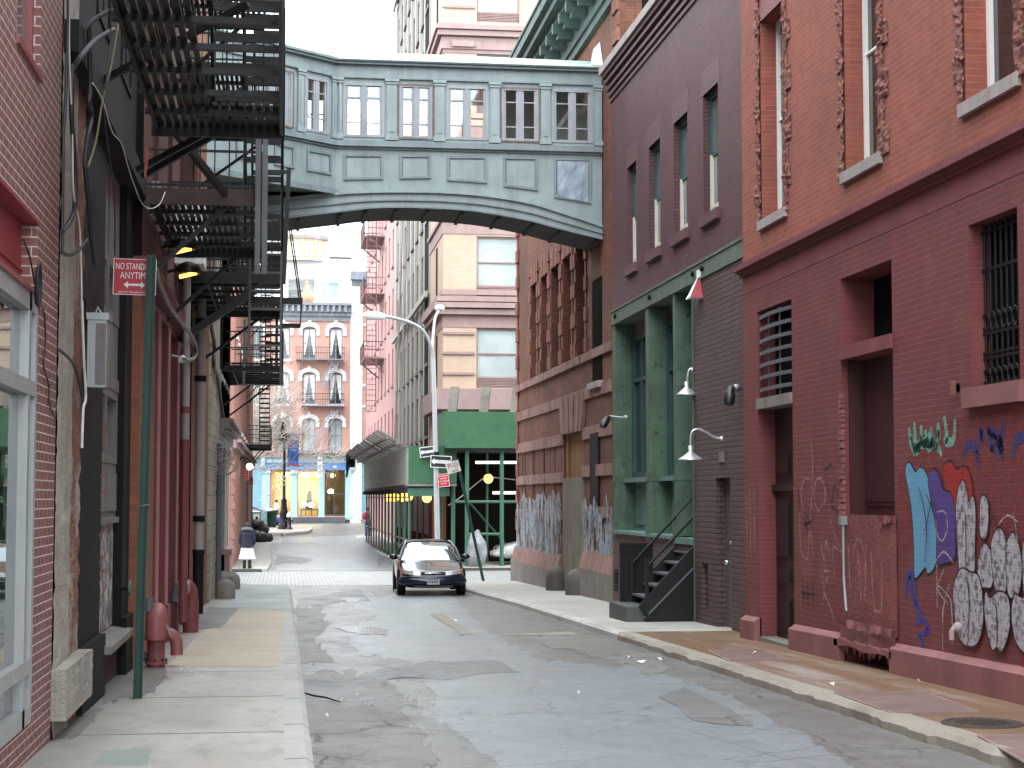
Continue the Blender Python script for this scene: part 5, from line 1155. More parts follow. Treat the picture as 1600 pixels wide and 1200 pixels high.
k = MB(); C.rect(k, colY[3] + .24, CA1, -1.2, 4.0, -.0); k.build('brick_panel', m_orangebrick, rb)
core(C, CA0, CA1, -1, 13, 8, m_darkroom, rb)
# ---- grey stone building up to the corner
D = Fr('L', -1.6); DA0, DA1 = CA1 + .004, 50.1
gb = thing('stone_building', 'grey stone corner building with pink plinth and bracketed shop cornice', 'building', D.P(40, gz(40)))
m_dstone = surf('grey_limestone_facade', (.34, .32, .29), .15, .8, streak=.4, dirt=(.12, .10, .09), bump=.25)
m_paleblock = brick('pale_block_quoins', (.42, .38, .29), (.36, .33, .26), (.16, .14, .12), bw=.5, bh=.32, ms=.012, grime=.4)
ya, yb2, yc2 = D.a(326, 600), D.a(340, 600), D.a(346, 600)
k = MB(); D.rect(k, DA0, ya, -1.5, 13, 0); k.build('brick_strip', m_orangebrick, gb)
k = MB(); D.box(k, ya, yb2, -1.5, 13, -.1, .05); k.build('block_pier', m_paleblock, gb)
hd = []
for fl in range(3):
    z = 4.6 + fl * 3.3
    y = yb2 + .6
    while y < DA1 - 1.2: hd.append((y, y + 1.0, z, z + 2.1, .18)); y += 1.75
zsc = 3.05
wall('upper_wall', D, yb2, DA1, zsc + .4, 15, hd, m_dstone, gb)
for h in hd: window(D, h[0], h[1], h[2], h[3], .16, m_white, m_glassgrey, gb, fw=.08, v=(), h=(.5,), fd=.05, sill=(m_dstone, .14, .08, .08))
k = MB()
for y in (hd[0][0] - .3,) + tuple(h[1] + .37 for h in hd[:9]): D.box(k, y - .14, y + .14, zsc + .5, 14.8, 0, .07)
k.build('facade_pilaster', m_dstone, gb)
k = MB(); D.hexa = None
for z0, z1, d in ((zsc, zsc + .18, .16), (zsc + .18, zsc + .32, .30), (zsc + .32, zsc + .42, .38)): D.box(k, yb2 - .1, DA1 + d, z0, z1, -.05, d)
k.build('shop_cornice', m_greystone, gb)
ys_ = [yb2, yb2 + 2.3, yb2 + 5.6, yb2 + 8.6, DA1 - .9]
k = MB(); D.rect(k, yb2, DA1, -1.5, zsc, -.3); k.build('shopfront_boarding', surf('grey_boarded_shopfront', (.16, .155, .145), .2, .8, streak=.4, bump=.2), gb)
for y in ys_:
    k = MB(); D.box(k, y, y + .75, -1.5, zsc, -.3, .02); D.box(k, y - .04, y + .79, zsc - .3, zsc - .05, -.3, .06); k.build('shop_pilaster', m_dstone, gb)
k = MB(); D.box(k, ys_[2], DA1 + .05, -1.6, gz(48) + .85, -.3, .16); D.box(k, ys_[2] - .03, DA1 + .1, gz(48) + .85, gz(48) + 1.0, -.3, .22); k.build('pink_plinth', surf('dusty_pink_plinth', (.36, .215, .19), .15, .8, streak=.35, bump=.2), gb)
k = MB(); k.quad((-1.6, DA1, -1.5), (-12, DA1, -1.5), (-12, DA1, 15), (-1.6, DA1, 15)); k.build('end_wall', m_dstone, gb)
core(D, DA0, DA1, -1, 15, 10, m_darkroom, gb)
y0_ = D.a(340, 830); k = MB(); k.lathe([(.22, -1.2), (.22, .25), (.25, .3), (.25, .38), (.16, .48), (0, .52)], D.P(y0_ + 0, gz(y0_), .14), 16); k.build('stone_post', m_greystone, gb)
for i, (u, v) in enumerate(((362, 920), (352, 935))):
    p = atG(u, v, 0); k = MB(); k.lathe([(.22, -.3), (.22, .22), (.19, .34), (.1, .42), (0, .44)], p, 16); tag(k.build('guard_stone', m_greystone), ('rounded stone guard nearest the pink plinth', 'rounded stone guard in front of the other, beside the grey downpipe')[i], 'guard stone', 'guard stones by the left wall')
# ---- pink brick building beyond the cross street
Ex = Fr('L', -1.75)
eb = thing('brick_building', 'pink and red brick building beyond the cobbled street on the left', 'building', Ex.P(62, gz(62)))
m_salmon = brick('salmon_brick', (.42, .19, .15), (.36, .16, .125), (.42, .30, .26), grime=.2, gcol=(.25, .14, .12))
he = [(y, y + 1.1, z, z + 2.0, .2) for z in (4.2, 7.4, 10.6) for y in (63, 66, 69, 72, 76, 80, 84, 88)]
wall('street_wall', Ex, 61.6, 99, -1.5, 15, he, m_salmon, eb)
for h in he: window(Ex, h[0], h[1], h[2], h[3], .18, m_white, m_glassgrey, eb, fw=.08, v=(), h=(.5,), sill=(m_white, .12, .08, .08))
k = MB(); k.quad((-1.75, 61.6, -1.5), (-14, 61.6, -1.5), (-14, 61.6, 15), (-1.75, 61.6, 15)); k.build('end_wall', m_salmon, eb)
k = MB(); z = -.4
while z < 3.2: Ex.box(k, 61.57, 62.3, z, z + .26, -.1, .05); z += .52
k.build('quoin', m_salmon, eb)
k = MB()
for z0, z1, d in ((3.3, 3.5, .14), (3.5, 3.62, .26)): Ex.box(k, 61.4, 99, z0, z1, -.05, d)
k.build('shop_cornice', m_pinkstone, eb); core(Ex, 61.6, 99, -1, 15, 9, m_darkroom, eb)
# ================================================================== FIRE ESCAPES
def fire_escape(label, y0, y1, zf, xi, xo, xw, lane, floors=1, fh=3.25, nsl=None, stair=True, low=None, mat=None, rail=.95, braces=2, step=.075, up_dir=-1, frames=True):
    mat = mat or m_iron
    o = thing('fire_escape', label, 'fire escape', (xw, y0, zf), 'fire escapes on the left hand buildings')
    for fl in range(floors):
        z = zf + fl * fh
        k = MB()
        for y in (y0, y1): k.bar((xw, y, z - .02), (xo, y, z - .02), .05, .17)
        for x in (xi, xo): k.bar((x, y0, z - .02), (x, y1, z - .02), .03, .11)
        n = max(2, int((y1 - y0) / .75))
        for i in range(1, n): k.bar((xw, y0 + (y1 - y0) * i / n, z - .04), (xo, y0 + (y1 - y0) * i / n, z - .04), .05, .05)
        k.build('platform_frame', mat, o)
        k = MB(); x = xi + .03
        while x < xo - .02:
            if lane[0] - .02 < x < lane[1] + .02 and stair and floors > 1: k.bar((x, y1 - .9, z + .01), (x, y1, z + .01), step * .62, .03)
            else: k.bar((x, y0, z + .01), (x, y1, z + .01), step * .62, .03)
            x += step
        if xi > xw + .2: k.quad((xw, y0, z), (xi, y0, z), (xi, y1, z), (xw, y1, z))
        k.build('platform_slats', mat, o)
        k = MB()
        for h in (rail, rail * .55, .12):
            k.bar((xo, y0, z + h), (xo, y1, z + h), .02, .035)
            for y in (y0, y1): k.bar((xw + .05, y, z + h), (xo, y, z + h), .018, .03)
        nb = int((y1 - y0) / .17)
        for i in range(nb + 1): k.bar((xo, y0 + (y1 - y0) * i / nb, z), (xo, y0 + (y1 - y0) * i / nb, z + rail), .014 if i % 6 else .035)
        for y in (y0, y1):
            nx = int((xo - xw) / .15)
            for i in range(1, nx): k.bar((xw + (xo - xw) * i / nx, y, z), (xw + (xo - xw) * i / nx, y, z + rail), .015)
        k.build('railing', mat, o)
        for i in range(braces):
            y = y0 + (y1 - y0) * (i + .02) / max(1, braces - 1) * .98 if braces > 1 else y1
            k = MB(); k.bar((xw, y, z - 1.0), (xo - .35, y, z - .08), .05, .05); k.build('brace', mat, o)
        if stair:
            tot = fh if (fl < floors) else 0; nt = int(tot / .22); ys = (y1 - .25) if up_dir < 0 else (y0 + .25)
            A0 = Vector((0, ys, z)); A1 = Vector((0, ys + up_dir * nt * .2, z + nt * .22))
            for x in lane:
                k = MB(); k.bar((x, A0.y, A0.z + .02), (x, A1.y, A1.z + .02), .03, .17); k.bar((x, A0.y, A0.z + .85), (x, A1.y, A1.z + .85), .025, .03)
                for j in range(0, nt, 4): k.bar((x, ys + up_dir * j * .2, z + j * .22), (x, ys + up_dir * j * .2, z + j * .22 + .85), .02)
                k.build('stringer', mat, o)
            for j in range(1, nt + 1):
                k = MB(); y = ys + up_dir * j * .2; zz = z + j * .22 - .06
                k.box(lane[0] + .02, lane[1] - .02, y - .10, y + .10, zz, zz + .03); k.box(lane[0] + .02, lane[1] - .02, y - .10 * -up_dir - .01, y - .10 * -up_dir + .01, zz - .05, zz); k.build('tread', mat, o)
    if low:
        ly, lz0, lx0, lx1 = low; k = MB()
        for x in (lx0, lx1): k.bar((x, ly, lz0), (x, ly, zf + rail), .05, .03)
        z = lz0 + .1
        while z < zf: k.bar((lx0, ly, z), (lx1, ly, z), .035, .03); z += .26
        k.build('drop_ladder', m_irongrey, o)
    return o
F1 = fire_escape('nearest black fire escape, a football lying on its stair foot', 11.6, 16.1, 5.0, -1.18, -.05, -1.24, (-.66, -.06), floors=2, braces=0, fh=3.3)
for (ua, va, ya), (ub, vb, yb) in (((152, 130, 15.2), (388, 6, 14.6)), ((214, 266, 16.4), (392, 170, 16.1)), ((222, 276, 16.6), (390, 180, 16.2))):
    k = MB(); k.bar(atY(ua, va, ya), atY(ub, vb, yb), .045, .055); k.build('brace', m_iron, F1)
F2 = fire_escape('second black fire escape with brown rusty edge beam, before the arched bridge', 19.9, 24.3, 5.0, -1.55, -.32, -1.64, (-.55, -.05), floors=2, braces=2, low=(24.6, 3.6, -.5, -.06))
k = MB(); k.bar((-1.62, 19.86, 4.98), (-.32, 19.86, 4.98), .04, .19); k.build('rusty_beam', m_ironrust, F2)
for x in (-.32, -.24):
    k = MB(); k.bar((x, 19.8, 4.1), (x, 19.75, 6.1), .05, .06); k.build('hanger', m_irongrey, F2)
k = MB(); k.bar(atY(240, 163, 17.6), atY(352, 304, 19.7), .06, .08); k.build('tie_bar', m_iron, F2)
k = MB(); k.bar((-.32, 19.9, 5.3), (.03, 19.9, 5.3), .04, .04); k.bar((.03, 19.9, 5.35), (-.02, 19.9, 4.0), .05, .05); k.bar((-.3, 24.0, 5.0), (.0, 24.0, 5.0), .04, .05); k.build('side_arm', m_iron, F2)
F3 = fire_escape('third black fire escape with a long arm pointing to the street', 26.7, 31.8, 4.95, -1.2, -.05, -1.62, (-.58, -.08), floors=2, braces=2)
k = MB(); k.bar((-.9, 26.9, 4.60), (.27, 26.9, 4.60), .05, .10); k.bar((.27, 31, 4.62), (-.1, 31, 4.62), .05, .08); k.tube([(.22, 26.9, 4.6), (.05, 26.9, 5.75)], .012, 5); k.tube([(.25, 26.9, 4.6), (.08, 26.9, 5.75)], .012, 5); k.tube([(.25, 26.9, 4.6), (.27, 31, 4.6)], .012, 5); k.build('counterweight_arm', m_iron, F3)
k = MB(); k.bar((-1.6, 26.75, 3.95), (-.45, 26.75, 4.75), .09, .12); k.build('brace', m_iron, F3)
k = MB(); k.bar((-1.15, 31.9, 3.9), (-.15, 31.9, 3.9), .05, .06)
for x in (-1.15, -.15): k.bar((x, 31.9, 3.9), (x, 31.9, 4.9), .05, .05)
k.build('hanging_frame', m_iron, F3)
F4 = fire_escape('grey fire escape with slatted floor beyond the skybridge', 45.6, 51.2, 4.95, -1.35, -.05, -1.6, (-.55, -.08), floors=2, braces=2, mat=m_iron, step=.11)
k = MB()
for x in (-1.05, -.1): k.bar((x, 45.5, 4.5), (x, 45.5, 6.2), .06, .06)
for z in (4.5, 5.3, 6.0): k.bar((-1.25, 45.5, z), (-.1, 45.5, z), .03, .03)
k.build('grey_frame', m_irongrey, F4)
F5 = fire_escape('farthest black fire escape above the red street signs', 82, 87, 4.0, -1.7, -.62, -1.75, (-1.2, -.7), floors=3, braces=2, step=.16, mat=m_iron)
# ---- football on the stair foot
fb = Vector((-.53, 15.75, 5.13)); bmx = bmesh.new(); bmesh.ops.create_icosphere(bmx, subdivisions=4, radius=.11); bm0 = bmesh.new(); bmesh.ops.create_icosphere(bm0, subdivisions=1, radius=.11)
me = bpy.data.meshes.new('football'); pv = [v.co.normalized() for v in bm0.verts]
for f in bmx.faces:
    f.smooth = True; c = f.calc_center_median().normalized(); f.material_index = 1 if max(c.dot(p) for p in pv) > .94 else 0
bmx.to_mesh(me); me.materials.append(surf('dirty_white_leather', (.5, .46, .40), .2, .6)); me.materials.append(m_blackp); fo = bpy.data.objects.new('football', me); COL.objects.link(fo); fo.location = fb
tag(fo, 'dirty white and black football resting on the nearest fire escape', 'football')
# ---- curved iron brackets at the top of the old shopfront
for i, pts in enumerate(([(118, 70), (135, 42), (155, 25), (175, 17), (190, 22)], [(112, 110), (125, 90), (150, 62), (178, 46)])):
    k = MB(); Pn = spline([atX(u, v, -1.66 + .10 * j) for j, (u, v) in enumerate(pts)], 5); k.tube(Pn, .02, 7)
    tag(k.build('iron_bracket', m_irongrey), ('dusty curved iron arm beside the plaster pier, the upper one', 'dusty curved iron arm beside the plaster pier, the lower one')[i], 'bracket', 'curved iron arms on the old shopfront')
# ---- cables
def cable(label, pts, r, mat, x=-1.58, n=6):
    k = MB(); P = spline([atX(u, v, x if len(p_) == 2 else p_[2]) for p_ in pts for u, v in [p_[:2]]], n); k.tube(P, r, 6)
    tag(k.build('cable', mat), label, 'cable', 'cables hanging on the left wall')
cable('white cable running down the plaster pier', [(109, -40), (108, 60), (110, 130), (113, 200), (115, 300), (124, 350), (127, 420), (128, 480)], .007, m_cablew, -1.6)
cable('black cable hugging the corner of the red brick building', [(107, -40), (106, 40), (103, 140), (99, 220), (98, 320), (97, 395)], .012, m_cableb, -1.6)
cable('black cable curving back to the brick corner below the brackets', [(113, 100), (112, 180), (117, 260), (117, 320), (110, 345), (97, 362)], .02, m_cableb, -1.6)
cable('thick grey conduit hose bent along the black shopfront', [(139, 40), (141, 130), (139, 160), (143, 180), (137, 215), (133, 260), (139, 320), (143, 370), (149, 415)], .022, m_cableb, -1.55)
cable('long thin grey wire drooping from the fire escape to the red columns', [(145, 130), (160, 155), (175, 205), (190, 225), (200, 260), (210, 290), (222, 318), (236, 326), (250, 318), (258, 300)], .005, m_cablew, -1.3)
cable('dark yellowish wire hanging straight before the black wall', [(184, -40), (187, 15), (181, 60), (172, 110), (160, 160), (150, 220), (138, 260)], .008, surf('dun_wire', (.15, .12, .07)), -1.35)
cable('thin black wire hanging straight before the black wall', [(171, -40), (173, 60), (168, 110), (163, 180), (178, 300), (180, 400)], .007, m_cableb, -1.35)
cable('white cable dropping past the grey junction box', [(128, 470), (131, 560), (134, 620), (130, 640), (128, 700)], .012, m_cablew, -1.6)
cable('bundle of grey cable looping below the amber lamps', [(243, 420), (250, 445), (263, 475), (280, 500), (296, 520), (306, 540), (306, 555), (298, 562), (288, 561)], .03, m_cableg, -1.38)
cable('black cable loop crossing the plaster pier', [(97, 395), (110, 398), (125, 388), (136, 375)], .016, m_cableb, -1.6)
cable('pair of black cables leaving the brick corner at the broken plaster', [(92, 546), (104, 556), (114, 568), (122, 590), (128, 620)], .012, m_cableb, -1.6)
cable('thin black wire dangling down the red brick pier', [(36, 373), (46, 400), (52, 430), (60, 470), (69, 490), (71, 540), (68, 570), (76, 600), (77, 630), (87, 655)], .006, m_cableb, -1.685)
cable('black hose hanging from the pale block pier', [(330, 508), (335, 540), (334, 570), (340, 590), (347, 640), (353, 680)], .04, m_cableb, -1.5)
k = MB(); cc = atX(59, 447, -1.64)
for i in range(5):
    k.tube([cc + Vector((.006 * i - .012, (.055 + .012 * i) * math.sin(t), (.12 + .008 * i) * math.cos(t))) for t in [j * math.pi / 10 for j in range(21)]], .0045, 5)
tag(k.build('cable_coil', m_cableb), 'small coil of black cable hanging at the shop window corner', 'cable coil')
rz = thing('razor_wire_coil', 'tangled grey coil of razor wire hanging on the left wall', 'razor wire', atX(345, 710, -1.4)); k = MB(); rr = random.Random(4)
for i in range(16):
    cx = atX(345 + rr.uniform(-8, 8), 708 + rr.uniform(-12, 14), -1.45); r = rr.uniform(.16, .40); ph = rr.uniform(-.5, .5); tl = rr.uniform(-.4, .4)
    k.tube([cx + Vector((r * math.cos(t), r * .35 * math.sin(t + ph), r * math.sin(t) + tl * r * .3 * math.cos(t))) for t in [j * math.pi / 11 for j in range(23)]], .010, 5)
k.build('wire', surf('grey_wire', (.24, .23, .21), .2, .5, .5), rz)
tp = MB(); a = [atX(228, 232, -1.25), atX(226, 250, -1.25), atX(225, 275, -1.25), atX(228, 280, -1.25), atX(232, 250, -1.25), atX(233, 222, -1.25)]; tp.poly(a); tag(tp.build('ribbon', plain('coral_ribbon', (.62, .12, .08), .6)), 'strip of coral red tape dangling under the fire escape', 'ribbon')
# ---- junction box, downpipes, standpipes
jb = thing('meter_box', 'tall white metal box on the black shopfront pier', 'cable box', atX(147, 605, -1.6)); c0, c1 = atX(147, 606, -1.62), atX(147, 500, -1.62)
k = MB(); k.box(c0.x - .05, c0.x + .11, c0.y - .11, c0.y + .13, c0.z, c1.z); k.build('box', m_galv, jb); k = MB(); k.box(c0.x - .06, c0.x + .13, c0.y - .13, c0.y + .15, c1.z, c1.z + .06); k.tube([(c0.x, c0.y, c1.z + .05), (c0.x + .02, c0.y, c1.z + .12), (c0.x + .06, c0.y, c1.z + .05)], .012, 6); k.build('lid', m_galv, jb)
k = MB(); k.box(c0.x + .02, c0.x + .105, c0.y - .122, c0.y - .112, c0.z + .02, c1.z - .03); k.build('front_strip', surf('violet_grey_strip', (.16, .14, .15)), jb)
def downpipe(label, u, vt, vb, x, r, mat, vm=None, mat2=None, collars=()):
    p0 = atX(u, 700, x); o = thing('downpipe', label, 'downpipe', (x, p0.y, gz(p0.y)), 'downpipes on the left wall')
    zt_, zb_ = atX(u, vt, x).z, atX(u, vb, x).z; y = p0.y; zm_ = atX(u, vm, x).z if vm else zb_
    k = MB(); k.tube([(x, y, zt_), (x, y, zm_)], r, 14); k.build('pipe', mat, o)
    if vm: k = MB(); k.tube([(x, y, zm_ + .03), (x, y, zb_)], r * 1.1, 14); k.build('lower_pipe', mat2, o)
    for v in list(collars) + ([vm] if vm else []):
        z = atX(u, v, x).z; k = MB(); k.tube([(x, y, z - .05), (x, y, z + .05)], r * 1.22, 14); k.build('collar', mat2 or mat, o)
    return o
downpipe('pale downpipe painted red below, against the red columns', 289, 410, 968, -1.47, .06, m_zinc, 692, m_pipered, (640, 772))
downpipe('tall grey downpipe with a black iron foot', 312, 395, 955, -1.42, .085, m_zinc, 862, m_soot, (590, 810, 498))
downpipe('thin grey pipe beside the pale block pier', 343, 690, 930, -1.45, .06, m_irongrey, 880, m_irongrey, (770, 840))
sp_ = thing('standpipe', 'pink-red standpipe with a bent hood on the left pavement', 'standpipe', atX(247, 1030, -1.40)); y = atX(247, 1000, -1.40).y; g = gz(y)
k = MB(); k.tube([(-1.42, y, g - .05), (-1.42, y, g + .34)], .10, 18); k.tube(spline([Vector((-1.42, y + .14, g + .25)), Vector((-1.42, y + .12, g + .50)), Vector((-1.42, y + .02, g + .60)), Vector((-1.42, y - .10, g + .52)), Vector((-1.42, y - .12, g + .30))], 6), .115, 18); k.build('hood', m_pipe, sp_)
k = MB(); k.tube(spline([Vector((-1.42, y + .05, g + .36)), Vector((-1.28, y, g + .36)), Vector((-1.20, y, g + .28)), Vector((-1.19, y, g + .12))], 6), .07, 14); k.build('outlet', m_pipe, sp_)
k = MB(); k.tube([(-1.62, y + .1, g + .1), (-1.42, y + .1, g + .1)], .05, 10); k.tube([(-1.5, y - .1, g + .62), (-1.5, y - .1, g + .78)], .05, 10); k.build('side_valve', m_irongrey, sp_)
for zz in (.02, .30):
    k = MB(); k.tube([(-1.42, y, g + zz), (-1.42, y, g + zz + .035)], .128, 18); k.build('flange', m_pipe, sp_)
for j in range(8):
    k = MB(); a = j * math.pi / 4; k.tube([(-1.42 + .115 * math.cos(a), y + .115 * math.sin(a), g + .05), (-1.42 + .115 * math.cos(a), y + .115 * math.sin(a), g + .085)], .013, 6); k.build('bolt', m_ironrust, sp_)
k = MB(); k.tube(spline([Vector((-1.32, y - .08, g + .52)), Vector((-1.26, y - .08, g + .34)), Vector((-1.22, y - .05, g + .30))], 5), .008, 5); k.build('chain', m_galv, sp_)
s2 = thing('standpipe', 'tall red standpipe with pale metal hood beside the grey downpipe', 'standpipe', atX(296, 975, -1.4)); y = atX(296, 960, -1.4).y; g = gz(y)
k = MB(); k.tube([(-1.38, y, g - .05), (-1.38, y, g + .48)], .12, 18); k.tube([(-1.38, y, g + .2), (-1.38, y, g + .24)], .13, 18); k.build('riser', m_pipered, s2)
k = MB(); k.tube(spline([Vector((-1.38, y, g + .46)), Vector((-1.40, y - .03, g + .62)), Vector((-1.46, y - .08, g + .68)), Vector((-1.53, y - .14, g + .64)), Vector((-1.56, y - .16, g + .46))], 6), .115, 18, 0); k.build('hood', m_pipered, s2)
k = MB(); k.tube(spline([Vector((-1.455, y - .085, g + .675)), Vector((-1.53, y - .14, g + .64)), Vector((-1.56, y - .16, g + .45))], 6), .122, 18); k.build('hood_end', m_galv, s2)
vw = thing('hose_valve', 'small green valve wheel on the brick pier', 'valve', atX(203, 919, -1.7)); c = atX(203, 919, -1.62); k = MB(); k.tube([c + Vector((0, .07 * math.cos(t), .07 * math.sin(t))) for t in [j * math.pi / 8 for j in range(17)]], .018, 8); k.bar(c + Vector((0, -.07, 0)), c + Vector((0, .07, 0)), .02); k.bar(c + Vector((0, 0, -.07)), c + Vector((0, 0, .07)), .02); k.build('wheel', m_green, vw)
k = MB(); k.tube([c + Vector((-.1, 0, 0)), c], .025, 8); k.build('stem', m_soot, vw)
# ---- amber lamps over the columns
m_lampblack = plain('black_lamp_hood', (.02, .018, .016), .35)
for i, (u, v) in enumerate(((285, 392), (294, 430))):
    p = atX(u, v, -1.33 + .02 * i); lo = thing('floodlight', ('amber floodlight above the red columns, the upper and nearer of two', 'amber floodlight above the red columns, the lower and farther of two')[i], 'floodlight', p, 'amber floodlights')
    k = MB(); k.tube([p + Vector((0, y_ * .01, 0)) + Vector((.17 * math.cos(t), 0, .02 + .15 * math.sin(t))) for y_ in (0,) for t in [j * math.pi / 10 for j in range(11)]], .02, 6)
    k.lathe([(.165, .0), (.16, .06), (.12, .12), (.05, .16), (0, .17)], p + Vector((0, 0, .02)), 16); k.build('lamp_hood', m_lampblack, lo)
    k = MB(); k.hexa([(p.x - .115, p.y - .1, p.z - .04), (p.x + .115, p.y - .1, p.z + .02), (p.x + .115, p.y + .1, p.z + .02), (p.x - .115, p.y + .1, p.z - .04), (p.x - .115, p.y - .1, p.z - .01), (p.x + .115, p.y - .1, p.z + .05), (p.x + .115, p.y + .1, p.z + .05), (p.x - .115, p.y + .1, p.z - .01)]); k.build('lens', m_lit_amber, lo)
    k = MB(); k.tube([p + Vector((-.02, .02, .12)), p + Vector((-.28, .1, .05))], .018, 6); k.build('arm', m_soot, lo)
cm = thing('security_camera', 'small white camera on the red wall under the cable bundle', 'camera', atX(284, 562, -1.45)); c = atX(285, 562, -1.42); k = MB(); k.tube([c + Vector((0, .06, .02)), c + Vector((0, -.12, -.01))], .05, 10); k.build('housing', m_signwhite, cm); k = MB(); k.tube([c + Vector((-.15, .03, .06)), c + Vector((0, .03, .02))], .018, 6); k.build('bracket', m_galv, cm)
# ================================================================== BEYOND THE CROSS STREET
TY = 66.0; T = Fr('F', TY)
tx0 = T.px(692, 600)[0]; tx1 = T.px(743.5, 600)[0]; TX = tx0
tb = thing('office_building', 'buff brick corner building with dusty pink cornices and blind-drawn windows', 'building', (TX, TY, gz(TY)))
tz = lambda v: T.px(745, v)[1]
sills = [600, 457, 314, 171, 28, -115]
ww_ = T.px(812, 560)[0] - tx1
holes = []
for v in sills:
    for i in range(3): holes.append((tx1 + .02 + i * (ww_ + 1.0), tx1 + ww_ + i * (ww_ + 1.0), tz(v + 6), tz(v - 88), .18))
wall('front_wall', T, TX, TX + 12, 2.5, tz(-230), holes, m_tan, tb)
for h in holes:
    z0, z1 = h[2], h[3]; zl__ = z0 + .38
    window(T, h[0], h[1], zl__, z1, .16, m_pinkstone, m_glasspale, tb, fw=.07, v=(), h=(.49,), bw=.06, fd=.08)
    k = MB(); T.box(k, h[0], h[1], z0, zl__, -.17, -.14)
    for i in range(6): T.box(k, h[0], h[1], z0 + .03 + i * .06, z0 + .06 + i * .06, -.14, -.08)
    k.build('vent_louvre', m_pinkstone, tb)
for v0, v1, d in ((608, 640, .30), (490, 512, .02), (484, 492, .22), (474, 482, .34), (464, 472, .26), (345, 366, .03), (339, 345, .12), (198, 223, .03), (78, 60, .10), (58, 50, .25), (49, 42, .34), (60, 84, .03), (453, 461, .06)):
    a_, b_ = sorted((tz(v0), tz(v1))); k = MB(); T.box(k, TX - d, TX + 12, a_, b_, -.05, d); k.box(TX - d, TX + .05, TY + .05, TY + 6.2, a_, b_); k.build('cornice', m_pinkstone, tb)
for v in (521, 552, 584, 12, 40):
    a_, b_ = tz(v + 2), tz(v - 2); k = MB(); T.box(k, TX - .07, tx1 - .05, a_, b_, -.03, .07); k.build('rusticated_band', m_pinkstone, tb)
k = MB(); T.box(k, TX + .3, tx1 - .1, tz(75), tz(66), 0, .2)
for i in range(3): k.lathe([(0, .0), (.12, .02), (.16, .1), (.10, .16), (0, .18)], T.P(TX + .45 + i * .38, tz(72), .12), 10, axis='Y')
k.build('carved_capital', m_pinkstone, tb)
ST = Fr('R', TX)
ht = [(TY + 2.4, TY + 3.3, tz(v), tz(v - 85), .3) for v in sills]
wall('side_wall', ST, TY, TY + 6, 2.5, tz(-230), ht, m_tan, tb)
for h in ht: window(ST, h[0], h[1], h[2], h[3], .25, m_pinkstone, m_glassdark, tb, fw=.08, v=(), h=(.5,))
core(T, TX, TX + 12, 2.5, tz(-230), 9, m_darkroom, tb)
k = MB(); T.rect(k, TX, TX + 14, -2, 2.5, -.4); ST.rect(k, TY, TY + 6, -2, 2.5, -.1); k.build('ground_floor_wall', m_darkroom, tb)
k = MB(); T.box(k, TX + .1, TX + .75, -2, 2.4, -.4, .0); T.box(k, TX + 3.4, TX + 4, -2, 2.4, -.4, 0); k.build('ground_floor_pier', plain('rust_brown_pier', (.22, .085, .045), .7), tb)
# grey building
GX = TX + .05; GR = Fr('R', GX); gy0, gy1 = TY + 6.2, 95.0
gyb = thing('brick_building', 'tall grey brick building with rows of dark windows behind the hoarding', 'building', (GX, gy0, gz(gy0)))
hg = []
for fl in range(9):
    for i in range(8): y = gy0 + 1.0 + i * 2.8; hg.append((y, y + 1.25, 4.2 + fl * 3.1, 6.1 + fl * 3.1, .3))
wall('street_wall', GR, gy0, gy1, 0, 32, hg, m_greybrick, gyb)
for h in hg: window(GR, h[0], h[1], h[2], h[3], .26, m_irongrey, m_glassdark, gyb, fw=.09, v=(), h=(.5,), sill=(m_greystone, .14, .10, .1))
k = MB()
for i in range(9): GR.box(k, gy0 + .1 + i * 2.8, gy0 + .55 + i * 2.8, 3.5, 31, 0, .05)
for z in (10.0, 19.3, 28.6): GR.box(k, gy0, gy1, z, z + .25, .14, .26)
k.build('facade_pilaster', surf('grey_pilaster', (.40, .38, .34), .12, .8, streak=.12), gyb); core(GR, gy0, gy1, 0, 32, 9, m_darkroom, gyb)
k = MB(); GR.rect(k, gy0, gy1, -2, 3.4, -.2); GR.box(k, gy0, gy1, 3.3, 3.6, -.2, .2)
for i in range(7): GR.box(k, gy0 + i * 3.2, gy0 + i * 3.2 + .5, -2, 3.3, -.2, .05)
k.build('ground_floor_wall', surf('dark_red_shopfront', (.15, .05, .05), .2, .7), gyb)
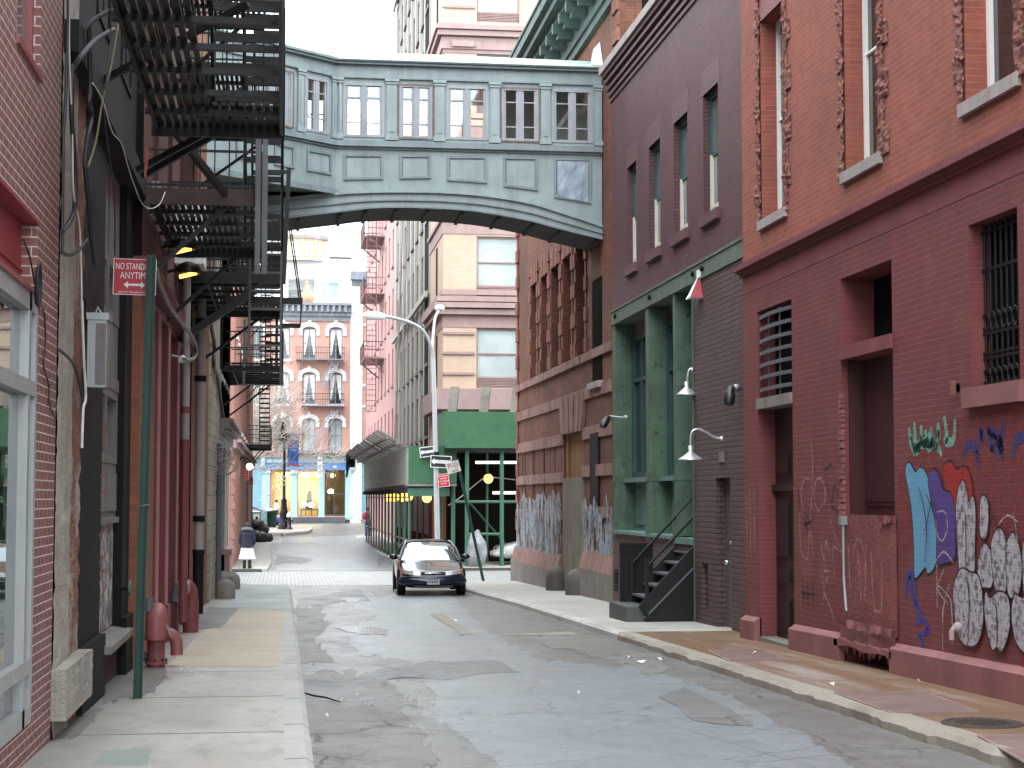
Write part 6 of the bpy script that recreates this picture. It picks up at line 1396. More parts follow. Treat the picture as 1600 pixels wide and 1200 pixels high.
# pink building with its own fire escape
PX = GX - .02; PR = Fr('R', PX); py0, py1 = gy1 + .01, 128.5
pb = thing('brick_building', 'narrow pink painted building with pink fire escape at the far right corner', 'building', (PX, py0, gz(py0)))
hq = [(y, y + 1.1, 4.5 + fl * 3.4, 6.6 + fl * 3.4, .25) for fl in range(5) for y in (97, 100.5, 104, 108, 112, 116, 120, 124)]
wall('street_wall', PR, py0, py1, -2, 24, hq, m_pinkbrick, pb)
for h in hq: window(PR, h[0], h[1], h[2], h[3], .2, m_pinkstone, m_glassdark, pb, fw=.08, v=(), h=(.5,), sill=(m_pinkstone, .14, .1, .1))
core(PR, py0, py1, -2, 24, 9, m_darkroom, pb)
pf = thing('fire_escape', 'pink fire escape of three landings on the narrow pink building', 'fire escape', (PX, 112, 8))
pY0, pY1 = 106.0, 111.5
for j, v in enumerate((376, 464, 563)):
    z = atY(585, v, 108).z; xo = PX - 1.25
    k = MB(); k.box(xo, PX, pY0, pY1, z - .07, z)
    for y in (pY0, pY1): k.bar((PX, y, z - .9), (xo + .2, y, z - .06), .07, .09)
    k.build('landing', m_pinkiron, pf)
    k = MB()
    for h in (.5, 1.0):
        k.bar((xo, pY0, z + h), (xo, pY1, z + h), .05); k.bar((xo, pY0, z + h), (PX, pY0, z + h), .05); k.bar((xo, pY1, z + h), (PX, pY1, z + h), .05)
    for i in range(15): k.bar((xo, pY0 + (pY1 - pY0) * i / 14, z), (xo, pY0 + (pY1 - pY0) * i / 14, z + 1.0), .035)
    for i in range(5): k.bar((xo + (PX - xo) * i / 5, pY0, z), (xo + (PX - xo) * i / 5, pY0, z + 1), .035)
    k.build('railing', m_pinkiron, pf)
    k = MB(); zz = z - 3.3
    for x in (xo + .15, xo + .75): k.bar((x, pY0 - .1, zz), (x, pY0 - .1, z + .2), .05)
    n = 0
    while zz < z: k.bar((xo + .15, pY0 - .1, zz), (xo + .75, pY0 - .1, zz), .04); zz += .33
    k.build('ladder', m_pinkiron, pf)
for i, (u0, v0, u1, v1) in enumerate(((645, 340, 624, 700), (638, 340, 617, 690))):
    k = MB(); k.tube([atY(u0, v0 - 260, 79), atY(u1, v1, 79)], .045, 6); tag(k.build('rope', m_sill), ('pale rope hanging down in front of the grey building, the nearer', 'pale rope hanging down in front of the grey building, the farther')[i], 'rope', 'pale ropes on the grey building')
# ---- far red building with pale blue shopfront
FY = 135.0; E_ = Fr('F', FY); ex = lambda u, v=600: E_.px(u, v)[0]; ez = lambda v: E_.px(500, v)[1]
fr_ = thing('apartment_house', 'red brick house with white arched hoods above a pale blue shop', 'building', (ex(480), FY, gz(FY)))
fx0, fx1 = ex(300), ex(548)
cu = [400, 442, 483, 524.5, 358]
rows = [(512, 562), (583, 632), (655, 706)]
hf = []
for ui in cu:
    for v0, v1 in rows: hf.append((ex(ui - 10.5), ex(ui + 10.5), ez(v1), ez(v0), .25, v0 == rows[2][0]))
hs = [(ex(425, 770), ex(456, 770), ez(806), ez(735), .3), (ex(466, 770), ex(498.5, 770), ez(806), ez(735), .3), (ex(508, 770), ex(540, 770), ez(806), ez(735), .3)]
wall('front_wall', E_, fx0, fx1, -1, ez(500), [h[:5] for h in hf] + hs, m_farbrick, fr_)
for h in hf:
    w_ = window(E_, h[0], h[1], h[2], h[3], .22, m_navy, m_glasspale if h[5] else m_glassdark, fr_, fw=.10, v=(.5,), h=(.5,), bw=.07, sill=(m_white, .16, .12, .15))
    c = (h[0] + h[1]) / 2; r = (h[1] - h[0]) / 2
    k = MB(); n = 10
    for j in range(n):
        t0, t1 = math.pi * j / n, math.pi * (j + 1) / n
        def q(t, rr, d): return E_.P(c - rr * math.cos(t), h[3] - .22 + (rr - r) * .2 + (.28 + (rr - r)) * math.sin(t), d)
        k.hexa([q(t0, r + .02, 0), q(t1, r + .02, 0), q(t1, r + .30, 0), q(t0, r + .30, 0), q(t0, r + .02, .12), q(t1, r + .02, .12), q(t1, r + .30, .12), q(t0, r + .30, .12)])
    E_.box(k, h[0] - .30, h[0] - .02, h[3] - .62, h[3] - .22, 0, .10); E_.box(k, h[1] + .02, h[1] + .30, h[3] - .62, h[3] - .22, 0, .10); E_.box(k, c - .12, c + .12, h[3] + .1, h[3] + .55, .02, .16)
    k.build('arched_hood', m_white, fr_)
    if not h[5] and h[1] > ex(440):
        k = MB()
        for sg in (-1, 1):
            e = c + sg * r * .85; G_ = [[E_.P(e - sg * r * .85 * t * (1 - s_ * .75), h[3] - .12 - (h[3] - h[2]) * .8 * s_, -.19) for t in (0, .35, .7, 1)] for s_ in (0, .25, .5, .75, 1)]
            for i in range(4): k.strip(G_[i], G_[i + 1])
        k.build('curtain', m_white, w_)
k = MB(); qx0, qx1 = ex(548), ex(565)
E_.box(k, qx0, qx1, ez(812), ez(426), -.1, .10)
v = 440
while v < 805: E_.box(k, qx0 - .03, qx1 + .05, ez(v + 15), ez(v), .10, .13); v += 17
k.build('quoin', m_white, fr_)
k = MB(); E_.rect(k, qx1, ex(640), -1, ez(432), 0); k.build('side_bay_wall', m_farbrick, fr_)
for v in (475, 505, 535, 565, 600, 633):
    k = MB(); E_.box(k, qx1, ex(574), ez(v + 3), ez(v), 0, .08); k.build('string_course', m_white, fr_)
k = MB(); E_.box(k, ex(546), ex(590), ez(437), ez(424), -.3, .6); E_.box(k, ex(548), ex(590), ez(445), ez(437), -.3, .3); k.build('pier_cornice', m_navy, fr_)
for v0, v1, d in ((502, 494, .10), (494, 488, .25), (488, 478, .35), (478, 474, .62)):
    k = MB(); E_.box(k, fx0, fx1, ez(v0), ez(v1), -.1, d); k.build('cornice', m_navy, fr_)
k = MB()
for i in range(26): x = fx0 + .3 + i * (fx1 - fx0 - .4) / 26; E_.box(k, x, x + .2, ez(488), ez(478), .35, .58)
k.build('cornice_brackets', m_navy, fr_)
k = MB(); E_.box(k, fx0, ex(566), ez(715), ez(709), -.1, .45); E_.box(k, fx0, ex(566), ez(709), ez(706), -.1, .3); k.build('shop_cornice', m_pinkstone, fr_)
k = MB(); E_.box(k, ex(412), ex(552), ez(723), ez(715), -.1, .25); k.build('shop_head', m_skyblue, fr_)
k = MB(); E_.box(k, ex(412), ex(552), ez(734), ez(723), -.1, .15); k.build('shop_fascia', m_shopblue, fr_)
k = MB()
for u in (433, 521): E_.box(k, ex(u), ex(u + 6), ez(731), ez(727.5), .15, .17)
k.build('fascia_plate', m_signwhite, fr_)
for l, r in ((411, 423), (456, 466), (499, 508), (540.5, 551)):
    k = MB(); E_.box(k, ex(l), ex(r), ez(812), ez(734), -.1, .12); E_.box(k, ex(l) - .05, ex(r) + .05, ez(740), ez(736), .12, .2); E_.box(k, ex(l) - .05, ex(r) + .05, ez(812), ez(806), .12, .2); E_.box(k, ex(l) + .12, ex(r) - .12, ez(770), ez(745), .12, .15); k.build('shop_pilaster', m_skyblue, fr_)
for l, r in ((409, 415), (548, 554)):
    k = MB(); E_.box(k, ex(l), ex(r), ez(734), ez(714), .1, .4); k.build('console', m_skyblue, fr_)
k = MB(); E_.box(k, ex(552), ex(575), ez(812), ez(716), -.1, .06); E_.box(k, ex(380), ex(411), ez(812), ez(716), -.1, .05); k.build('blue_side_panel', surf('mid_blue_panel', (.20, .38, .44), .1, .6), fr_)
k = MB(); E_.box(k, ex(458), ex(540), ez(817), ez(808), -.1, .9); k.build('doorstep', m_irongrey, fr_)
for h in hs[:2]:
    k = MB(); E_.rect(k, h[0], h[1], h[2], h[3], -.1); k.build('shop_pane', m_clear, fr_)
k = MB(); E_.rect(k, hs[2][0] - .3, hs[2][1] + .2, -1, ez(734), -1.4); k.build('dark_door_backing', surf('dark_brown_backing', (.12, .075, .03), .2, .7), fr_)  # dark sheet added behind the door so the opening reads dim
h = hs[2]; window(E_, h[0], h[1], h[2], h[3], .2, plain('dark_door_frame', (.06, .055, .05), .5), m_clear, fr_, fw=.12, v=(.45,), h=(.48,), bw=.12, fd=.1, name='shop_door')
core(E_, fx0, fx1, ez(700), ez(500), 6, m_darkroom, fr_)
# inside the lit shop
sl2 = bpy.data.lights.new('shop_ceiling_light', 'AREA'); sl2.energy = 420; sl2.size = 5; sl2.color = (1, .80, .42); so2 = bpy.data.objects.new('shop_ceiling_light', sl2); COL.objects.link(so2); so2.location = (ex(480, 740), FY + 2.6, ez(736)); attach(so2, None)
rx0, rx1 = ex(415), ex(548); k = MB(); k.quad((rx0, FY + 5, -1), (rx1, FY + 5, -1), (rx1, FY + 5, 5), (rx0, FY + 5, 5))
for x in (rx0, rx1): k.quad((x, FY + .3, -1), (x, FY + 5, -1), (x, FY + 5, 5), (x, FY + .3, 5))
k.quad((rx0, FY + .3, ez(734) + .1), (rx1, FY + .3, ez(734) + .1), (rx1, FY + 5, ez(734) + .1), (rx0, FY + 5, ez(734) + .1)); k.build('shop_room', m_cream_wall, fr_)
k = MB(); k.box(rx0, rx1, FY + .35, FY + 5, -1, ez(806)); k.build('shop_floor', m_wood, fr_)
for i, (u, v, yo) in enumerate(((447, 741, 1.5), (474, 742, 1.5), (480, 742, 2.5), (497, 743, 1.8), (520, 743, 1.5), (474, 788, 1.4), (486, 789, 1.6), (517, 768, 1.2))):
    p = atY(u, v, FY + yo); lg = thing('shop_lamp', ['round globe lamp at the left of the lit shop ceiling', 'left of two round globe lamps in the middle shop window', 'right of two round globe lamps in the middle shop window', 'round globe lamp just left of the white quoined shop pier', 'round globe lamp above the dark shop door', 'left glowing table lamp in the middle shop window', 'right glowing table lamp in the middle shop window', 'small glowing wall lamp beside the dark shop door'][i], 'lamp', p, 'lamps in the lit shop')
    k = MB(); k.ball(p, .24 if v < 760 else .26, 12, 8, sc=(1, 1, .75)); k.build('globe', m_lit_shop, lg)
    k = MB(); k.tube([p + Vector((0, 0, .15)), p + Vector((0, 0, .5))] if v < 760 else [p - Vector((0, 0, .5)), p - Vector((0, 0, .15))], .03, 6); k.build('stem', m_soot, lg)
ch_ = thing('chair', 'tall backed brown chair in the middle shop window', 'chair', atY(482, 806, FY + 2)); k = MB(); p = atY(482, 790, FY + 2.2); k.box(p.x - .28, p.x + .28, p.y - .3, p.y + .3, p.z - .35, p.z - .22); k.build('seat', m_maroondark, ch_); k = MB(); k.hexa([(p.x - .25, p.y + .25, p.z - .3), (p.x + .3, p.y + .25, p.z - .3), (p.x + .3, p.y + .35, p.z - .3), (p.x - .25, p.y + .35, p.z - .3), (p.x - .05, p.y + .3, p.z + 1.1), (p.x + .22, p.y + .3, p.z + 1.2), (p.x + .22, p.y + .4, p.z + 1.2), (p.x - .05, p.y + .4, p.z + 1.1)]); k.build('backrest', m_ironrust, ch_)
for x in (-.22, .22):
    k = MB(); k.bar((p.x + x, p.y, p.z - .85), (p.x + x, p.y, p.z - .3), .06); k.build('leg', m_ironrust, ch_)
bt = thing('bench', 'low dark bench across the middle shop window', 'bench', atY(484, 806, FY + 1)); p = atY(484, 797, FY + .9); k = MB(); k.box(p.x - .75, p.x + .75, p.y - .2, p.y + .2, p.z - .02, p.z + .08); k.build('seat', m_irongrey, bt)
for x in (-.65, .65):
    k = MB(); k.box(p.x + x - .05, p.x + x + .05, p.y - .18, p.y + .18, p.z - .5, p.z - .02); k.build('leg', m_irongrey, bt)
# balconies with fire ladders
bf = thing('fire_escape', 'black balcony fire escape with sloping ladders on the red house', 'fire escape', atY(503, 560, FY - .6))
for v, u0, u1 in ((562, 462, 537), (634, 470, 537), (707, 458, 548)):
    z = ez(v); x0, x1 = ex(u0), ex(u1); k = MB(); k.box(x0, x1, FY - 1.0, FY - .02, z - .08, z); 
    for t in (.1, .9): k.bar((x0 + (x1 - x0) * t, FY - .05, z - .8), (x0 + (x1 - x0) * t, FY - .9, z - .08), .06)
    k.build('landing', m_navy, bf); k = MB()
    if v < 700:
        for hh in (.45, .9): k.bar((x0, FY - 1, z + hh), (x1, FY - 1, z + hh), .035); k.bar((x0, FY - 1, z + hh), (x0, FY, z + hh), .03); k.bar((x1, FY - 1, z + hh), (x1, FY, z + hh), .03)
        for i in range(27): k.bar((x0 + (x1 - x0) * i / 26, FY - 1, z), (x0 + (x1 - x0) * i / 26, FY - 1, z + .9), .022)
        k.build('railing', m_iron, bf)
for (u0, v0), (u1, v1) in (((520, 566), (497, 606)), ((520, 641), (480, 706))):
    k = MB(); a, b = atY(u0, v0, FY - .7), atY(u1, v1, FY - .7); o_ = Vector((.45, 0, 0)); k.bar(a, b, .07, .09); k.bar(a + o_, b + o_, .07, .09)
    for i in range(1, 14): c = a.lerp(b, i / 14); k.bar(c, c + o_, .05)
    k.build('ladder', m_navy, bf)
# ---- white buildings behind
WY = 165.0; Wf = Fr('F', WY); wx = lambda u: Wf.px(u, 450)[0]; wzz = lambda v: Wf.px(500, v)[1]
wb_ = thing('white_building', 'white rendered apartment building with roof terrace behind the red house', 'building', (wx(500), WY, gz(WY)))
hw = [(wx(450), wx(492), wzz(468), wzz(436), 2.5), (wx(503), wx(530.5), wzz(466), wzz(441), .3), (wx(515), wx(557), wzz(384), wzz(357), .3), (wx(562), wx(576), wzz(376), wzz(361), .3), (wx(514), wx(549), wzz(404), wzz(401), .3)]
wall('front_wall', Wf, wx(330), wx(640), -1, wzz(336), hw, m_whitewall, wb_)
for h in hw[1:4]: window(Wf, h[0], h[1], h[2], h[3], .25, m_white, m_glassblue, wb_, fw=.08, v=(.33,), h=(), bw=.1)
k = MB(); Wf.rect(k, hw[0][0], hw[0][1], hw[0][2], hw[0][3], -2.4); k.build('terrace_wall', m_whitewall, wb_); window(Wf, wx(453), wx(478), wzz(468), wzz(450), 2.3, m_irongrey, m_glassgrey, wb_, v=(.5,), h=())
core(Wf, wx(330), wx(640), -1, wzz(336), 10, m_whitewall, wb_, d0=-3)
rbx = wx(468); k = MB(); rz0, rz1 = wzz(404), wzz(376); N_ = 20
def arc(r, z, n=N_, a0=0, a1=math.pi): return [Vector((rbx + r * math.cos(a0 + (a1 - a0) * j / n), WY - r * .55 * math.sin(a0 + (a1 - a0) * j / n), z)) for j in range(n + 1)]
k.strip(arc(2.3, rz0 - .3), arc(2.3, rz1)); k.build('round_bay', m_whitewall, wb_)
k = MB(); k.strip(arc(2.7, rz1), arc(2.75, rz1 + .35)); k.strip(arc(2.2, rz1), arc(2.7, rz1)); k.strip(arc(2.75, rz1 + .35), arc(.2, rz1 + .5)); k.build('bay_roof', m_sill, wb_)
m_orange_fr = plain('orange_window_wood', (.62, .36, .12), .5)
for j in (2, 6, 10, 14):
    a, b = arc(2.33, rz0 + .0)[j], arc(2.33, rz0)[j + 3]; k = MB(); up = Vector((0, 0, rz1 - rz0 - .15)); k.quad(a, b, b + up, a + up); w_ = k.build('bay_window', m_glassblue, wb_); k = MB()
    for p_ in (a, b): k.bar(p_, p_ + up, .14)
    k.bar(a, b, .12); k.bar(a + up, b + up, .12); k.build('frame', m_orange_fr, w_)
k = MB()
for z in (ez(474) + .3, ez(474) + .75, ez(474) + 1.1): k.bar((ex(445), FY + 1.5, z), (ex(549), FY + 1.5, z), .03)
for u in (450, 475, 500, 520, 535, 548): k.bar((ex(u), FY + 1.5, ez(476)), (ex(u), FY + 1.5, ez(474) + 1.1), .04)
tag(k.build('roof_railing', m_sill), 'thin roof railing above the navy cornice', 'railing')
k = MB(); p = atY(480, 466, 150); k.lathe([(.25, -.6), (.55, -.3), (.62, 0), (.5, .45), (.18, .8), (.12, 1.3), (.2, 1.5), (0, 1.5)], p, 14); tag(k.build('urn', plain('terracotta', (.52, .27, .17), .7)), 'orange terracotta urn standing on the white roof terrace', 'urn')
k = MB(); k.box(p.x - .5, p.x + .5, p.y - .5, p.y + .5, ez(500), p.z - .6); tag(k.build('plinth', m_white), 'white plinth under the terracotta urn on the roof', 'plinth')
# ================================================================== SIDEWALK SHED
sh = thing('pavement_shed', 'scaffold shed with grey hoarding and green end panels over the pavement', 'scaffold shed', (5, 62, gz(62)))
SY0, SY1 = 61.6, 95.0; SX0 = atY(637, 730, SY0).x; zb0_, zt0_ = atY(637, 757, SY0).z, atY(637, 697, SY0).z; SX1 = TX - .15
k = MB(); n = 26
for i in range(n):
    y = SY0 + (SY1 - SY0) * i / n; k.box(SX0 - .03, SX0 + .03, y + .01, y + (SY1 - SY0) / n, zb0_, zt0_ - (0 if i % 5 else .06))
k.build('grey_hoarding', m_shedgrey, sh)
k = MB(); k.box(SX0 + .03, TX + .1, SY0, SY0 + .06, zb0_ + .04, zt0_); k.build('green_panel', m_shedgreen, sh)
k = MB(); k.box(SX0, SX1, SY0 + .06, SY1, zb0_ - .12, zb0_); 
for i in range(14): y = SY0 + .1 + i * 2.5; k.box(SX0 - .1, SX1, y, y + .12, zb0_ - .3, zb0_ - .12)
k.build('deck', m_tarp, sh)
k = MB(); k.box(SX0 - .08, TX + .1, SY0 - .05, SY0 + .05, zb0_ - .06, zb0_ + .02); k.build('edge_plank', m_plank, sh)
xo_ = atY(592, 672, SY0); k = MB(); n = 44
for i in range(n):
    y = SY0 + .3 + (SY1 - SY0 - .3) * i / n; w = .62 * (SY1 - SY0) / n; dx = random.uniform(-.1, .1)
    k.hexa([(SX0, y, zt0_ - .05), (SX0, y + w, zt0_ - .05), (SX0 + .04, y + w, zt0_), (SX0 + .04, y, zt0_), (xo_.x + dx, y, xo_.z), (xo_.x + dx, y + w, xo_.z), (xo_.x + dx + .03, y + w, xo_.z + .05), (xo_.x + dx + .03, y, xo_.z + .05)])
k.build('sloping_planks', m_plank, sh)
for f in (.35, .7):
    k = MB(); k.bar((SX0 + (xo_.x - SX0) * f, SY0 + .3, zt0_ + (xo_.z - zt0_) * f - .09), (SX0 + (xo_.x - SX0) * f, SY1, zt0_ + (xo_.z - zt0_) * f - .09), .1, .08); k.build('plank_rail', m_plank, sh)
k = MB(); G_ = [[Vector((xo_.x + .02 + .5 * i / 6 + .1 * noise.noise(Vector((i, j, 1))), SY1 - .2 + .3 * noise.noise(Vector((i * .7, j * .9, 5))), xo_.z - (1.3 if i < 2 else .75) * j / 6)) for i in range(7)] for j in range(7)]
for i in range(6): k.strip(G_[i], G_[i + 1])
k.build('netting', m_tarp, sh)
i = 0; y = SY0 + .25
while y < SY1:
    for x in (SX0 + .08,):
        k = MB(); k.tube([(x, y, gz(y) - .05), (x, y, zb0_ - .12)], .045, 8); k.tube([(x, y, gz(y)), (x, y, gz(y) + .08)], .1, 8); k.build('post', m_shedpost if y < 80 else m_plank, sh)
    y += 2.45; i += 1
for z in (gz(62) + .9, gz(62) + 2.45):
    k = MB(); k.tube([(SX0 + .08, SY0 + .25, z), (SX0 + .08, SY1, z)], .03, 6); k.build('long_rail', m_plank, sh)
k = MB(); k.box(SX0, SX1, SY0 + .02, SY0 + .10, zb0_ - .42, zb0_ - .12); k.build('green_header', m_shedpost, sh)
# the taller front wing
UY = 61.2; ux0 = atY(695, 670, UY).x; uz0, uz1 = atY(700, 700, UY).z, atY(700, 643, UY).z
sg_ = thing('pavement_shed', 'tall green hoarding on scaffold tubes in front of the buff brick building', 'scaffold shed', (7, 61.4, gz(62)))
k = MB(); k.box(ux0, ux0 + 2.62, UY, UY + .06, uz0, uz1); k.box(ux0 + 2.64, ux0 + 5.3, UY, UY + .06, uz0, uz1); k.box(ux0 + 5.32, ux0 + 8, UY, UY + .06, uz0, uz1); k.box(ux0, ux0 + .05, UY + .06, TY - .4, uz0, uz1); k.build('green_panel', m_shedgreen, sg_)
k = MB(); k.box(ux0, ux0 + 8, UY + .06, TY, uz0 - .08, uz0 + .08); k.build('deck', m_tarp, sg_)
for u in (705, 754, 802): k = MB(); a = atY(u, 645, UY + .3); k.bar(a - Vector((0, 0, .3)), atY(u + 6, 606, UY + 1.2), .32, .14); k.build('raking_board', surf('dark_raking_board', (.12, .11, .09), .3, .8), sg_)
PZ = gz(62)
for u, yy in ((708, 61.9), (729.5, 61.5), (784, 61.5), (761, 64.8), (690, 64.8), (845, 61.5)):
    a = atY(u, 800, yy); k = MB(); k.tube([(a.x, yy, PZ - .05), (a.x, yy, uz0)], .075 if yy < 62 else .05, 8); k.build('post', m_shedpost, sg_)
for v, u0, u1 in ((784, 709, 900), (834.5, 729, 784)):
    a, b = atY(u0, v, 61.5), atY(u1, v, 61.5); k = MB(); k.tube([a, b], .05, 8); k.build('cross_tube', m_shedpost, sg_)
a, b = atY(729, 780, 64.8), atY(790, 850, 64.8); k = MB(); k.tube([a, b], .04, 6); k.build('diagonal_tube', m_shedpost, sg_)
k = MB(); k.quad((TX - .2, TY - .25, PZ - .3), (ux0 + 9, TY - .25, PZ - .3), (ux0 + 9, TY - .25, uz0), (TX - .2, TY - .25, uz0)); k.build('shade_backing', m_darkroom, sg_)  # dark sheet standing for the shade under the shed
k = MB(); a, b = atY(676, 690, TY - .5), atY(697, 690, TY - .5); k.box(a.x, b.x, TY - .6, TY - .3, PZ - .2, uz0); k.build('brown_pier', plain('orange_brown_board', (.24, .085, .045), .75), sg_)
for i, (u0, u1, v) in enumerate(((743, 807, 722.5), (770, 806, 770))):
    a, b = atY(u0, v, 63.5), atY(u1, v, 63.5); k = MB(); k.tube([a, b], .05, 8); tag(k.build('tube_light', m_lit_tube), ('pale tube light high under the tall green hoarding', 'pale tube light low under the tall green hoarding')[i], 'tube light', 'tube lights in the scaffold')
for i, (u, v, y) in enumerate(((667, 778, 63.0), (638, 776, 66), (629, 777, 69), (617, 777, 73), (608, 777.5, 80), (763, 748, 63))):
    p = atY(u, v, y); lo = thing('work_bulb', ['big bare bulb beside the lamp post under the shed', 'bare bulb second from the lamp post under the shed', 'bare bulb third from the lamp post under the shed', 'bare bulb fourth from the lamp post under the shed', 'smallest and farthest bare bulb under the shed', 'bare bulb on a wire before the dark opening right of the leaning post'][i], 'bulb', p, 'bare bulbs strung under the scaffold')
    k = MB(); k.ball(p, .11 + .001 * y, 12, 8); k.build('glass_bulb', m_lit_warm, lo); k = MB(); k.tube([p + Vector((0, 0, .09)), p + Vector((0, 0, .25))], .04, 8); k.build('socket', m_blackp, lo)
k = MB(); k.tube(spline([atY(700, 790, 62.3), atY(722, 775, 62.3), atY(745, 755, 62.6), atY(763, 746, 63), atY(808, 750, 63)], 5), .02, 5); tag(k.build('cable', m_cablew), 'wire looping to the bare bulb under the tall green hoarding', 'cable')
# ================================================================== STREET THINGS
m_carblue = n_ = N('midnight_blue_car_paint'); m_carblue = n_.done((.006, .010, .036), .2, .2, spec=.5, coat=.6)
m_carwhite = N('white_car_paint'); m_carwhite = m_carwhite.done((.66, .68, .70), .25, spec=.5, coat=.6)
m_carbright = N('bright_blue_car_paint'); m_carbright = m_carbright.done((.04, .07, .30), .25, spec=.5, coat=.6)
m_tyre = surf('tyre_rubber', (.014, .014, .014), .2, .8, streak=0, bump=.2)
m_carglass = N('windscreen'); m_carglass = m_carglass.done((.30, .33, .35), .06, .75, spec=1.0)
m_sideglass = glass('car_side_glass', (.02, .022, .024), .04)
m_headlamp = N('headlamp_lens'); m_headlamp = m_headlamp.done((.52, .53, .50), .12, .3, spec=.8)
m_indicator = plain('amber_lens', (.55, .30, .20), .2)
def make_car(label, paint, loc, rz, sl=1.0):
    t = thing('parked_car', label, 'car')
    ST_ = [(0, .50, .34, .44, .50, .54, .0), (.04, .68, .27, .42, .54, .60, .015), (.16, .79, .22, .42, .58, .66, .02), (.5, .85, .20, .46, .64, .735, .03), (.95, .872, .20, .50, .72, .83, .03), (1.32, .88, .20, .52, .80, .91, .02), (1.8, .885, .20, .52, .84, .93, .0), (3.4, .885, .20, .52, .86, .95, .0), (3.95, .875, .20, .54, .86, .965, .02), (4.5, .84, .22, .54, .84, .95, .02), (4.68, .78, .28, .54, .80, .90, .01), (4.75, .60, .36, .52, .74, .84, .0)]
    vs = []; fs = []
    for y, w, zb, zm, zs, zt, c in ST_:
        half = [(0, zb), (w * .75, zb), (w * .96, zb + .09), (w, zm), (w * .985, zs), (w * .90, zt), (w * .5, zt + c), (0, zt + c * 1.3)]
        ring = half + [(-x, z) for x, z in half[-2:0:-1]]
        vs.append([(x, y, z) for x, z in ring])
    nR = len(vs[0]); me = bpy.data.meshes.new('body'); V = [p for r in vs for p in r]
    for i in range(len(vs) - 1):
        for j in range(nR): fs.append((i * nR + j, i * nR + (j + 1) % nR, (i + 1) * nR + (j + 1) % nR, (i + 1) * nR + j))
    fs += [tuple(range(nR))[::-1], tuple(range((len(vs) - 1) * nR, len(vs) * nR))]
    me.from_pydata(V, [], fs); me.materials.append(paint); me.polygons.foreach_set('use_smooth', [True] * len(me.polygons))
    bm = bmesh.new(); bm.from_mesh(me); bmesh.ops.recalc_face_normals(bm, faces=bm.faces); bm.to_mesh(me); bm.free()
    b = bpy.data.objects.new('body', me); COL.objects.link(b); attach(b, t); md = b.modifiers.new('s', 'SUBSURF'); md.levels = md.render_levels = 2
    # cabin glass, roof, pillars
    def cab(t_, yb, yt, wb, wt, zb, zt): return None
    cs = [(1.28, .74, .90, .90), (1.70, .66, .92, 1.19), (2.10, .60, .93, 1.375), (2.45, .585, .93, 1.405), (3.05, .58, .93, 1.40), (3.40, .58, .93, 1.345), (3.80, .63, .95, 1.14), (4.12, .70, .95, .965)]
    k = MB(); R_ = []
    for y, w, zb, zt in cs:
        wb = .80; f = (zt - .90) / .5; R_.append([(-wb, y, zb), (-(wb + (w - wb) * min(1, f + .0)), y, zt - .04 * f), (-w * .7, y, zt), (0, y, zt + .012), (w * .7, y, zt), ((wb + (w - wb) * min(1, f)), y, zt - .04 * f), (wb, y, zb)])
    for i in range(len(R_) - 1):
        for j in range(6):
            front = i < 2 and 0 < j < 5; k.add([R_[i][j], R_[i][j + 1], R_[i + 1][j + 1], R_[i + 1][j]], [(0, 1, 2, 3)], 1 if front else 0, True)
    g_ = k.build('window_glass', [m_sideglass, m_carglass], t, merge=True)
    k = MB()
    for i in range(2, 5):
        A0 = [Vector(p) + Vector((0, 0, .012)) for p in R_[i]]; A1 = [Vector(p) + Vector((0, 0, .012)) for p in R_[i + 1]]
        for j in range(1, 5): k.add([A0[j], A0[j + 1], A1[j + 1], A1[j]], [(0, 1, 2, 3)], 0, True)
    k.build('roof', paint, t, merge=True)
    for sx in (-1, 1):
        k = MB(); ix = 1 if sx < 0 else 5
        k.tube([Vector(R_[i][ix]) + Vector((sx * .008, 0, .006)) for i in (0, 1, 2, 3)], .032, 6); k.tube([Vector(R_[i][ix]) + Vector((sx * .008, 0, .004)) for i in (3, 4, 5, 6, 7)], .03, 6); k.bar((sx * .66, 2.72, .93), (sx * .60, 2.72, 1.37), .05, .06); k.build('pillar', paint, t)
        k = MB(); k.ball((sx * .96, 1.50, .985), .1, 12, 8, sc=(1.15, .7, .75)); k.bar((sx * .80, 1.5, .94), (sx * .93, 1.5, .96), .05); k.build('mirror', paint, t)
        # lamps
        k = MB(); P_ = [(.30, -.012), (.56, .015), (.72, .12), (.78, .26)]
        P_ = [(.33, .035), (.50, .05), (.60, .075), (.70, .14), (.775, .26)]
        lo_ = [Vector((sx * x, y - .03, .555 + .01 * i)) for i, (x, y) in enumerate(P_)]; hi_ = [Vector((sx * x, y + .012, .655 + .010 * i)) for i, (x, y) in enumerate(P_)]
        for i in range(4): k.add([lo_[i], lo_[i + 1], hi_[i + 1], hi_[i]], [(0, 1, 2, 3)], 1 if i == 3 else 0, False)
        k.strip(hi_, [p + Vector((0, .08, .01)) for p in hi_]); k.strip(lo_, [p + Vector((0, .08, -.02)) for p in lo_]); k.poly([lo_[0], hi_[0], hi_[0] + Vector((0, .08, 0)), lo_[0] + Vector((0, .08, 0))]); k.build('headlight', [m_headlamp, m_indicator], t)
        for y in (.92, 3.72):
            w = thing('w', None, None); bpy.data.objects.remove(w)
            k = MB(); k.lathe([(.20, -.10), (.27, -.105), (.305, -.07), (.312, 0), (.305, .07), (.27, .105), (.20, .10)], (sx * .775, y, .312), 24, axis='X'); wo = k.build('wheel', m_tyre, t)
            k = MB(); k.lathe([(0, .06), (.05, .07), (.19, .05), (.205, .095)] if sx > 0 else [(0, -.06), (.05, -.07), (.19, -.05), (.205, -.095)], (sx * .775, y, .312), 20, axis='X'); k.build('rim', m_alloy, wo)
            k = MB(); k.lathe([(0, .893 * sx), (.35, .893 * sx), (.37, .86 * sx)], (0, y, .33), 24, axis='X'); k.build('wheel_arch', m_blackp, t)
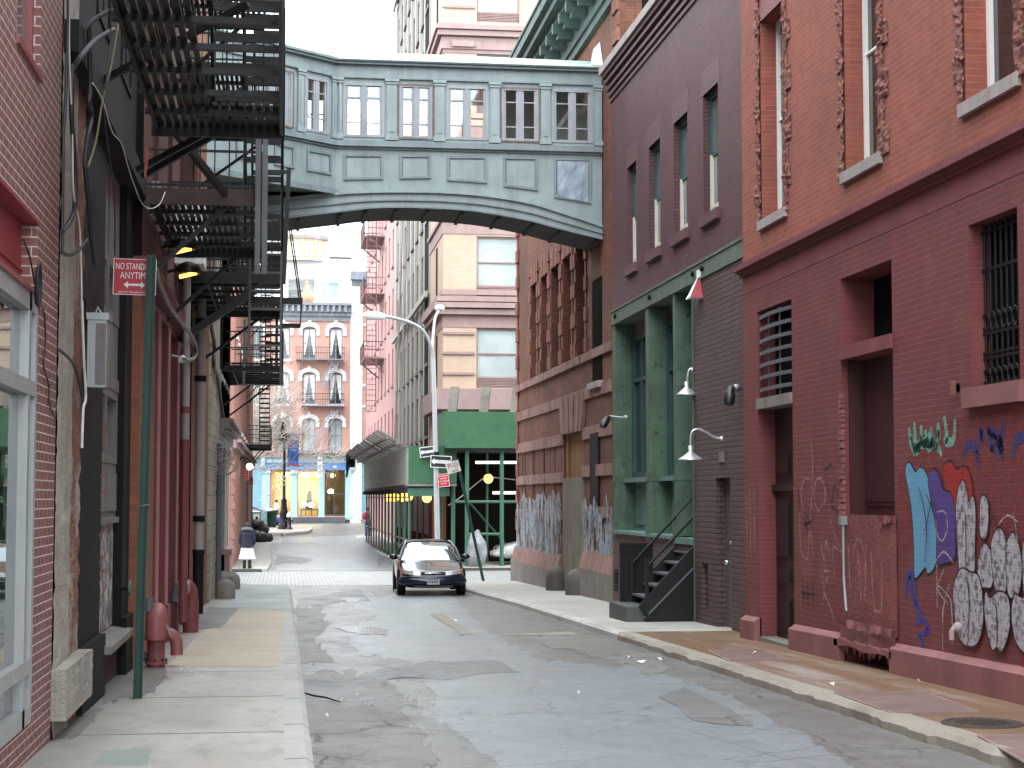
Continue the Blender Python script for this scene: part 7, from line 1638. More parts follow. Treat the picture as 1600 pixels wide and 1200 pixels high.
        k = MB(); k.bar((sx * .30, 4.76, .70), (sx * .74, 4.68, .72), .03, .14); k.build('tail_light', m_signred, t)
    k = MB(); k.box(-.31, .31, -.005, .05, .575, .645); k.build('grille', m_blackp, t)
    k = MB(); k.tube([(-.33, .03, .60), (-.2, .005, .608), (0, -.012, .612), (.2, .005, .608), (.33, .03, .60)], .016, 6); k.lathe([(.0, -.02), (.035, -.015), (.035, .0)], (0, -.012, .612), 12, axis='Y'); k.build('grille_bar', m_chrome, t)
    k = MB(); k.tube([(-.80, .30, .40), (-.74, .08, .40), (-.5, -.02, .40), (0, -.05, .40), (.5, -.02, .40), (.74, .08, .40), (.80, .30, .40)], .10, 8); k.tube([(-.82, .30, .50), (-.76, .08, .50), (-.5, -.03, .50), (0, -.055, .50), (.5, -.03, .50), (.76, .08, .50), (.82, .30, .50)], .035, 8); k.build('bumper', paint, t)
    k = MB(); k.box(-.5, .5, -.10, .1, .245, .30); k.build('air_dam', m_blackp, t)
    k = MB(); k.box(-.155, .155, -.168, -.150, .33, .485, 0); pl_ = k.build('number_plate', plain('plate_cream', (.58, .58, .52), .5), t)
    k = MB(); k.box(-.15, .15, -.171, -.168, .455, .48)
    for i in range(6): k.box(-.125 + .043 * i, -.097 + .043 * i, -.171, -.168, .36, .435)
    k.build('plate_marks', plain('plate_navy', (.05, .06, .14), .5), pl_)
    k = MB()
    for sx in (-.35, .25): k.bar((sx, 1.34, .935), (sx + .42, 1.48, 1.02), .02, .015)
    k.build('wiper', m_blackp, t)
    t.location = loc; t.rotation_euler = (0, 0, rz); t.scale = (sl, sl, sl)
    return t
cp_ = atG(672, 929, RD); CY = 42.6
make_car('midnight blue sedan parked nose-on by the right kerb', m_carblue, (atG(672, 931, RD).x + .06, CY, gz(CY + 1.5) + RD), math.radians(-1.5), .955)
wc = atY(774, 880, 63.0); make_car('white car with only its nose showing beyond the warehouse corner', m_carwhite, (wc.x, 63.2, gz(63)), math.radians(-90), 1.0)
bc = atY(449, 812, 124); make_car('bright blue car half hidden behind the black lamp post far away', m_carbright, (bc.x - .1, 125, gz(125) + RD), math.radians(84), 1.0)
# ---- street lamp with signs
LY = 61.3; lb = atY(684, 868, LY); lpz = gz(LY); lt = atY(677, 560, LY)
lp = thing('street_lamp', 'tall silver lamp post with two curved arms behind the blue sedan', 'street lamp', (lb.x, LY, lpz))
k = MB(); P_ = [Vector((lb.x, LY, lpz)), Vector((lb.x, LY, lpz + .3)), atY(681, 720, LY), lt]; k.tube(P_, [.13, .105, .095, .08], 14); k.build('pole', m_steel, lp)
k = MB(); k.tube([Vector((lb.x, LY, lpz)), Vector((lb.x, LY, lpz + .25)), Vector((lb.x, LY, lpz + .3))], [.2, .19, .12], 12); k.build('base', m_steel, lp)
k = MB(); k.tube(spline([lt - Vector((0, 0, .4)), lt, atY(673, 540, LY - .1), atY(662, 518, LY - .3), atY(643, 505, LY - .6), atY(620, 498, LY - .8), atY(600, 494, LY - 1.0)], 6), .06, 10); k.build('arm', m_steel, lp)
k = MB(); a, b = atY(602, 494.5, LY - 1), atY(567, 492, LY - 1.2); d = b - a; k.tube([a, a + d * .15, a + d * .45, a + d * .8, b], [.07, .12, .15, .13, .04], 12); k.build('lamp_head', m_signwhite, lp)
k = MB(); k.tube(spline([lt - Vector((0, 0, 1.0)), lt + Vector((-.02, .3, .2)), atY(678, 510, LY + 1), atY(681, 494, LY + 1.6), atY(686, 485, LY + 2.2)], 6), .05, 10); k.build('arm', m_steel, lp)
k = MB(); a = atY(687, 482, LY + 2.3); k.ball(a, .19, 14, 10, sc=(1, 1.7, .75)); k.build('lamp_head', m_signwhite, lp)
k = MB(); k.tube([atY(681.5, 706, LY - .0), atY(681.5, 716, LY)], .11, 12); k.build('black_band', m_soot, lp)
FACE = (math.pi / 2, 0, 0)
def plate(o, c, w, h, mat, rz=0, roll=0, border=None, th=.012, name='sign_plate'):
    k = MB(); k.box(-w / 2, w / 2, 0, th, -h / 2, h / 2, 0)
    if border:
        bt_, bm__ = border
        for x0, x1, z0, z1 in ((-w / 2, w / 2, h / 2 - bt_, h / 2), (-w / 2, w / 2, -h / 2, -h / 2 + bt_), (-w / 2, -w / 2 + bt_, -h / 2 + bt_, h / 2 - bt_), (w / 2 - bt_, w / 2, -h / 2 + bt_, h / 2 - bt_)): k.box(x0, x1, -.004, 0, z0, z1, 1)
    M_ = Matrix.Translation(c) @ Matrix.Rotation(rz, 4, 'Z') @ Matrix.Rotation(roll, 4, 'Y')
    k.v = [tuple(M_ @ Vector(p)) for p in k.v]; p = k.build(name, [mat] + ([border[1]] if border else []), o); return p, M_
def lettering(body, size, M_, x, z, mat, parent, sx=1.0):
    o = text(body, size, (0, 0, 0), (0, 0, 0), mat, parent, sx=1)
    o.matrix_basis = M_ @ Matrix.Translation((x, -.006, z)) @ Matrix.Rotation(math.pi / 2, 4, 'X') @ Matrix.Scale(sx, 4, (1, 0, 0)); return o
def arrow(M_, parent, pts, mat):
    k = MB(); k.poly([M_ @ Vector((x, -.005, z)) for x, z in pts]); return k.build('arrow', mat, parent)
def oneway(label, c, w, h, rz, roll):
    o = thing('one_way_sign', label, 'sign', c, 'one way signs on the lamp post'); p, M_ = plate(o, c, w, h, m_signblack, rz, roll, (.022, m_signwhite))
    s = w / .92; A_ = [(-.42, 0), (-.30, .135), (-.27, .07), (.40, .07), (.40, -.07), (-.27, -.07), (-.30, -.135)]; arrow(M_, p, [(x * s, z * s) for x, z in A_], m_signwhite)
    t_ = lettering('ONE WAY', .125 * s, M_ @ Matrix.Translation((0, -.003, 0)), .09 * s, 0, m_signblack, p, .95); return o
oneway('front one way sign, black with a white arrow to the left, on the lamp post', atY(689, 721.5, LY - .14), .74, .43, 0.0, math.radians(3))
oneway('upper one way sign turned away behind the lamp post', atY(667, 706, LY + .08), .56, .36, math.radians(-30), math.radians(-6))
c = atY(693, 750.5, LY - .13); o = thing('parking_sign', 'red parking sign low on the silver lamp post', 'sign', c); p, M_ = plate(o, c, .40, .46, m_signred, 0, math.radians(-6), (.012, m_signwhite))
for i, tx in enumerate(('NO PARKING', '8AM-6PM', 'MON THRU FRI', 'EXCEPT')): lettering(tx, .07, M_, 0, .15 - .09 * i, m_signwhite, p, .85)
# ---- leaning post with white sign
lo = thing('sign_post', 'leaning dark green signpost with a crooked white parking sign', 'signpost', atG(755, 908, 0)); a = atG(755, 907, 0); b = atY(714, 716, a.y)
k = MB(); d = (b - a).normalized(); k.bar(a - d * .2, b, .085, .06, up=(0, 1, 0)); k.bar(a - d * .2 + Vector((0, -.03, 0)), b + Vector((0, -.03, 0)), .035, .02, up=(0, 1, 0)); k.build('post', m_signpost, lo)
c = atY(708, 730, a.y - .05); p, M_ = plate(lo, c, .40, .34, m_signwhite, 0, math.radians(-17)); lettering('P', .2, M_, -.10, .06, m_signred, p)
for i in range(3): lettering(('2 HOUR', 'PARKING', '9-7')[i], .065, M_, .08, .09 - .065 * i, m_signblack if i else m_signred, p)
arrow(M_, p, [(-.06, -.12), (-.02, -.09), (-.02, -.11), (.10, -.11), (.10, -.09), (.14, -.12), (.10, -.15), (.10, -.13), (-.02, -.13), (-.02, -.15)], m_signred)
# ---- near sign: NO STANDING ANYTIME
npb = atG(215, 1089, 0); ny = npb.y; ntop = atY(237, 398, ny - .02)
ns = thing('sign_post', 'dark green signpost with red NO STANDING ANYTIME sign on the left pavement', 'signpost', npb)
k = MB(); a = npb - Vector((0, 0, .1)); k.bar(a, ntop, .072, .012, up=(0, 1, 0))
for s_ in (-1, 1): k.bar(a + Vector((s_ * .036, -.02, 0)), ntop + Vector((s_ * .036, -.02, 0)), .012, .045, up=(0, 1, 0))
k.build('post', m_signpost, ns)
m1, m2 = atY(177, 432, ny + .03), atY(244, 432, ny + .03); w_ = m2.x - m1.x; h_ = (atY(200, 404, ny).z - atY(200, 460.5, ny).z); c = Vector(((m1.x + m2.x) / 2, ny + .03, atY(200, 432, ny).z))
p, M_ = plate(ns, c, w_, h_, m_signred, 0, math.radians(1.2), (.006, m_signwhite))
lettering('NO STANDING', .086, M_, 0, h_ * .28, m_signwhite, p, .60); lettering('ANYTIME', .092, M_, 0, h_ * .03, m_signwhite, p, .70); lettering('DEPT OF TRANSPORTATION', .022, M_, 0, -h_ * .43, m_signwhite, p, 1.05)
arrow(M_, p, [(-.10, -.075), (-.06, -.042), (-.06, -.065), (.06, -.065), (.06, -.042), (.10, -.075), (.06, -.108), (.06, -.085), (-.06, -.085), (-.06, -.108)], m_signwhite)
k = MB(); z = atY(225, 790, ny).z; cx = npb.x + (ntop.x - npb.x) * .43; k.tube([Vector((cx + .05 * math.cos(t), ny - .015 + .045 * math.sin(t), z + .01 * math.cos(t))) for t in [j * math.pi / 8 for j in range(17)]], .005, 5); k.build('wire_tie', m_galv, ns)
# ---- two red signs and a bulb on the far left wall
for i, (u, v, y, vb) in enumerate(((383, 742.5, 76, 842), (391, 752, 90, 838))):
    c = atY(u, v, y); o = thing('sign_post', ('red parking sign on a green post, the nearer of two on the far left', 'red parking sign on a green post, the farther of two on the far left')[i], 'signpost', (c.x, y, gz(y)), 'red parking signs at the far left')
    k = MB(); k.bar((c.x + .10, y + .04, gz(y) - .1), (c.x + .10, y + .04, c.z + .25), .06); k.build('post', m_signpost, o); p, M_ = plate(o, c, .30, .42, m_signred, 0, 0, (.012, m_signwhite))
    for j in range(3): lettering(('NO', 'PARKING', 'ANYTIME')[j], .06, M_, 0, .11 - .11 * j, m_signwhite, p, .8)
c = atY(390, 729, 70); wl = thing('wall_lamp', 'glowing white globe lamp above the red signs on the far left', 'lamp', c); k = MB(); k.ball(c, .13, 12, 8); k.build('globe', m_lit_white, wl); k = MB(); k.tube(spline([c + Vector((0, 0, .1)), c + Vector((-.05, 0, .3)), c + Vector((-.3, 0, .35)), Vector((-1.75, 70, c.z + .25))], 4), .03, 6); k.build('arm', m_soot, wl)
# ---- black lamp post with banner
by = 112.5; bl = atY(447, 824, by); bp = thing('lamp_post', 'old black lamp post carrying a blue banner in front of the lit shop', 'lamp post', (bl.x, by, gz(by) + .1)); g0 = gz(by) + .1
X_ = bl.x - .15; ztop_ = atY(445, 690, by).z
k = MB(); k.lathe([(.38, 0), (.38, .25), (.30, .32), (.26, .9), (.30, 1.0), (.22, 1.2), (.16, 1.7), (.2, 1.8), (.10, 2.0), (.075, ztop_ - g0), (.0, ztop_ - g0)], (X_, by, g0), 12); k.build('pole', m_iron, bp)
k = MB(); k.lathe([(.08, 0), (.30, .1), (.34, .16), (.22, .75), (.25, .8), (.12, 1.0), (.05, 1.25), (0, 1.3)], (X_ - .08, by, atY(445, 690, by).z), 10); k.build('lantern', m_soot, bp)
for z in (atY(445, 679, by).z, atY(445, 728, by).z):
    k = MB(); k.tube([(X_, by, z), (X_ + 1.25, by, z)], .03, 6); k.build('banner_arm', m_iron, bp)
b0, b1 = atY(449, 727, by - .05), atY(467, 678, by - .05); cx, cz = (b0.x + b1.x) / 2, (b0.z + b1.z) / 2; bw, bh = b1.x - b0.x, b1.z - b0.z
p, M_ = plate(bp, Vector((cx, by - .05, cz)), bw, bh, plain('banner_blue', (.04, .16, .50), .6), 0, 0, None, .02, 'banner')
k = MB(); k.poly([M_ @ Vector((x * bw / 2, -.006, bh * z)) for x, z in ((-.9, .30), (-.9, .36), (-.6, .39), (-.45, .36), (-.25, .44), (-.1, .38), (.1, .45), (.25, .38), (.45, .42), (.6, .37), (.9, .40), (.9, .30))]); k.build('white_skyline', m_signwhite, p)
k = MB(); k.poly([M_ @ Vector((x * bw / 2, -.006, bh * z)) for x, z in ((-.9, -.34), (-.9, -.15), (-.6, -.15), (-.55, -.05), (-.45, -.15), (-.2, -.12), (-.1, -.02), (0, -.12), (.3, -.14), (.4, -.04), (.5, -.14), (.9, -.1), (.9, -.34))]); k.build('dark_skyline', plain('banner_navy', (.025, .09, .34), .6), p)
for i, tx in enumerate(('Borough of', 'Manhattan', 'Community', 'College')): lettering(tx, .19, M_, 0, bh * (.25 - .085 * i), m_signwhite, p, .72)
k = MB(); k.poly([M_ @ Vector((x * bw / 2, -.006, bh * z)) for x, z in ((-1, -.5), (1, -.5), (1, -.455), (-1, -.455))]); k.build('red_hem', m_signred, p)
c = atY(438, 745, by - .1); o = thing('street_name_sign', 'small white street name plate on the black lamp post', 'sign', c); p, M_ = plate(o, c, .62, .17, m_signwhite, 0, 0, (.015, m_signblack))
for t_ in (.0, .1): k = MB(); k.box(X_ - .12, X_ + .12, by - .12, by + .12, atY(446, 746 + 60 * t_, by).z, atY(446, 744 + 60 * t_, by).z); k.build('clamp', m_galv, o)
c = atY(500, 729, 133); o = thing('hanging_sign', 'narrow white sign hanging before the shop pilaster', 'sign', c); k = MB(); k.box(c.x - .18, c.x + .18, 132.9, 133.05, c.z - .75, c.z + .75); p = k.build('board', m_signwhite, o); k = MB(); k.tube([(c.x, 133, c.z + .8), (c.x, 135, c.z + .8)], .03, 6); k.build('bracket', m_iron, o)
k = MB()
for i in range(3): k.box(c.x - .12, c.x + .12, 132.88, 132.9, c.z + .35 - .45 * i, c.z + .6 - .45 * i)
k.build('marks', plain('sign_grey_blue', (.3, .36, .45), .5), p)
# ---- island furniture
for i, (u, w_, h_, mt, lab) in enumerate(((401, .55, 1.05, m_green, 'green newspaper box at the far left corner'), (411, .5, 1.0, plain('pale_teal_box', (.18, .42, .42), .5), 'pale teal newspaper box left of the dark litter bin'))):
    y = 114 + i; c = atY(u, 812, y); z = gz(y) + .1; o = thing('newspaper_box', lab, 'newspaper box', (c.x, y, z), 'newspaper boxes by the litter bin')
    k = MB(); k.box(c.x - w_ / 2, c.x + w_ / 2, y - .25, y + .25, z + .15, z + h_); k.box(c.x - w_ / 2 - .03, c.x + w_ / 2 + .03, y - .28, y + .28, z, z + .15); k.build('cabinet', mt, o); k = MB(); k.box(c.x - w_ * .36, c.x + w_ * .36, y - .265, y - .25, z + .5, z + h_ - .12); k.build('window', m_glasspale, o)
y = 115.5; c = atY(424, 812, y); z = gz(y) + .1; o = thing('litter_bin', 'dark round litter bin left of the bright blue car', 'litter bin', (c.x, y, z)); k = MB(); k.lathe([(.32, 0), (.36, .95), (.42, .97), (.42, 1.08), (.34, 1.08), (.33, .9)], (c.x, y, z), 16); k.build('bin', m_signpost, o); k = MB(); k.ball((c.x - .05, y, z + 1.08), .3, 10, 8, sc=(1, 1, .5), jit=.3, seed=3); k.build('bag_of_rubbish', m_signwhite, o)
y = 112; c = atY(452, 822, y); z = gz(y) + .1; o = thing('fire_hydrant', 'small dark hydrant with a white cap beside the black lamp post', 'hydrant', (c.x, y, z)); k = MB(); k.lathe([(.2, 0), (.2, .1), (.13, .14), (.13, .75), (.17, .78)], (c.x, y, z), 12); k.tube([(c.x - .24, y, z + .55), (c.x + .24, y, z + .55)], .07, 8); k.build('body', m_signblack, o); k = MB(); k.lathe([(.17, .78), (.18, .9), (.12, 1.05), (.05, 1.12), (0, 1.13)], (c.x, y, z), 12); k.build('cap', m_signwhite, o)
m_bag = surf('black_bin_bag', (.010, .010, .013), .2, .22, streak=0, bump=.9, sc=9, spec=.6, dist=.03)
def crease(mb, c, sc, seed, n=22, k_=16, amp=.14, fr=5):
    vs = []
    for i in range(k_ + 1):
        t = math.pi * i / k_
        for j in range(n):
            a = 2 * math.pi * j / n; d = Vector((math.sin(t) * math.cos(a), math.sin(t) * math.sin(a), math.cos(t)))
            r = 1 + amp * noise.noise(d * 2 + Vector((seed, 0, 0))) - amp * .7 * abs(noise.noise(d * fr + Vector((0, seed, 0))))
            z = d.z * r; z = max(z, -.72); vs.append(Vector(c) + Vector((d.x * r * sc[0], d.y * r * sc[1], (z + .72) * sc[2])))
    mb.add(vs, [(i * n + j, i * n + (j + 1) % n, (i + 1) * n + (j + 1) % n, (i + 1) * n + j) for i in range(k_) for j in range(n)], 0, True)
for i, (u, v, s_, zz, lab) in enumerate(((406, 843, .46, 0, 'black rubbish bag at the front of the heap by the left kerb'), (416, 839, .40, 0, 'black rubbish bag at the right end of the heap by the left kerb'), (398, 838, .52, 0, 'black rubbish bag at the back left of the heap'), (400, 828, .50, .62, 'black rubbish bag topmost in the heap beside the woman'), (409, 835, .42, .42, 'black rubbish bag leaning in the middle of the heap'))):
    p = atY(u, v, 96.5 + i * .5); z = gz(96) + zz; k = MB(); crease(k, (p.x, p.y, z), (s_, s_ * .9, s_ * .78), i * 3.3 + 1); k.tube([(p.x, p.y, z + s_ * 1.25), (p.x + .05, p.y, z + s_ * 1.5)], [.05, .09], 6)
    tag(k.build('rubbish_bag', m_bag), lab, 'rubbish bag', 'black rubbish bags heaped by the left kerb')
sp = atY(745, 881, 60.9); k = MB(); crease(k, (sp.x, 61.0, gz(61)), (.36, .32, .74), 8.2, 30, 24, .2, 7); m_silver = surf('silver_plastic', (.27, .28, .29), .2, .3, .4, streak=0, bump=.9, sc=8, dist=.03); tag(k.build('rubbish_bag', m_silver), 'silver-grey plastic rubbish bag standing behind the leaning signpost', 'rubbish bag')
# ---- bare tree
tr = thing('bare_tree', 'bare winter tree with pale twigs in front of the red house', 'tree', (-4.2, 113, gz(113))); rr = random.Random(11)
trunk = MB(); base = Vector((-4.2, 113, gz(113))); top = Vector((-3.9, 113, 3.6)); trunk.tube([base, base.lerp(top, .5) + Vector((.05, 0, 0)), top], [.24, .19, .16], 10); trunk.build('trunk', m_bark, tr)
crown = MB()
def grow(p, d, ln, r, dep):
    pts = [p]; rad = [r]; n = 4
    for i in range(n):
        d = (d + Vector((rr.uniform(-.22, .22), rr.uniform(-.2, .2), rr.uniform(-.12, .2)))).normalized(); p = p + d * ln / n; pts.append(p); rad.append(max(.016, r * (1 - .16 * (i + 1))))
    crown.tube(pts, rad, 5 if dep < 3 else 3, cap=False)
    if dep >= 4: return
    for i in range(1, n + 1):
        for q in range(2 if dep < 2 or rr.random() < .45 else 1):
            nd = (d * .75 + Vector((rr.uniform(-.6, .75), rr.uniform(-.6, .6), rr.uniform(-.35, .6)))).normalized(); grow(pts[i], nd, ln * rr.uniform(.5, .72), rad[i] * .62, dep + 1)
            if len(crown.v) > 90000: return
for d in ((.9, -.1, .35), (.7, .1, .6), (.4, 0, .9), (-.3, .1, .9), (.95, .1, .15), (.1, -.3, .9), (.95, -.2, .5)): grow(top - Vector((0, 0, rr.uniform(0, .5))), Vector(d).normalized(), rr.uniform(3.2, 4.4), .075, 1)
crown.build('crown', m_bark, tr)
# ---- litter
m_paper = plain('paper_scrap', (.62, .62, .6), .8)
for i, (u, v, s_) in enumerate(((710, 971, .06), (722, 936, .05), (985, 1028, .04), (1001, 1036, .06), (1030, 1032, .04), (535, 1096, .025), (560, 1088, .025), (575, 1102, .04), (510, 1120, .02), (642, 1140, .02), (905, 1085, .02), (1300, 1072, .03), (1434, 1066, .03), (1180, 1022, .03), (285, 1048, .025), (300, 1052, .03))):
    p = atG(u, v, RD + .012 if i not in (11, 12, 13, 14, 15) else .012); k = MB(); a = i * 1.3
    k.poly([p + Vector((s_ * math.cos(a + t) * (1 + .3 * math.sin(3 * t)), s_ * .7 * math.sin(a + t), .02 * (1 + math.sin(2 * t + i)))) for t in (0, 1.1, 2.2, 3.5, 4.9)])
    tag(k.build('litter', m_paper), 'small pale scrap of paper lying on the street', 'litter', 'paper scraps on the ground', 'thing')
k = MB(); P_ = [atG(u, v, RD + .03) for u, v in ((473, 1082), (490, 1087), (510, 1090), (531, 1097))]; k.tube(P_, [.008, .010, .009, .006], 7); tag(k.build('stick', m_soot), 'dark broken stick lying in the gutter by the left kerb', 'stick')
# ================================================================== PEOPLE
m_skin = plain('skin', (.45, .25, .18), .6); m_hair = plain('dark_hair', (.015, .012, .010), .5)
def person(label, loc, rz, h, J=None, skin=None):
    o = thing('person', label, 'person'); s = h / 1.72
    P_ = {'pel': (0, 0, .92), 'sp': (0, .01, 1.12), 'ch': (0, .01, 1.32), 'nk': (0, .015, 1.47), 'hd': (0, -.005, 1.58), 'tp': (0, 0, 1.655)}
    for n_, sx in (('r', -1), ('l', 1)):
        P_.update({n_ + 'sh': (sx * .175, .02, 1.40), n_ + 'el': (sx * .235, .05, 1.13), n_ + 'wr': (sx * .235, -.03, .90), n_ + 'pm': (sx * .235, -.05, .83), n_ + 'hp': (sx * .09, 0, .88), n_ + 'kn': (sx * .10, -.02, .48), n_ + 'an': (sx * .10, .02, .085), n_ + 'to': (sx * .115, -.13, .035)})
    P_.update(J or {})
    Rd = {'pel': .14, 'sp': .125, 'ch': .14, 'nk': .055, 'hd': .088, 'tp': .07, 'sh': .062, 'el': .042, 'wr': .028, 'pm': .03, 'hp': .085, 'kn': .055, 'an': .038, 'to': .035}
    E = [('pel', 'sp'), ('sp', 'ch'), ('ch', 'nk'), ('nk', 'hd'), ('hd', 'tp')]
    for n_ in 'rl':
        E += [('ch', n_ + 'sh'), (n_ + 'sh', n_ + 'el'), (n_ + 'el', n_ + 'wr'), (n_ + 'wr', n_ + 'pm'), ('pel', n_ + 'hp'), (n_ + 'hp', n_ + 'kn'), (n_ + 'kn', n_ + 'an'), (n_ + 'an', n_ + 'to')]
        pm = Vector(P_[n_ + 'pm']); wr = Vector(P_[n_ + 'wr']); d = (pm - wr).normalized(); sd = d.cross(Vector((1, 0, 0))).normalized()
        for f in range(5):
            q = pm + sd * (.030 - .015 * f) + d * (.03 if f else -.01); P_[f'{n_}f{f}'] = tuple(q); P_[f'{n_}g{f}'] = tuple(q + d * (.05 + .01 * (2 - abs(f - 2))) + (sd * .03 if f == 0 else Vector((0, 0, 0)))); E += [(n_ + 'pm', f'{n_}f{f}'), (f'{n_}f{f}', f'{n_}g{f}')]
    K = list(P_); me = bpy.data.meshes.new('body'); me.from_pydata([tuple(Vector(P_[k_]) * s) for k_ in K], [(K.index(a), K.index(b)) for a, b in E], []); me.materials.append(skin or m_skin)
    b = bpy.data.objects.new('body', me); COL.objects.link(b); attach(b, o); b.modifiers.new('skin', 'SKIN'); b.modifiers.new('sub', 'SUBSURF').render_levels = 2
    for i, k_ in enumerate(K):
        r = Rd.get(k_) or Rd.get(k_[1:]) or .009; v = me.skin_vertices[0].data[i]; v.radius = (r * s, r * s * (.8 if k_ in ('ch', 'sp', 'pel') else 1)); v.use_root = (k_ == 'pel')
    # face and ears
    hd = Vector(P_['hd']) * s; k = MB(); k.ball(hd + Vector((0, -.092 * s, .0)), .016 * s, 8, 6, sc=(.8, 1.2, 1.3)); k.ball(hd + Vector((.085 * s, .01, 0)), .022 * s, 8, 6, sc=(.4, .8, 1.3)); k.ball(hd + Vector((-.085 * s, .01, 0)), .022 * s, 8, 6, sc=(.4, .8, 1.3)); k.build('face', skin or m_skin, o)
    k = MB()
    for sx in (-1, 1): k.ball(hd + Vector((sx * .032 * s, -.080 * s, .025 * s)), .011 * s, 6, 5)
    k.box(hd.x - .022 * s, hd.x + .022 * s, hd.y - .088 * s, hd.y - .07 * s, hd.z - .052 * s, hd.z - .045 * s); k.build('eyes_and_mouth', m_hair, o)
    return o, {k_: Vector(v) * s for k_, v in P_.items()}, s
def cloth_tube(o, name, pts, rs, mat, n=14): k = MB(); k.tube(spline([Vector(p) for p in pts], 4) if len(pts) > 2 else pts, rs if len(pts) == 2 else [rs[min(int(i / 4), len(rs) - 1)] * (1 - (i % 4) / 4) + rs[min(int(i / 4) + 1, len(rs) - 1)] * ((i % 4) / 4) for i in range((len(pts) - 1) * 4 + 1)], n, 0, True); return k.build(name, mat, o)
def place(o, x, y, z, rz): o.location = (x, y, z); o.rotation_euler = (0, 0, rz)
m_jacket = surf('dark_navy_jacket', (.016, .018, .038), .3, .7, streak=0, bump=.5, sc=8); m_skirt = surf('white_skirt', (.72, .72, .70), .06, .8, streak=0, bump=.4, sc=8)
o, J, s = person('woman seen from behind in a navy hooded jacket and white skirt', None, 0, 1.58)
cloth_tube(o, 'jacket', [J['pel'] - Vector((0, 0, .12)), J['sp'], J['ch'], J['ch'] + Vector((0, 0, .11))], [.235, .20, .215, .11], m_jacket, 18)
for n_ in 'rl': cloth_tube(o, 'sleeve', [J[n_ + 'sh'] + Vector((0, 0, .01)), J[n_ + 'el'], J[n_ + 'wr']], [.095, .075, .062], m_jacket)
k = MB(); k.tube([J['nk'] + Vector((.15 * math.cos(t), .03 + .14 * math.sin(t), -.02 + .03 * math.sin(t))) for t in [j * math.pi / 8 for j in range(17)]], .06, 10); k.build('hood', surf('grey_fur_trim', (.14, .145, .17), .3, .9, streak=0, bump=.8, sc=14), o)
k = MB(); nS = 40; prof = [(.20, .84), (.23, .65), (.27, .42), (.29, .36)]
vs = [Vector((r * (1 + .07 * math.cos(9 * 2 * math.pi * j / nS) * (i / 3)) * math.cos(2 * math.pi * j / nS), r * (1 + .07 * math.cos(9 * 2 * math.pi * j / nS) * (i / 3)) * math.sin(2 * math.pi * j / nS), z * s)) for i, (r, z) in enumerate(prof) for j in range(nS)]
k.add(vs, [(i * nS + j, i * nS + (j + 1) % nS, (i + 1) * nS + (j + 1) % nS, (i + 1) * nS + j) for i in range(3) for j in range(nS)], 0, True); k.build('skirt', m_skirt, o)
k = MB(); hc = J['hd'] + Vector((0, .012, .03)); k.ball(hc, .112 * s, 14, 10, sc=(1, 1.02, 1.08)); k.ball(hc + Vector((0, .06, -.08)), .075 * s, 10, 8); k.build('hair', m_hair, o)
for n_ in 'rl': k = MB(); a = J[n_ + 'an']; k.tube([a + Vector((0, 0, .20)), a + Vector((0, 0, .0)), a - Vector((0, 0, .08 * s))], [.065, .058, .06], 10); k.tube([a + Vector((0, .05, -.04)), J[n_ + 'to'] + Vector((0, -.02, .01))], [.058, .045], 8); k.build('boot', m_blackp, o)
wp = atY(386, 888, 60.5); place(o, wp.x, 60.5, gz(60.5), math.radians(170))
m_jeans = surf('blue_jeans', (.10, .16, .27), .2, .8, streak=0, bump=.2); m_shirtw = plain('pale_shirt', (.55, .53, .50), .8); m_dark = plain('dark_trousers', (.03, .028, .03), .8)
o, J, s = person('man in blue jeans with a red shoulder bag beside the far end of the shed', None, 0, 1.74, {'rel': (-.24, .0, 1.15), 'rwr': (-.10, -.16, 1.2), 'rpm': (-.05, -.2, 1.22)})
cloth_tube(o, 'shirt', [J['pel'] - Vector((0, 0, .04)), J['sp'], J['ch'], J['ch'] + Vector((0, 0, .12))], [.18, .17, .20, .10], m_shirtw, 16)
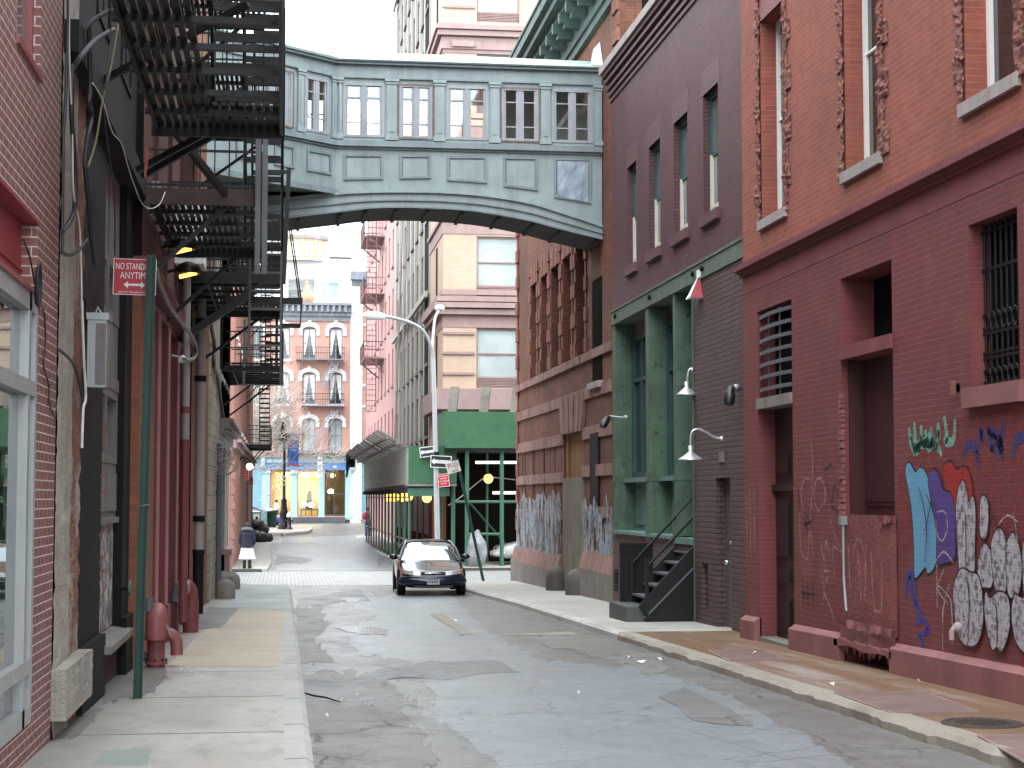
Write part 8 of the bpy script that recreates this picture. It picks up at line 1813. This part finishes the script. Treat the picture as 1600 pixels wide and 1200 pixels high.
for n_ in 'rl':
    cloth_tube(o, 'sleeve', [J[n_ + 'sh'], J[n_ + 'el'], J[n_ + 'wr']], [.085, .065, .05], m_shirtw); cloth_tube(o, 'trouser_leg', [J[n_ + 'hp'] + Vector((0, 0, .05)), J[n_ + 'kn'], J[n_ + 'an']], [.12, .09, .075], m_jeans)
    k = MB(); k.tube([J[n_ + 'an'] + Vector((0, .05, -.04)), J[n_ + 'to'] + Vector((0, -.02, .01))], [.055, .045], 8); k.build('shoe', m_blackp, o)
k = MB(); k.ball(J['hd'] + Vector((0, .02, .035)), .108 * s, 14, 10); k.build('hair', plain('brown_hair', (.06, .035, .02), .6), o)
mp = atY(574, 838, 104.5); place(o, mp.x, 104.5, gz(104.5), math.radians(150))
bg_ = thing('shoulder_bag', 'red shoulder bag on the back of the man in jeans', 'bag', (mp.x - .12, 104.2, gz(104.5) + 1.15)); k = MB(); k.ball((mp.x - .14, 104.22, gz(104.5) + 1.2), .22, 12, 8, sc=(.9, .6, 1.15)); k.build('pouch', plain('red_bag', (.35, .03, .04), .7), bg_); k = MB(); k.tube([(mp.x - .16, 104.25, gz(104.5) + 1.3), (mp.x, 104.45, gz(104.5) + 1.55), (mp.x + .1, 104.6, gz(104.5) + 1.35)], .025, 6); k.build('strap', m_signred, bg_)
o, J, s = person('man in a white shirt and dark trousers before the lit shop window', None, 0, 1.72, {'rel': (-.24, -.05, 1.13), 'rwr': (-.16, -.26, 1.12), 'rpm': (-.12, -.32, 1.12), 'lel': (.24, -.05, 1.13), 'lwr': (.16, -.26, 1.12), 'lpm': (.12, -.32, 1.12)})
cloth_tube(o, 'shirt', [J['pel'], J['sp'], J['ch'], J['ch'] + Vector((0, 0, .12))], [.17, .165, .19, .10], m_signwhite, 16)
for n_ in 'rl':
    cloth_tube(o, 'sleeve', [J[n_ + 'sh'], J[n_ + 'el'], J[n_ + 'wr']], [.08, .06, .045], m_signwhite); cloth_tube(o, 'trouser_leg', [J[n_ + 'hp'] + Vector((0, 0, .05)), J[n_ + 'kn'], J[n_ + 'an']], [.115, .085, .075], m_dark)
    k = MB(); k.tube([J[n_ + 'an'] + Vector((0, .05, -.04)), J[n_ + 'to'] + Vector((0, -.02, .01))], [.055, .045], 8); k.build('shoe', m_blackp, o)
k = MB(); k.ball(J['hd'] + Vector((0, .02, .035)), .108 * s, 14, 10); k.build('hair', m_hair, o)
qp = atY(432, 800, 132); place(o, qp.x, 132, gz(132) + .02, math.radians(75))
